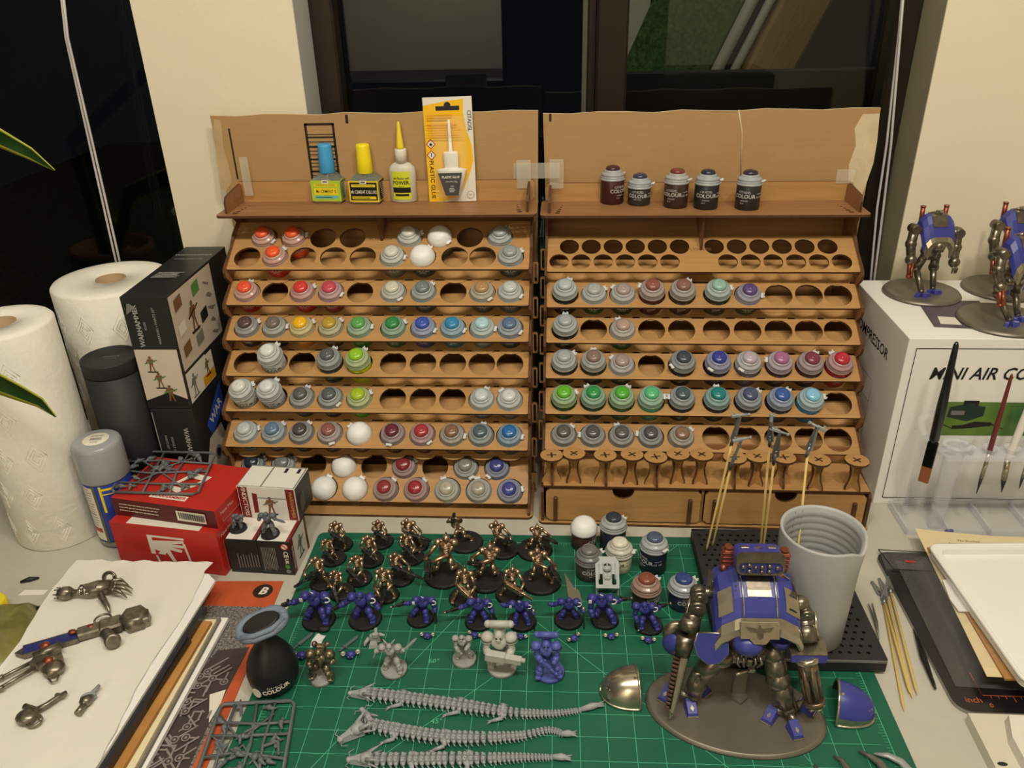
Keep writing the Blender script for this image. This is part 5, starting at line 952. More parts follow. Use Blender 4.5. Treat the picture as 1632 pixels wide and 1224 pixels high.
# ------------------------------------------------------------------ articulated dragons
DRG = mat('grey_resin_dragon', C(158, 160, 162), .5, var=.05, vs_=200)
def segmesh():
    g = G().ball((0, 0, .5), (.3, .52, .46), seg=10, rings=7).prism([(-.2, -.07), (.3, -.05), (.3, .05), (-.2, .07)], .8, 1.12, 0, None, None, .5)
    for sd in (-1, 1):
        g.ball((.06, sd*.42, .5), (.2, .17, .2), seg=7, rings=5).ball((-.02, sd*.3, .82), (.17, .14, .14), seg=7, rings=5).cyl((.05, sd*.5, .35), (.22, sd*.72, .28), .1, .03, 5).ball((.1, sd*.16, .92), (.13, .1, .1), seg=6, rings=4)
    return g.mesh('body_segment')
SEG = segmesh()
def dragon(path, heads, legs, lab, tail):
    pts = [P(x, y, .3) for x, y in path]; R = empty('toy_dragon', T(0, 0, 0.01), lab, 'toy dragon', 'grey articulated dragons on the mat')
    # resample
    dense = []
    for i in range(len(pts)-1):
        p0, p1, p2, p3 = pts[max(i-1, 0)], pts[i], pts[i+1], pts[min(i+2, len(pts)-1)]
        for k in range(20):
            t = k/20; dense.append(.5*((2*p1)+(p2-p0)*t+(2*p0-5*p1+4*p2-p3)*t*t+(3*p1-p0-3*p2+p3)*t**3))
    dense.append(pts[-1]); tot = sum((dense[i+1]-dense[i]).length for i in range(len(dense)-1)); i = 0; d = 0; out = []; s = 0
    while i < len(dense)-1:
        f = s/tot; sc = .95 if f < .5 else .95-.55*(f-.5)/.5
        if not out or s-out[-1][3] >= .52*max(.42, sc): a = dense[i+1]-dense[i]; out.append((dense[i], math.atan2(a.y, a.x), sc, s))
        s += (dense[i+1]-dense[i]).length; i += 1
    for p_, an, sc, _ in out:
        o = link('body_segment', SEG, DRG, R); M = T(p_.x, p_.y, 0, rz=math.degrees(an)) @ Matrix.Diagonal((1.12*max(.45, sc), sc*1.22, sc*1.1, 1)); q = M.copy(); q.translation = M.translation*U; o.matrix_basis = q
    for hx, hy, rz, s in heads:
        q = P(hx, hy, .3); g = G()
        g.add([(0, -.45, .1), (0, .45, .1), (0, .4, .95), (0, -.4, .95), (1.3, -.28, .1), (1.3, .28, .1), (1.3, .2, .6), (1.3, -.2, .6), (1.9, -.2, .12), (1.9, .2, .12), (1.85, .17, .5), (1.85, -.17, .5)], [(0, 1, 5, 4), (1, 2, 6, 5), (2, 3, 7, 6), (3, 0, 4, 7), (4, 5, 9, 8), (5, 6, 10, 9), (6, 7, 11, 10), (7, 4, 8, 11), (8, 9, 10, 11), (3, 2, 1, 0)])
        g.ball((.35, 0, .6), (.6, .5, .42), seg=10, rings=6).ball((1.75, 0, .4), (.26, .28, .2), seg=8, rings=5)
        for sd in (-1, 1): g.cyl((.3, sd*.3, .8), (-.7, sd*.7, 1.3), .2, .02, 7).cyl((.1, sd*.4, .5), (-.7, sd*.8, .5), .14, .02, 6).ball((.9, sd*.26, .62), .1, seg=7, rings=5).tube([(1.7, sd*.2, .3), (1.9, sd*.6, .4), (1.5, sd*.9, .5)], [.05, .04, .02], 5)
        obj('head', g, DRG, R, T(q.x, q.y, 0, rz=rz, s=s))
    for lx, ly, fx, fy, sd in legs:
        a, b = P(lx, ly, .5), P(fx, fy, .2); k = Vector(((a.x+b.x)/2+.55, (a.y+b.y)/2-.2, .35)); g = G().tube([a, k], [.3, .2], 7).tube([k, b], [.2, .16], 7)
        dr = (b-k).normalized()
        for t in (-1, 0, 1): g.cyl(b, b+dr*.5+Vector((0, .22*t, -.06)), .09, .03, 5)
        c = Vector((2*a.x-b.x-.2, 2*a.y-b.y, .3)); c = a+Vector((.05, .75, 0)); g.tube([a, c, c+Vector((.4, .12, -.2))], [.3, .22, .12], 7)
        for t in (-1, 0, 1): g.cyl(c, c+Vector((-.15+.25*t, .35, -.1)), .08, .03, 5)
        obj('leg', g, DRG, R)
    q, e = P(*tail[0], .3), P(*tail[1], .3); g = G().tube([q, (q+e)/2+Vector((0, 0, .1)), e], [.22, .34, .12], 7)
    for t in (-1, 1): g.cyl((q+e)/2, e+Vector((.1, .3*t, .1)), .16, .03, 6)
    obj('tail_fin', g, DRG, R); return R
dragon([(588, 1108), (640, 1114), (700, 1122), (760, 1130), (820, 1137), (880, 1137), (925, 1131)], [(586, 1108, 176, 1.0)], [(640, 1112, 622, 1127, 0), (732, 1124, 712, 1139, 0), (800, 1134, 784, 1149, 0)], 'back grey articulated dragon with one head, longest of the three', [(925, 1131), (962, 1122)])
dragon([(590, 1157), (640, 1167), (700, 1176), (760, 1178), (830, 1173), (875, 1163), (900, 1170)], [(578, 1163, 215, 1.25), (589, 1150, 128, .95)], [(628, 1165, 612, 1183, 0), (708, 1176, 690, 1196, 0)], 'middle grey articulated dragon with two heads', [(893, 1170), (918, 1170)])
dragon([(590, 1213), (640, 1213), (700, 1212), (760, 1211), (830, 1207), (880, 1206)], [(592, 1213, 180, 1.15)], [(655, 1212, 640, 1240, 0), (745, 1210, 725, 1235, 0)], 'front grey articulated dragon cut by the bottom edge', [(880, 1206), (910, 1209)])

# ------------------------------------------------------------------ black perforated stand, cup and clip sticks
R = empty('clip_stand', T(45.2, 11.1, .02), 'black perforated foam stand under the grey cup', 'stand')
FOAM = mat('black_foam', C(40, 38, 40), .6, bump=.1, bs=300)
obj('stand_body', G().box((0, 0, .65), (16.2, 20.6, 1.3), b=.1), [FOAM], R)
hs = [arc(-7.3+.92*i+(.46 if j % 2 else 0), -9.3+.92*j, .2, n=8) for i in range(16) for j in range(21)]
hs = [h for h in hs if max(p[0] for p in h) < 7.9]
obj('perforated_top', gT(flat(rrect(-8.1, -10.3, 8.1, 10.3, .2), hs, .3), T(0, 0, 1.45)), [FOAM, MATS['black_plastic']], R)
obj('front_trim', G().box((0, -10.33, 1.45), (16.0, .08, .32), b=.03), mat('worn_edge', C(120, 118, 116), .35), R)
CUP = mat('grey_cup_plastic', C(178, 178, 176), .42, bump=.04, bs=60)
pr = [(3.45, 0), (3.6, .15), (3.66, 4), (3.78, 9), (3.92, 12.3), (3.9, 12.5), (3.72, 12.52), (3.6, 12.3)]
z = 12.0
while z > 1.2: pr += [(3.5, z), (3.38, z-.25), (3.5, z-.55)]; z -= .8
pr += [(3.3, .5), (.1, .45)]
g = G().lathe(pr, 64)
for p in g.v:
    a = math.degrees(math.atan2(p.y, p.x)); k = math.exp(-((a+42)/17)**2)
    if p.z > 11.2: p.z -= .75*k*(p.z-11.2)/1.3; p.x *= 1+.03*k; p.y *= 1+.03*k
R = empty('brush_cup', T(46.3, 5.0, 1.63, s=1.02), 'tall pale grey plastic cup with dented rim on the black stand', 'cup'); obj('cup', g, CUP, R)
obj('seam', G().tube([(-1.8, 3.0, 12.3), (-1.85, 2.95, 8)], .03, 4).tube([(-1.0, 3.36, 12.2), (-1.05, 3.3, 8)], .03, 4), PGR, R)
STK = mat('bamboo', C(214, 186, 116), .55, var=.06, vs_=20); CLIP = mat('clip_steel', C(140, 142, 144), .35, metal=.75); PRM = mat('primer_grey', C(150, 154, 156), .5)
def clipstick(base, top, clipend, label, part=None, rs=.13, grp='clip sticks'):
    b, t, c = Vector(base), Vector(top), Vector(clipend); R = empty('clip_stick', T(b.x, b.y, b.z), label, 'clip stick'); t = t-b; c = c-b
    obj('bamboo_stick', G().tube([Vector((0, 0, 0)), t*.06, t], [rs*.25, rs, rs], 8), STK, R)
    d = (c-t); Mg = along(t-d*.15, c); L = d.length*1.15; g = G()
    g.cyl((0, 0, 0), (0, 0, L*.35), rs*1.5, seg=9, T=Mg)
    for sd in (-1, 1): g.prism([(sd*.02, L*.2), (sd*.38, L*.25), (sd*.3, L*.5), (sd*.1, L), (sd*.0, L*.98)][::sd], -.14, .14, 0, Mg @ T(rx=90) @ T(0, 0, 0)); g.box((sd*.1, 0, L*.96), (.08, .3, .12), T=Mg)
    g.cyl((0, -.22, L*.4), (0, .22, L*.4), .14, seg=8, T=Mg); obj('alligator_clip', g, CLIP, R)
    if part is not None:
        d = Vector(part).normalized()*1.5; c0 = c-d*.3; Mp = along(c0-d*.35, c0+d); g = G().box((0, 0, .5), (.32, .36, 1.0), T=Mp, b=.06).cyl((0, 0, 0), (0, 0, 1.9), .13, seg=8, T=Mp).cyl((.14, 0, .8), (.14, 0, 1.7), .08, seg=7, T=Mp).box((0, .26, .35), (.14, .3, .2), T=Mp, b=.03).cyl((0, 0, 1.75), (0, 0, 2.0), .18, seg=8, T=Mp)
        obj('clipped_part', g, PRM, R)
    return R
b1_ = P(1125, 880, 1.7); clipstick(b1_, PY(1167, 704, 17.0), PY(1180, 662, 16.5), 'upright clip stick holding a grey gun part, leftmost in the black stand', (1, .1, .05))
b1_ = P(1135, 872, 1.7); clipstick(b1_, PY(1165, 742, 15.5), PY(1182, 700, 15.2), 'shorter upright clip stick beside the leftmost one in the stand', (1, 0, .25))
b1_ = P(1211, 880, 1.7); clipstick(b1_, PY(1227, 706, 15.5), PY(1229, 672, 15.0), 'tall upright clip stick behind the walker model, left of its pair', (.1, 0, -1))
b1_ = P(1215, 884, 1.7); clipstick(b1_, PY(1234, 733, 14.5), PY(1243, 688, 14.0), 'upright clip stick behind the walker model, right of its pair', (1, 0, -.4))
clipstick((45.2, 6.2, 2.2), PY(1287, 722, 10.5), PY(1303, 680, 10.8), 'clip stick standing in the grey cup', (-1, 0, .55))
for i, (a, b, l) in enumerate((((1406, 950), (1441, 1133), 'leftmost lying clip stick on the desk'), ((1412, 945), (1454, 1112), 'second lying clip stick on the desk'), ((1419, 942), (1462, 1106), 'third lying clip stick, under the others'), ((1409, 958), (1450, 1104), 'lying clip stick squeezed between its neighbours'))):
    z = (-.14, -.12, .0, .05)[i]; p0, p1 = P(*b, z), P(*a, z); e_ = p1+(p1-p0).normalized()*2.4+Vector((-.9+.5*i, 0, 0)); clipstick(p0, p1, e_, l, None, .16)
TW = mat('tweezer_steel', C(120, 118, 110), .35, metal=.7)
a, b = P(1384, 962, 0), P(1401, 1020, 0); tag(obj('tweezers', G().tube([a, (a+b)/2+Vector((.15, 0, .1)), b], [.05, .14, .05], 6).tube([a+Vector((.45, .1, 0)), (a+b)/2+Vector((.35, 0, 0)), b], [.05, .12, .05], 6), TW), 'fine steel tweezers on the desk left of the clip sticks', 'tweezers')
a, b = P(1456, 1003, 0), P(1491, 1098, 0); tag(obj('tweezers', G().tube([a, (a+b)/2+Vector((-.2, 0, .1)), b-(b-a)*.1, b], [.06, .22, .18, .1], 7).tube([a+Vector((.25, .3, 0)), (a+b)/2+Vector((.12, 0, 0)), b], [.05, .18, .1], 7), mat('black_tweezer', C(38, 36, 36), .35, metal=.3)), 'black tweezers on the desk left of the black tablet', 'tweezers')

# ------------------------------------------------------------------ big walker model
O = Vector((37.5, -4.3, 0)); K = lambda px, py, z: P(px, py, z)-O
R = empty('walker_model', T(O.x, O.y, .01), 'large blue and gunmetal walker model with gatling gun on an oval base', 'model')
KB = mat('walker_blue', C(60, 64, 142), .35, var=.05, vs_=60); KM = mat('gunmetal', C(128, 120, 106), .32, metal=.85, var=.3, vs_=140); KS = mat('worn_silver', C(186, 178, 160), .25, metal=.9, var=.12, vs_=150); KC = mat('copper_paint', C(150, 84, 64), .38, metal=.7, var=.3, vs_=200); OB = mat('base_metal_grey', C(124, 118, 106), .38, metal=.5, var=.06, vs_=50)
obj('oval_base', G().lathe([(8.35, 0), (8.3, .12), (8.05, .38), (7.9, .4)], 72, sy=.62, T=T(rz=-9.5)), OB, R)
def loft(rows, m, th=.25, g=None):
    g = g or G(); n = len(rows[0]); k = len(rows); c = sum((Vector(p) for r_ in rows for p in r_), Vector())/(n*k)
    top = [Vector(p) for r_ in rows for p in r_]; bot = [p+(c-p).normalized()*th for p in top]; vs = top+bot; N = n*k; fs = []
    for i in range(k-1):
        for j in range(n-1):
            a = i*n+j; fs.append((a, a+1, a+n+1, a+n)); fs.append((N+a, N+a+n, N+a+n+1, N+a+1))
    for j in range(n-1): fs.append((j, N+j, N+j+1, j+1)); a = (k-1)*n+j; fs.append((a, a+1, N+a+1, N+a))
    for i in range(k-1): a = i*n; fs.append((a, a+n, N+a+n, N+a)); a = i*n+n-1; fs.append((a, N+a, N+a+n, a+n))
    return g.add(vs, fs, m)
sp_ = [(3.0, 10.6), (2.5, 12.0), (1.6, 13.2), (-.2, 13.9), (-1.6, 13.6), (-2.9, 12.8), (-3.8, 11.8), (-4.3, 10.9)]
CX = 38.7-O.x
def crow(y, z, w=1.0, up=0): return [(CX+x*w, y-O.y, z+d+up) for x, d in ((-3.9, -2.9), (-3.75, -1.9), (-3.3, -.95), (-2.2, -.25), (-1.7, 0), (1.7, 0), (2.2, -.25), (3.3, -.95), (3.75, -1.9), (3.9, -2.9))]
obj('carapace', loft([crow(y, z, .9 if i == 0 else 1) for i, (y, z) in enumerate(sp_)], 0), KB, R)
obj('front_band', loft([crow(-4.1, 11.5, 1.02), crow(-4.7, 10.8, 1.04), crow(-4.9, 10.2, 1.02)], 0), KS, R)
cr = lambda y, z, x0, x1, up: [(CX+x0, y-O.y, z+up), (CX+x1, y-O.y, z+up)]
obj('top_plate', loft([cr(y, z, -1.05, 1.05, .12) for y, z in ((-.1, 13.92), (-1.4, 13.65), (-2.4, 13.12), (-2.9, 12.8))], 0, .12), KM, R)
g = G()
for sx in (-1.45, 1.45): g.tube([(CX+sx, y-O.y, z+.08) for y, z in sp_[3:]], .08, 6)
g.tube([(CX-1.45, -4.1-O.y, 11.35), (CX+1.45, -4.1-O.y, 11.35)], .08, 6); obj('rails', g, KS, R)
for sx, w_ in ((-2.95, .6), (2.95, .65)):
    g = G()
    a_, b_2 = (sx-w_, sx+w_); dz = lambda x: -.25-(abs(x)-2.2)*.64
    loft([[(CX+a_, y-O.y, z+dz(a_)+.1), (CX+b_2, y-O.y, z+dz(b_2)+.1)] for y, z in ((-1.9, 13.45), (-2.9, 12.8), (-3.6, 12.0))], 0, .1, g)
    obj('side_vent_plate', g, KS, R)
g = G()
for k in range(3): y, z = -2.0-.5*k, 13.1-.38*k; obj('vent_slot', G().box((0, 0, 0), (.8, .2, .1), b=.03, T=T(CX+2.95, y-.3-O.y, z-.62, ry=32)), GUN, R)
for k in range(3): obj('vent_slot', G().box((CX-1.9, -1.6-.35*k-O.y, 13.45-.22*k), (.3, .2, .12), b=.03), KM, R)
obj('hand_rail', G().tube([(CX+1.7, .2-O.y, 13.9), (CX+2.1, -.2-O.y, 13.9), (CX+2.4, -.7-O.y, 13.6), (CX+3.0, -.9-O.y, 13.2)], .08, 6), KS, R)
# eagle plate
Me = T(CX-.3, -5.1-O.y, 11.0, rx=55)
obj('crest_plate', G().box((0, 0, 0), (3.4, 1.5, .2), T=Me, b=.08).prism([(-.9, -.7), (.9, -.7), (.5, -1.15), (-.5, -1.15)], -.1, .1, 0, Me), KS, R)
obj('bird_emblem', G().prism([(0, .55), (.2, .2), (1.2, .35), (.9, -.05), (.3, -.15), (.25, -.55), (0, -.75), (-.25, -.55), (-.3, -.15), (-.9, -.05), (-1.2, .35), (-.2, .2)][::-1], .1, .24, 0, Me), KM, R)
# head
hc = K(1192, 1026, 9.3)+Vector((0, -.1, 0))
obj('face_dome', G().ball(hc, (1.35, 1.1, 1.0), seg=18, rings=10), KB, R)
f = K(1192, 1046, 8.0); g = G().ball(f+Vector((0, .3, 0)), (1.2, .8, .7), seg=14, rings=8)
for sx in (-.9, -.45, .45, .9): g.tube([f+Vector((sx, -.3, .4)), f+Vector((sx*1.2, -.75, -.1)), f+Vector((sx*.8, -.55, -.7))], .13, 7)
g.box(f+Vector((0, -.6, -.1)), (.5, .5, .8), b=.1); obj('face_pipes', g, KM, R)
# missile pod
pc = K(1208, 892, 15.3); Mp = T(pc.x, pc.y, pc.z, rx=-14)
obj('pod_body', gT(flat(rrect(-2.05, -1.0, 2.05, 1.0, .55, 4), [], 2.0), Mp @ T(0, 0, .1, rx=90)), [KB, KB], R)
obj('pod_rim', gT(flat(rrect(-2.12, -1.08, 2.12, 1.08, .6, 4), [rrect(-1.9, -.88, 1.9, .1, .4, 4)], .18), Mp @ T(0, -1.05, .1, rx=90)), [KM, KM], R)
g = G()
for x, z_ in ((-1.55, -.2), (-1.0, -.05), (-1.0, -.6), (-.45, -.25), (.1, -.2), (.1, -.65), (.75, -.1), (.75, -.6), (1.45, -.25)): g.ball((x, -1.15, z_), (.22, .2, .22), T=Mp, seg=9, rings=6)
obj('missile_tips', g, KM, R)
g = G().prism([(-.12, .15), (0, .7), (.12, .15), (.4, .1), (0, -.02), (-.4, .1)][::-1], 0, .1, 0, Mp @ T(0, -.1, 1.12)).box((-1.2, .25, 1.12), (.7, .5, .06), T=Mp, b=.03).box((1.2, .25, 1.12), (.7, .5, .06), T=Mp, b=.03).box((0, -1.05, .55), (.5, .12, .5), T=Mp, b=.04); obj('pod_emblem', g, KS, R)
for px, py in ((1161, 888), (1250, 893)):
    q = K(px, py, 14.4); g = G().box(q+Vector((0, .4, -.4)), (.95, .9, 2.2), b=.12)
    for k in range(4): g.box(q+Vector((0, .4, -.9+.45*k)), (1.08, 1.0, .1), b=.03)
    g.cyl(q+Vector((0, .4, .7)), q+Vector((0, .4, 1.0)), .38, seg=10); obj('exhaust_stack', g, KC, R)
for px, py in ((1153, 905), (1244, 918)): obj('searchlight', G().ball(K(px, py, 13.3), .38, seg=10, rings=6), KC, R)
for px, py, z in ((1131, 935, 11.8), (1263, 955, 11.5)): q = K(px, py, z); obj('shoulder_plate', G().box(q, (.2, 1.7, 2.8), b=.08), KM, R)
def chain(name, pts, rads, m, par=R, seg=10): return obj(name, G().tube(pts, rads, seg), m, par)
# arms
def joint(g, p_, r_, w_=.5): g.cyl(p_+Vector((0, -w_/2, 0)), p_+Vector((0, w_/2, 0)), r_, seg=14).cyl(p_+Vector((0, -w_/2-.1, 0)), p_+Vector((0, w_/2+.1, 0)), r_*.55, seg=10)
g = G(); s0, s1, s2, s3 = K(1113, 945, 11.6), K(1110, 962, 10.8), K(1103, 985, 9.6), K(1097, 1003, 8.6)
g.cyl(s0+Vector((1.6, .2, 0)), s0, .55).ball(s0, .82, seg=12, rings=8).tube([s0, s1, s2], [.6, .7, .6], 12).ball(s2, .8, seg=12, rings=8).tube([s2, s3], [.85, 1.05], 12)
joint(g, s1+Vector((0, -.7, 0)), .8); joint(g, s0+Vector((0, -.7, 0)), .75); g.cyl(s0+Vector((-.7, -.3, -.2)), s3+Vector((-.6, -.2, 0)), .16).cyl(s0+Vector((.6, -.5, -.5)), s3+Vector((.7, -.3, 0)), .14); obj('left_arm', g, KM, R)
g = G(); e0, e1 = K(1094, 1012, 8.2), K(1066, 1142, 1.1); Ms = along(e0, e1); L = (e1-e0).length
g.cyl((0, 0, 0), (0, 0, L*.25), .9, .7, T=Ms, seg=12).box((.25, 0, L*.58), (.75, .9, L*.74), 1, T=Ms, b=.15, tz=(.6, .7)).cyl((0.1, 0, L*.9), (.1, 0, L*1.02), .3, .08, T=Ms, seg=8, m=1)
for k in range(14): g.box((-.42+.012*k, 0, L*(.24+.05*k)), (.7-.02*k, .7, .26), 2, T=Ms, b=.06)
obj('chain_blade', g, [KM, KS, mat('brown_gunmetal', C(96, 74, 60), .4, metal=.6)], R)
q = K(1078, 1020, 7.6); obj('gear_guard', G().lathe([(1.15, -.3), (1.3, 0), (1.15, .3), (.5, .35)], 18, T=Matrix.Translation(q+Vector((.1, .9, 0))) @ T(rx=80)), KM, R)
obj('arm_shield', G().lathe([(1.3, 0), (1.25, .2), (.7, .55), (.1, .65)], 20, T=Matrix.Translation(K(1078, 1036, 6.6)+Vector((0, .6, 0))) @ T(rx=90, rz=-25)), KB, R)
g = G(); s0, s1, s2, s3 = K(1276, 962, 11.4), K(1283, 975, 10.8), K(1283, 995, 9.8), K(1287, 1022, 8.6)
g.cyl(s0+Vector((-1.3, .2, 0)), s0, .55).ball(s0, .8, seg=12, rings=8).tube([s0, s1, s2], [.6, .7, .6], 12).ball(s2, .78, seg=12, rings=8).tube([s2, s3], [.8, .95], 12); joint(g, s1+Vector((0, -.5, 0)), .6); joint(g, s2+Vector((0, -.4, 0)), .6); obj('right_arm', g, KM, R)
obj('pistons', G().cyl(s1+Vector((.9, 0, 0)), s3+Vector((.85, 0, .1)), .17).cyl(s1+Vector((-.8, 0, -.3)), s3+Vector((-.95, 0, .1)), .15), KS, R)
q = K(1286, 1034, 8.2); obj('gun_guard', gT(flat([(-1.6, -1.0), (1.6, -1.0), (1.75, 1.0), (-1.75, 1.0)], [], .25), Matrix.Translation(q+Vector((0, .2, .1))) @ T(rx=8)), [KM, KM], R)
obj('gun_cowl', gT(flat([(-1.6, 0), (1.6, 0), (1.5, -.75), (-1.5, -.75)], [], .2), Matrix.Translation(q+Vector((0, -.75, 0))) @ T(rx=80)), [KB, KM], R); obj('gun_collar', G().lathe([(.95, 0), (1.15, .1), (1.15, .5), (.95, .6)], 20, T=along(K(1284, 1044, 7.7), K(1299, 1124, 2.8))), KS, R)
e0, e1 = K(1284, 1050, 7.4), K(1299, 1124, 2.8); Ms = along(e0, e1); L = (e1-e0).length; g = G().cyl((0, 0, -.3), (0, 0, L*.35), .95, .85, T=Ms, seg=14)
for k in range(6): a = 2*PI*k/6; g.cyl((.66*math.cos(a), .66*math.sin(a), .2), (.62*math.cos(a), .62*math.sin(a), L), .27, T=Ms, seg=8)
g.lathe([(.9, L*.86), (.96, L*.88), (.96, L*.93), (.9, L*.95)], 14, T=Ms); obj('gatling_barrels', g, mat('warm_gunmetal', C(136, 118, 98), .32, metal=.8, var=.2, vs_=140), R)
g = G()
for k in range(6): a = 2*PI*k/6; g.lathe([(.28, L-.1), (.3, L+.08), (.16, L+.1)], 9, T=Ms @ T(.62*math.cos(a), .62*math.sin(a), 0))
obj('muzzles', g, KS, R)
q = K(1300, 1062, 5.6); obj('arm_shield', G().lathe([(1.5, 0), (1.45, .2), (.8, .5), (.1, .6)], 22, T=Matrix.Translation(q+Vector((-.4, 1.0, 0))) @ T(rx=90, rz=30)), KB, R)
# pelvis, legs, feet
hl, hr = K(1150, 1045, 6.6), K(1232, 1040, 6.8); g = G().cyl(hl, hr, .75).ball(hl, 1.15, seg=14, rings=9).ball(hr, 1.1, seg=14, rings=9).ball((hl+hr)/2+Vector((0, .6, .6)), (1.9, 1.6, 1.4), seg=14, rings=9).tube([(hl+hr)/2+Vector((0, 1.2, .6)), Vector((CX, 3.6, 10.6))], [1.4, 1.9], 12); obj('pelvis', g, KM, R)
q = K(1134, 1027, 8.0); pl = [(-1.3, 1.1), (1.3, 1.4), (1.5, -.5), (.8, -1.5), (-.1, -1.75), (-1.1, -1.1), (-1.5, 0)]; q = K(1134, 1030, 8.6)
o = obj('hip_shield', gT(flat(pl, [], .2), Matrix.Translation(q) @ T(rx=72, rz=-8)), [KB, KB], R); obj('shield_rim', G().tube([Matrix.Translation(q) @ T(rx=72, rz=-8) @ Vector((x, y, 0)) for x, y in pl+pl[:1]], .1, 6), KS, o)
kn, an = K(1113, 1076, 4.4), K(1106, 1108, 1.7); g = G().tube([hl, (hl+kn)/2, kn], [.85, 1.05, .8], 12).tube([kn, (kn+an)/2, an], [.75, .95, .5], 12).ball(an, .6, seg=10, rings=7).cyl(kn+Vector((.5, -.2, 0)), an+Vector((.55, -.2, 0)), .15).cyl(kn+Vector((-.5, -.2, 0)), an+Vector((-.5, -.2, .1)), .15); joint(g, kn+Vector((0, -.3, 0)), .8, .7); obj('leg', g, KM, R)
kn2, an2 = K(1240, 1082, 4.5), K(1256, 1130, 1.5); g = G().tube([hr, (hr+kn2)/2, kn2], [.85, 1.05, .95], 12).ball(kn2, 1.15, seg=12, rings=8).tube([kn2, (kn2+an2)/2, an2], [.85, 1.0, .55], 12).ball(an2, .65, seg=10, rings=7).cyl(kn2+Vector((.7, -.2, -.3)), an2+Vector((.75, -.1, .2)), .18).cyl(kn2+Vector((-.6, -.3, -.4)), an2+Vector((-.7, -.1, .3)), .2).box(kn2+Vector((.1, -.5, -1.1)), (1.3, .4, .5), b=.1); obj('leg', g, KM, R)
obj('thigh_cone', G().lathe([(.5, -.8), (.95, .1), (1.0, .5)], 18, T=Matrix.Translation(K(1243, 1022, 8.3))), KB, R); obj('thigh_piston', G().cyl(K(1242, 1035, 7.6), K(1241, 1070, 5.6), .28), KS, R)
def toe(px, py, rz, s=1.0):
    q = K(px, py, .75); M = Matrix.Translation((q.x, q.y, .42)) @ T(rz=rz, s=s); o = obj('toe', G().add([(-.55, -.75, 0), (.55, -.75, 0), (.6, .75, 0), (-.6, .75, 0), (-.42, -.6, .42), (.42, -.6, .42), (.45, .7, 1.0), (-.45, .7, 1.0)], [(3, 2, 1, 0), (0, 1, 5, 4), (1, 2, 6, 5), (2, 3, 7, 6), (3, 0, 4, 7), (4, 5, 6, 7)], 0, False, M), KB, R)
    obj('toe_edge', G().box((0, -.76, .1), (1.1, .14, .22), T=M, b=.04).box((0, .72, .75), (.75, .3, .35), T=M, b=.06).prism([(0, -.35), (.18, -.1), (0, .25), (-.18, -.1)], 0, .1, 0, M @ T(0, -.1, .62, rx=22)), KS, o)
for a in ((1061, 1108, -35), (1102, 1130, 5), (1120, 1097, 40)): toe(*a)
for a in ((1226, 1142, -38), (1268, 1165, 12), (1287, 1127, 55)): toe(*a)
for a_, ts in ((an, ((1061, 1108), (1102, 1130), (1120, 1097))), (an2, ((1226, 1142), (1268, 1165), (1287, 1127)))):
    g = G()
    for t in ts: q = K(t[0], t[1]-12, 1.0); g.tube([a_-Vector((0, 0, .3)), q], [.45, .3], 8)
    obj('foot_struts', g, KM, R)
obj('belly_gun', G().cyl(K(1172, 1075, 6), K(1196, 1068, 6), .14).box(K(1198, 1068, 6), (.6, .5, .4), b=.08), KS, R)
q = K(1179, 1105, 1.2); obj('base_girder', G().box((q.x, q.y+.6, 1.7), (1.3, .45, 3.2), T=T(0, 0, 0), b=.08).prism([(q.x-.75, q.y-.1), (q.x, q.y-.75), (q.x+.75, q.y-.1), (q.x+.65, q.y+.9), (q.x-.65, q.y+.9)], .38, .75), OB, R)

# loose armour domes
def dome(px, py, rz, lab, ang, m1, m2, flip=1, inner=None):
    q = P(px, py, 0); R = empty('armour_dome', T(q.x, q.y, .02, rz=rz), lab, 'armour part'); n, k = 14, 18; g = G()
    prof = [(3.55*(i/n), 2.35*math.sin(math.acos(1-i/n) if i else 0)**.9) for i in range(n+1)]
    for dr in (0, .16):
        for i, (x, r_) in enumerate(prof):
            for j in range(k+1): a = PI*j/k; rr = max(.02, r_-dr); g.v.append(Vector(((x-3.55*.5+dr*.6)*flip, -rr*math.cos(a), rr*math.sin(a)*1.12+.02)))
    N = (n+1)*(k+1)
    for i in range(n):
        for j in range(k):
            a = i*(k+1)+j; g.f.append([a, a+1, a+k+2, a+k+1]); g.m.append(0 if ang[0] <= 180*j/k < ang[1] else 1); g.s.append(True)
            b = N+a; g.f.append([b, b+k+1, b+k+2, b+1]); g.m.append(2); g.s.append(True)
    obj('dome_shell', g, [m1, m2, inner or GUN], R)
    x, r_ = prof[-1]; g = G().tube([((x-1.775)*flip, -r_*math.cos(a), r_*math.sin(a)*1.12+.02) for a in [PI*j/20 for j in range(21)]], .14, 7)
    for sd in (-1, 1): g.tube([((x-1.775)*flip, sd*r_, .12) for x, r_ in prof], .13, 7)
    obj('silver_rim', g, KS, R); obj('rivet_marks', G().ball((-1.2*flip, -.6, 1.25), .12, seg=7, rings=5).ball((-1.0*flip, -.9, 1.3), .1, seg=7, rings=5).box((1.45*flip, -.4, 2.5), (.3, .8, .12), b=.04), KS, R); return R
dome(985, 1103, 5, 'silver and blue armour dome open to the right, left of the walker', (0, 125), KS, KB, 1)
dome(1362, 1133, -14, 'blue armour dome with silver rim, right of the walker', (12, 168), KB, KS, -1)
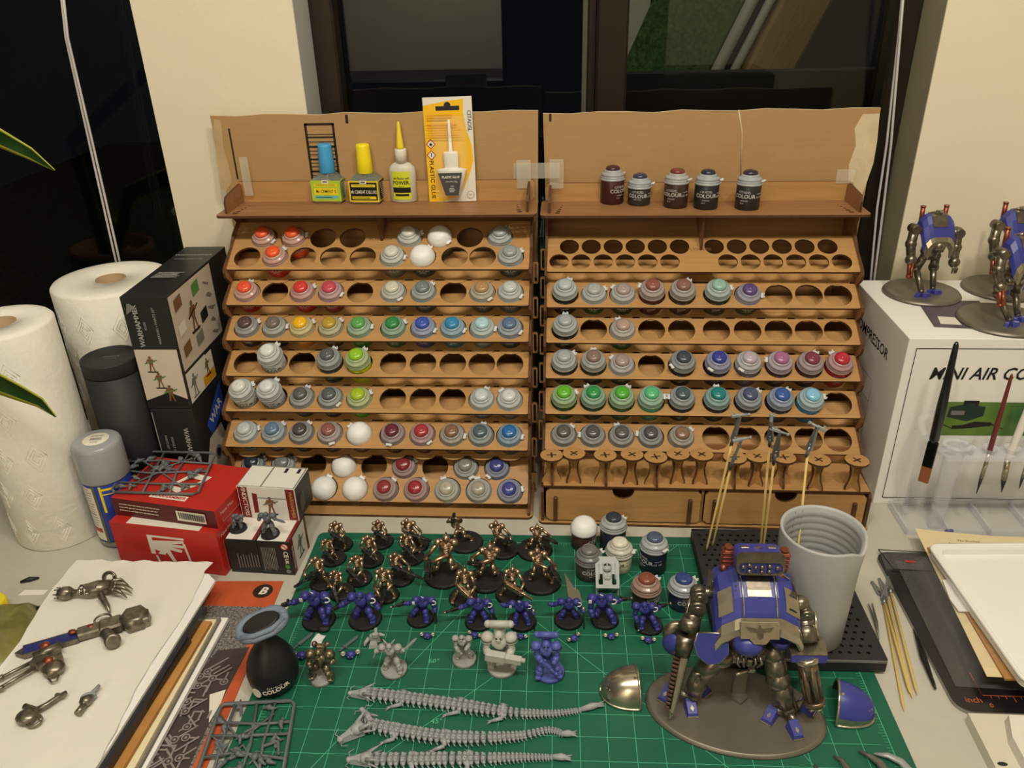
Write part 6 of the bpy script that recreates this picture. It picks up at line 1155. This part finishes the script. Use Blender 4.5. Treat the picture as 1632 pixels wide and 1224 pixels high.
# pliers entering from the bottom
PLM = mat('plier_steel', C(132, 130, 122), .35, metal=.7)
R = empty('pliers', T(0, 0, 0), 'curved-jaw pliers whose tips enter at the bottom right', 'pliers')
def cp(L, z=.35): return [P(x, y, z) for x, y in L]
obj('jaw', G().tube(cp([(1368, 1196), (1385, 1204), (1402, 1216), (1416, 1236), (1440, 1290)]), [.08, .25, .4, .5, .7], 8, flat=.7), PLM, R)
obj('handle', G().tube(cp([(1393, 1201), (1415, 1204), (1436, 1214), (1456, 1236), (1480, 1290)]), [.1, .3, .38, .42, .5], 8, flat=.7), mat('pale_plier', C(164, 168, 166), .4, metal=.3), R)
tag(obj('side_cutter', G().tube(cp([(1328, 1204), (1342, 1212), (1353, 1230), (1362, 1290)]), [.08, .25, .4, .6], 8, flat=.7).tube(cp([(1298, 1218), (1306, 1232), (1320, 1290)]), [.08, .3, .6], 8, flat=.7), PLM), 'dark cutter tips at the bottom edge left of the pliers', 'cutter')

# ------------------------------------------------------------------ compressor box and figures on it
BW = mat('white_box_card', C(242, 240, 234), .5, bump=.03, bs=200)
CB = empty('compressor_box', T(61.95, 29.7, -.3, rz=-.6), 'large white mini air compressor box at the right edge', 'box')
obj('carton', G().box((22, 9.9, 11.8), (44, 19.7, 23.6), b=.06), BW, CB)
PGN = mat('photo_green', C(110, 140, 50), .5, col2=C(40, 96, 58), vs_=12); PDG = mat('photo_dark_green', C(30, 52, 44), .5)
ln_ = .09; it = [('r', 1.0, 1.0, 42, 1.0+ln_, PK), ('r', 1.0, 1.0, 1.0+ln_, 22.4, PK), ('r', 1.0, 22.4-ln_, 42, 22.4, PK)]
q = PY(1484, 582, 29.7); x0 = q.x-61.95
it += [('t', 'MINI AIR COMPRESSOR', x0, 19.0, 2.25, dict(align='LEFT', bold=.03, shear=.25, sp_=1.0, sx=.9), PK)]
a, b = PY(1495, 640, 29.7), PY(1512, 693, 29.7); gx, gy0, gy1 = PY(1497, 660, 29.7).x-61.95, b.z+.3, a.z+.3
it += [('r', gx, gy0, gx+26, gy1, PGN), ('r', gx+11.4, gy0, gx+26, gy1, mat('photo_deep_green', C(34, 92, 60), .5))]
it += [('p', [(gx+.9, gy0+2.6), (gx+3.4, gy0+2.0), (gx+5.2, gy0+2.8), (gx+5.2, gy0+4.1), (gx+2.6, gy0+4.4), (gx+1.0, gy0+4.0)], PDG), ('r', gx+2.5, gy0+4.2, gx+4.3, gy0+4.9, PK), ('r', gx+2.9, gy0+4.2, gx+3.9, gy0+4.55, PDG), ('r', gx+1.3, gy0+2.9, gx+2.9, gy0+3.5, PGR), ('p', [(gx+1.8, gy0+.9), (gx+3.4, gy0+1.0), (gx+6.4, gy0+1.4), (gx+6.4, gy0+1.9), (gx+4.4, gy0+2.0), (gx+3.0, gy0+1.5), (gx+1.8, gy0+1.4)], PK), ('p', [(gx+.6, gy0+1.5), (gx+1.8, gy0+1.0), (gx+1.8, gy0+1.1), (gx+.7, gy0+1.6)], PK), ('p', [(gx+6.3, gy0+1.8), (gx+8.0, gy0+1.0), (gx+8, gy0+.9), (gx+6.3, gy0+1.6)], PK)]
it += [('p', [(gx+11.2, gy0+1.4), (gx+11.4, gy0+3.4), (gx+12.4, gy0+4.6), (gx+16, gy0+4.6), (gx+16, gy0+1.4)], BW), ('p', [(gx+11.7, gy0+1.7), (gx+11.9, gy0+3.3), (gx+12.7, gy0+4.1), (gx+16, gy0+4.1), (gx+16, gy0+1.7)], PGR), ('r', gx+11.2, gy0+.8, gx+16, gy0+1.4, PK)]
deco('front_print', CB, faceM((0, 0, 0), (1, 0, 0), (0, 0, 1)), it)
it = [('t', 'COMPRESSOR', 8.6, 19.0, 2.0, dict(align='CENTER', bold=.03), PK)]
for yy in (4, 7.5, 11, 14): it.append(('r', 1, yy, 12, yy+.07, PGR))
it.append(('r', 12, 1, 12.07, 14.0, PGR)); deco('side_print', CB, faceM((0, 19.7, 0), (0, -1, 0), (0, 0, 1)), it)
ZT = 23.34
q0, q1 = P(1466, 488, ZT), P(1560, 524, ZT)
R = empty('purple_card', T(71.5, 38.6, ZT+.0), 'dark purple leaflet lying on the white box under the small walkers', 'leaflet')
pts = [P(x, y, ZT) for x, y in ((1462, 480), (1489, 521), (1600, 526), (1560, 480))]; obj('card', G().prism([(p_.x-71.5, p_.y-38.6) for p_ in pts], .01, .06), mat('purple_print', C(84, 74, 84), .4, var=.25, vs_=60), R)
pts = [P(x, y, ZT+.07) for x, y in ((1494, 504), (1499, 516), (1533, 518), (1522, 506))]; obj('white_patch', G().prism([(p_.x-71.5, p_.y-38.6) for p_ in pts], .07, .08), PW, R)
def mech(x, y, r_, rz, sc, label, pose=0):
    R = empty('small_walker', T(x, y, ZT+.08, rz=0), label, 'model', 'small blue walkers on the white box')
    obj('round_base', G().lathe([(r_, 0), (r_-.05, .12), (r_-.25, .38), (r_-.4, .4)], 48), OB, R)
    A = T(0, 0, 0, rz=rz, s=sc); g = G()
    for sd in (-1, 1):
        an = Vector((sd*1.0+(.2 if pose else 0), -1.2+sd*.5, .9)); kn = Vector((sd*1.15, .5, 3.4)); hp = Vector((sd*.75, -.2, 5.2))
        g.tube([hp, kn], [.5, .6], 8, T=A).ball(kn, .68, T=A, seg=10, rings=6).tube([kn, an], [.45, .36], 8, T=A).ball(an, .36, T=A, seg=9, rings=6).cyl(kn+Vector((.25, -.2, -.3)), an+Vector((.25, 0, .2)), .1, T=A).ball(hp, .6, T=A, seg=10, rings=6)
    g.ball((0, -.1, 5.4), (.9, .8, .8), T=A, seg=12, rings=7).tube([(0, -.1, 5.6), (0, .2, 7)], [.6, .9], 9, T=A); obj('legs', g, KM, R)
    for sd in (-1, 1):
        an = Vector((sd*1.0+(.2 if pose else 0), -1.2+sd*.5, .4))
        for a in (-50, 0, 50): obj('toe', G().box((0, -.75, .2), (.6, .95, .6), T=A @ Matrix.Translation(an) @ T(rz=a), b=.08, tz=(.8, .7)), KB, R)
    # carapace: tall blue shell with grey plate and silver collar
    S = [(1.5, 8.2), (1.35, 9.6), (.7, 10.6), (-.2, 10.5), (-.9, 9.7), (-1.5, 8.6), (-1.8, 8.0)]
    rw = lambda y, z, w: [A @ Vector((xx*w, y, z+d)) for xx, d in ((-2.15, -1.8), (-2.0, -.8), (-1.5, -.2), (-1.0, 0), (1.0, 0), (1.5, -.2), (2.0, -.8), (2.15, -1.8))]
    obj('carapace', loft([rw(y_, z_, w_) for (y_, z_), w_ in zip(S, (.8, .95, 1, 1, 1, .95, .9))], 0), KB, R)
    obj('top_plate', loft([[A @ Vector((-.95, y_, z_+.1)), A @ Vector((.95, y_, z_+.1))] for y_, z_ in ((.1, 10.6), (-.3, 10.4), (-.9, 9.7), (-1.2, 9.2))], 0, .1), KM, R)
    obj('collar', loft([rw(-1.8, 8.15, .9), rw(-2.1, 7.6, .78), rw(-2.1, 7.2, .66)], 0), KS, R)
    g = G().ball((0, -1.7, 6.9), (.8, .7, .75), T=A, seg=12, rings=7).box((0, -2.3, 6.6), (.75, .35, .5), T=A, b=.1).lathe([(.9, 5.0), (1.25, 5.6), (1.1, 6.6)], 12, T=A); obj('head', g, KM, R)
    g = G().cyl((-.9, .9, 10.4), (.4, -.1, 11.0), .22, T=A).box((.1, .1, 10.95), (.9, .35, .35), T=A, b=.08); obj('top_gun', g, KS, R)
    for sd in (-1, 1): obj('exhaust', G().cyl((sd*1.45, 1.2, 8.9), (sd*1.5, 1.3, 11.3), .3, T=A).cyl((sd*1.5, 1.3, 11.2), (sd*1.5, 1.3, 11.4), .34, T=A), KC, R)
    g = G()
    for sd, pts in ((-1, [(-1.8, 0, 8.6), (-2.8, -.2, 8.8), (-3.1, -.6, 7.0), (-3.2, -1.6, 5.2)]), (1, [(1.8, 0, 8.4), (2.9, -.2, 8.2), (3.0, -.3, 6.3), (2.7, -1.2, 4.6)])):
        g = G(); g.tube([Vector(p_) for p_ in pts], [.55, .65, .6, .5], 8, T=A)
        for p_ in pts[1:]: g.ball(p_, .72, T=A, seg=10, rings=6)
        g.cyl((pts[1][0], -.9, pts[1][2]), (pts[1][0], .6, pts[1][2]), .62, T=A, seg=10)
        if sd > 0:
            for t in (-.2, .1, .35): g.tube([(2.7, -1.3, 4.4), (2.7+t, -1.7, 3.8), (2.7+t, -1.6, 3.2)], [.2, .16, .07], 5, T=A)
        obj('arm', g, KM, R)
    obj('lance_gun', G().cyl((-3.2, -1.5, 5.3), (-3.5, -2.6, 3.4), .34, T=A).cyl((-3.2, -2.1, 5.1), (-3.5, -3.1, 3.5), .2, T=A).cyl((-3.5, -2.6, 3.5), (-3.55, -2.75, 3.2), .4, T=A, seg=10), KC, R)
    return R
mech(68.9, 44.2, 4.85, 4, 1.0, 'small blue walker standing alone at the left on the white box')
mech(79.8, 45.6, 4.85, 5, 1.0, 'small blue walker at the back right, partly hidden by another', 1)
mech(74.9, 34.8, 5.2, 14, 1.0, 'small blue walker at the front right with red twin gun', 1)
# ------------------------------------------------------------------ clear brush holder with brushes
CL = mat('clear_holder', (.88, .9, 1, 1), .15, alpha=.1, spec=.9); CL2 = mat('milky_holder', C(232, 232, 240), .25, alpha=.3, spec=.7)
R = empty('brush_holder', T(62.6, 23.2, -.29), 'clear plastic brush holder in front of the white box', 'brush holder')
obj('base_tray', G().box((16.5, 3.0, .15), (31, 6.0, .3), b=.1).box((16.5, .1, .5), (31, .25, .9), b=.08).box((16.5, 5.9, .6), (31, .25, 1.1), b=.08), CL, R)
for k in range(7): obj('tray_rib', G().box((1.2+5*k, 3, .55), (.25, 5.8, .9), b=.06), CL2, R)
obj('back_panel', G().box((17.5, 5.9, 5.6), (29, .25, 10.4), b=.1), CL, R)
bar = [(3.0, 1.2), (4.2, .2), (31, .2), (31, 2.6), (3.6, 2.6)]
cen = [(6.4+2.55*k, 1.35) for k in range(10)]
obj('ring_bar', gT(flat([(3.6, .1), (31.6, .1), (31.6, 2.7), (3.0, 2.7)], [arc(x, y, .55, n=14) for x, y in cen], .5), T(0, 0, 11.0)), [CL2, CL2], R)
g = G()
for x, y in cen: g.lathe([(.62, 11.2), (.95, 11.9), (1.0, 12.0), (.8, 11.9), (.58, 11.3)], 16, T=T(x, y, 0), cap=(False, False))
obj('ring_cups', g, CL2, R)
obj('post', G().box((5.2, 1.6, 5.5), (1.6, 1.0, 11.0), b=.25, tz=(1.35, 1.2)), CL2, R)
obj('side_arm', G().tube([(5, 1.5, 11.2), (2.6, 1.5, 11.6), (1.6, 2.6, 13.2), (1.8, 4.6, 13.8), (4, 5.6, 14)], .5, 8).tube([(2.4, 3.8, .5), (1.6, 4.2, 4), (1.2, 4.4, 8), (2.0, 5, 12)], [.5, .9, 1.0, .6], 10), CL, R)
obj('blue_foot', G().box((6.4, .3, .45), (1.0, .5, .5), b=.15), mat('blue_foot', C(58, 62, 120), .4), R)
obj('clamp_ring', G().tube([(5.0+1.4*math.cos(a), 1.2+1.2*math.sin(a), 12.3) for a in [2*PI*k/20 for k in range(21)]], .28, 7), CL2, R)
def brush(top, mid, tip, rt, rm, mc, name, lab, flatb=False, grp=None):
    a, b, c = PY(*top), PY(*mid), PY(*tip); R = empty('paint_brush', Matrix.Translation(c), lab, 'brush'); a, b, c2 = a-c, b-c, Vector((0, 0, 0)); d = (b-c2)
    obj('handle', G().tube([b+d*.12, b+(a-b)*.08, b+(a-b)*.4, a-(a-b)*.03, a], [rm*.8, rm, rm*1.02, rt, rt*.5], 12), mc, R)
    if flatb:
        Mf = along(b+d*.12, c2); Lf = (b+d*.12).length
        obj('ferrule', G().box((0, 0, Lf*.3), (1.15, .5, Lf*.62), b=.08, T=Mf @ T(rz=0)), mat('black_ferrule', C(24, 24, 24), .3, metal=.6), R); obj('bristles', G().box((0, 0, Lf*.8), (1.15, .36, Lf*.4), b=.05, T=Mf), mat('brown_bristle', C(140, 84, 50), .7), R); return R
    obj('ferrule', G().tube([b+d*.12, c2+d*.45], [rm*.85, rm*.8], 12, flat=.5 if flatb else 1), mat('black_ferrule', C(24, 24, 24), .3, metal=.6) if flatb else KS, R)
    obj('bristles', G().tube([c2+d*.47, c2], [rm*.8, rm*.75 if flatb else .03], 12, flat=.4 if flatb else 1), mat('brown_bristle', C(140, 84, 50), .7) if flatb else GUN, R); return R
brush((1525, 545, 25.4), (1486, 712, 24.6), (1471, 768, 24.4), .3, .55, mat('black_lacquer', C(26, 26, 26), .2, spec=.7), '', 'thick black flat brush with brown bristles in the clear holder', True)
brush((1613, 596, 25.8), (1574, 730, 24.8), (1556, 787, 24.6), .18, .29, mat('red_brown_lacquer', C(104, 46, 40), .3), '', 'thin dark red brush in the clear holder')
brush((1662, 590, 25.8), (1605, 738, 24.8), (1596, 785, 24.6), .22, .42, mat('white_lacquer', C(230, 226, 216), .3), '', 'thin white brush in the clear holder')
brush((1700, 600, 25.8), (1637, 738, 24.8), (1624, 779, 24.6), .2, .26, MATS['black_lacquer'], '', 'black fine brush cut by the right edge in the holder')
# ------------------------------------------------------------------ tablet, folders, tray at the right edge
R = empty('black_tablet', T(76, 7.6, -.29, rz=-.5), 'black board with orange inch ruler print under clear packaging', 'board')
TB = mat('gloss_black_board', C(26, 24, 26), .22, spec=.6); obj('board', gT(flat(rrect(-17.6, -11.6, 18, 11.6, 1.6, 6), [], .42), T(0, 0, .22)), [TB, mat('pale_board_edge', C(150, 146, 140), .4)], R)
ORG = mat('orange_print', C(190, 92, 62), .5); g = G(); g.box((0, -9.6, .44), (29, .06, .012)).box((-14.5, -8.2, .44), (.06, 2.8, .012))
for k in range(40): L = 1.2 if k % 8 == 0 else .7 if k % 4 == 0 else .35; g.box((-14.5+k*.7, -9.6-(L/2 if k % 8 else -.9), .44), (.05, L if k % 8 else 1.8, .012))
join(g, text('inch', .95, ext=.004), T(-15.6, -10.2, .445)); join(g, text('0', .7, ext=.004), T(-14.2, -10.8, .445)); join(g, text('1', .7, ext=.004), T(-8.9, -10.8, .445)); obj('ruler_print', g, ORG, R)
R = empty('clear_blister', T(63.6, 8.2, .16, rz=-3), 'smoky clear plastic blister package lying on the black board', 'packaging')
SM = mat('smoky_film', (.5, .48, .46, 1), .1, alpha=.07, spec=1.0)
def softbox(cx, cy, w_, h_, z_, n=8):
    g = G(); k = 0
    pr_ = [(1.0, 0), (.99, .5), (.93, .85), (.8, 1.0), (.0, 1.02)]
    out = rrect(-w_/2, -h_/2, w_/2, h_/2, min(w_, h_)*.28, 6); m_ = len(out)
    for s_, zz in pr_:
        for x, y in out: ix = (w_/2-.9*(1-s_)*3)/(w_/2) if s_ > 0 else 0; iy = (h_/2-.9*(1-s_)*3)/(h_/2) if s_ > 0 else 0; g.v.append(Vector((cx+x*ix, cy+y*iy, zz*z_)))
    for i in range(len(pr_)-1):
        for j in range(m_): g.f.append([i*m_+j, i*m_+(j+1) % m_, (i+1)*m_+(j+1) % m_, (i+1)*m_+j]); g.m.append(0); g.s.append(True)
    return g
obj('blister_bubble', softbox(0, 0, 6.2, 17, 2.0), SM, R); obj('inner_bubble', softbox(-1.2, 2.5, 2.2, 10, 2.6), SM, R)
obj('film_flange', G().box((0, 0, .06), (7.6, 18.6, .08), b=.02), SM, R)
R = empty('clear_ruler', T(61.6, 17.6, .2, rz=-4), 'clear plastic ruler with dark outline at the top of the black board', 'ruler'); obj('ruler', G().box((0, 0, .08), (5.4, 3.4, .12), b=.03), SM, R)
obj('outline', G().tube([(-2.7, 1.7, .16), (2.7, 1.7, .16), (2.7, -1.7, .16), (-1.9, -1.7, .16), (-2.7, 1.7, .16)], .06, 5), GUN, R); obj('red_mark', G().box((.4, -.2, .16), (1.2, .3, .02)), PR, R)
Zp = 1.55
def poly(name, pxs, z0, z1, m, lab, cat, par=None):
    pts = [P(x, y, z1) for x, y in pxs]; c = sum(pts, Vector())/len(pts)
    if par is None: o = obj(name, G().prism([(p_.x-c.x, p_.y-c.y) for p_ in pts], 0, z1-z0), m, None, T(c.x, c.y, z0)); return tag(o, lab, cat)
    return obj(name, G().prism([(p_.x, p_.y) for p_ in pts], z0, z1), m, par)
def rpoly(name, pts, z0, z1, m, lab, cat):
    c = Vector((sum(p_[0] for p_ in pts)/len(pts), sum(p_[1] for p_ in pts)/len(pts), 0)); return tag(obj(name, G().prism([(p_[0]-c.x, p_[1]-c.y) for p_ in pts], 0, z1-z0), m, None, T(c.x, c.y, z0)), lab, cat)
q = [P(1458, 842, 1.9), P(1573, 1078, 1.9)]
rpoly('cream_letter', [(q[1].x, q[1].y), (92, q[1].y-1), (92, 19.6), (72, 20.4), (q[0].x+2, q[0].y-.4), (q[0].x, q[0].y)], 1.85, 1.9, mat('cream_paper', C(226, 208, 164), .7), 'cream letter sheet with small heading under the white tray', 'paper')
t = P(1512, 862, 1.92); g = G(); join(g, text('The Brushes', .5, shear=.3, ext=.002)); join(g, text('Roman Garnet Company', .42, ext=.002), T(-.2, -.6, 0)); tag(obj('letter_heading', g, mat('brown_ink', C(120, 84, 50), .6), None, T(t.x+2.2, t.y, 1.915, rz=-4)), 'small brown printed heading on the cream letter', 'print')
bpy.data.objects['letter_heading'].parent = bpy.data.objects['cream_letter']; lh = bpy.data.objects['letter_heading']; cl_ = bpy.data.objects['cream_letter']
lh.location = lh.location-cl_.location
for k in ('label', 'category'): del lh[k]
a_, b_2 = P(1478, 872, 2.15), P(1602, 1082, 2.15)
rpoly('kraft_board', [(b_2.x, b_2.y), (90, b_2.y), (90, a_.y), (a_.x, a_.y)], 1.92, 2.15, mat('kraft_board', C(170, 126, 72), .7, var=.15, vs_=8, stretch=(1, 30, 1)), 'brown kraft board sticking out from under the white tray', 'board')
a_ = [P(x, y, 2.25) for x, y in ((1502, 924), (1533, 922), (1556, 975), (1528, 974), (1514, 955))]
rpoly('white_tab', [(p_.x, p_.y) for p_ in a_][::-1], 2.17, 2.25, WHB, 'white card tab poking out left of the white tray', 'card')
R = empty('white_tray', T(74.6, 7.3, 2.27, rz=2.2), 'white plastic palette tray with raised rim at the right edge', 'tray')
TRW = mat('tray_white', C(240, 238, 232), .3, spec=.6); out = rrect(-11, -9.9, 16, 9.9, .9, 5)
obj('tray_floor', gT(flat(out, [], .2), T(0, 0, .12)), [TRW, TRW], R); obj('tray_rim', gT(flat(out, [rrect(-10.2, -9.1, 15.2, 9.1, .8, 5)], .7), T(0, 0, .57)), [TRW, TRW], R); obj('tray_lip', G().tube([(x*1.0, y, .92) for x, y in out+out[:1]], .22, 7), TRW, R)
q = [P(x, y, .9) for x, y in ((1543, 1136), (1640, 1140), (1660, 1260), (1606, 1260))]
R = empty('white_case', T(q[0].x, q[0].y, -.29), 'off-white case lid at the bottom right corner with dark smudge', 'case')
obj('lid_base', G().prism([(p_.x-q[0].x, p_.y-q[0].y) for p_ in (q[0], q[3], q[2]+Vector((6, 0, 0)), q[1]+Vector((6, 0, 0)))], 0, 1.15), mat('off_white_plastic', C(212, 206, 186), .45), R)
q2 = [P(x, y, 2.0)-q[0] for x, y in ((1606, 1136), (1700, 1140), (1700, 1260), (1660, 1260), (1612, 1172))]
obj('raised_block', G().prism([(p_.x, p_.y) for p_ in q2][::-1], 1.16, 2.2, 0, None, None, .95), mat('pale_block', C(226, 222, 206), .45), R)
qq = P(1598, 1217, .9)-q[0]; obj('smudge', G().lathe([(.45, 0), (.3, .02)], 9, sy=.5, T=T(qq.x, qq.y, 1.15)), GUN, R)

# ------------------------------------------------------------------ model weapons lying on the paper towel sheet
ZS = 3.02
def W(ox, oy):
    o = P(ox, oy, ZS); return o, (lambda x, y, h=0: (P(x, y, ZS)-o)+Vector((0, 0, h)))
GMD = mat('dark_gunmetal', C(132, 124, 110), .34, metal=.8, var=.35, vs_=160)
o, w = W(150, 950); R = empty('model_weapon', T(o.x, o.y, ZS), 'gunmetal clawed gauntlet arm, topmost weapon on the paper sheet', 'model part')
g = G().tube([w(97, 954, .75), w(103, 954, .75), w(113, 953, .75), w(118, 953, .7)], [.5, .72, .7, .5], 14).tube([w(118, 953, .7), w(138, 951, .75)], [.38, .4], 10)
for a in range(7): t = 2*PI*a/7; g.cyl(w(98, 954, .75)+Vector((0, .55*math.cos(t), .55*math.sin(t))), w(92, 954, .75)+Vector((0, .58*math.cos(t), .58*math.sin(t))), .13, .04, seg=6)
obj('wrist', g, GMD, R)
obj('forearm', G().tube([w(138, 951, .8), w(146, 949, .8), w(160, 946, .85), w(178, 943, .8)], [.5, .85, .9, .75], 14, flat=.85).box(w(150, 950, 1.45), (1.4, .6, .3), b=.1).cyl(w(132, 946, 1.1), w(146, 945, 1.2), .12).cyl(w(132, 957, .9), w(146, 957, 1.0), .12), GMD, R)
obj('silver_bands', G().tube([w(131, 945, .9), w(131, 951, 1.3), w(131, 957, .9)], .1, 6).tube([w(139, 943, .9), w(139, 950, 1.5), w(139, 958, .9)], .12, 6), KS, R)
for k, (x1, y1, x2, y2) in enumerate(((186, 937, 206, 936), (188, 942, 213, 943), (187, 948, 212, 950), (184, 953, 204, 957))):
    obj('finger', G().tube([w(178, 940+3*k, .9), w(x1, y1, 1.1), w((x1+x2)/2, (y1+y2)/2, 1.2), w(x2, y2, .35)], [.26, .25, .2, .05], 7).ball(w(x1, y1, 1.1), .28, seg=8, rings=5), GMD, R)
g = G()
for r_ in (.75, .5): g.tube([w(178, 932, 1.0)+Vector((r_*math.cos(t), .3*math.sin(t), r_*.8*math.sin(t))) for t in [2*PI*k/16 for k in range(17)]], .12, 6)
obj('hose_loops', g, GMD, R); obj('thumb', G().tube([w(163, 956, .7), w(167, 963, .6), w(172, 970, .35), w(176, 978, .2)], [.4, .34, .3, .1], 8), GMD, R)
o, w = W(140, 1020); R = empty('model_weapon', T(o.x, o.y, ZS), 'long blue-bladed chainsaw sword weapon on the paper sheet', 'model part')
d = (w(127, 1017)-w(38, 1043)).normalized(); n = Vector((-d.y, d.x, 0)); b0, b1 = w(38, 1043), w(127, 1017); L = (b1-b0).length
Mb = Matrix((d, n, Vector((0, 0, 1)))).transposed().to_4x4(); Mb.translation = b0
obj('blade', G().box((L/2, 0, .3), (L, 1.3, .5), T=Mb, b=.08), mat('worn_blue', C(44, 48, 112), .4, var=.3, vs_=120), R)
g = G().prism([(-.7, 0), (0, -.62), (.2, .62)], .08, .5, 0, Mb).box((L/2, .66, .3), (L, .14, .5), T=Mb).box((L/2, -.66, .3), (L, .14, .5), T=Mb)
for k in range(22): g.box((.2+k*L/22, .78, .3), (.18, .22, .32), T=Mb, b=.03)
obj('chain_edge', g, GMD, R)
g = G().box((L+1.3, 0, .5), (2.8, 1.4, .9), T=Mb, b=.15).box((L+3.1, -.2, .6), (2.2, 1.8, 1.1), T=Mb, b=.2).cyl((L+2.6, -1.0, .5), (L+3.2, -2.6, .5), .65, seg=14, T=Mb).lathe([(.75, 0), (.78, .5), (.5, .55)], 16, T=Mb @ T(L+3.25, -2.5, .55, rx=60))
obj('motor_housing', g, GMD, R); obj('engine_block', G().lathe([(1.45, 0), (1.5, .2), (1.4, 1.3), (.9, 1.5)], 6, T=Mb @ T(L+5.4, -.3, 0)).box((L+6.2, -.6, .6), (1.2, 1.6, 1.2), T=Mb, b=.12), GMD, R)
obj('grip_loop', G().tube([(Mb @ Vector((L+2.3+.8*math.cos(t), 1.2+.7*math.sin(t), .6))) for t in [PI*k/10 for k in range(-1, 12)]], .12, 6), GMD, R)
for x in (L-.5, L+1.2): obj('copper_cap', G().ball(Mb @ Vector((x, .3, .8)), (.45, .35, .25), seg=10, rings=6), KC, R)
o, w = W(80, 1065); R = empty('model_weapon', T(o.x, o.y, ZS), 'twin-barrelled gun with orange caps cut by the left edge', 'model part')
for (a, b) in (((-14, 1094), (56, 1061)), ((-14, 1111), (58, 1071))): obj('barrel', G().cyl(w(a[0], a[1], .4), w(b[0], b[1], .6), .17, .2, seg=9).cyl(w(a[0]+14, a[1]-7, .43), w(a[0]+22, a[1]-11, .46), .26, seg=9), GMD, R)
obj('receiver', G().box(w(72, 1063, .7), (2.2, 1.4, .9), b=.2, T=None).cyl(w(58, 1058, .9), w(102, 1040, 1.0), .42, seg=10).cyl(w(64, 1072, .8), w(104, 1056, .9), .45, seg=10).ball(w(88, 1072, .6), (1.1, 1.0, .6), seg=12, rings=7), GMD, R)
for x, y in ((77, 1042), (82, 1066)): obj('orange_cap', G().ball(w(x, y, 1.15), (.55, .42, .35), seg=10, rings=6), KC, R)
obj('trigger_loop', G().tube([w(78, 1085, .3), w(84, 1091, .3), w(92, 1088, .3), w(95, 1080, .3)], .1, 6), GMD, R)
o, w = W(55, 1145); R = empty('model_weapon', T(o.x, o.y, ZS), 'small ring-ended model gun pointing up right on the paper sheet', 'model part')
obj('barrel', G().tube([w(62, 1136, .4), w(78, 1128, .45), w(94, 1117, .45), w(108, 1108, .4)], [.3, .26, .24, .2], 8).box(w(98, 1114, .5), (.9, .35, .35), b=.06, T=None), GMD, R)
obj('body', G().ball(w(45, 1148, .5), (1.0, .85, .5), seg=12, rings=7).cyl(w(42, 1132, .5), w(60, 1138, .5), .3, seg=9).box(w(52, 1140, .5), (1.2, .8, .7), b=.15), GMD, R)
obj('ring', G().tube([w(56, 1153, .35)+Vector((.62*math.cos(t), .5*math.sin(t), .12*math.sin(t))) for t in [2*PI*k/18 for k in range(19)]], .17, 7), GMD, R)
o, w = W(140, 1122); R = empty('model_weapon', T(o.x, o.y, ZS), 'small collared model barrel, rightmost piece on the paper sheet', 'model part')
obj('barrel', G().cyl(w(125, 1142, .35), w(136, 1128, .4), .34, .3, seg=10).ball(w(139, 1122, .45), (.6, .6, .5), seg=12, rings=7), GMD, R); obj('tip', G().cyl(w(143, 1116, .45), w(160, 1097, .4), .22, .16, seg=9), PRM, R)
obj('collar', G().tube([w(143, 1117, .45)+(Vector((d.y, -d.x, 0))*0+Vector((.52*math.cos(t), .3*math.cos(t), .5*math.sin(t)))) for t in [2*PI*k/16 for k in range(17)]], .13, 7), PRM, R)
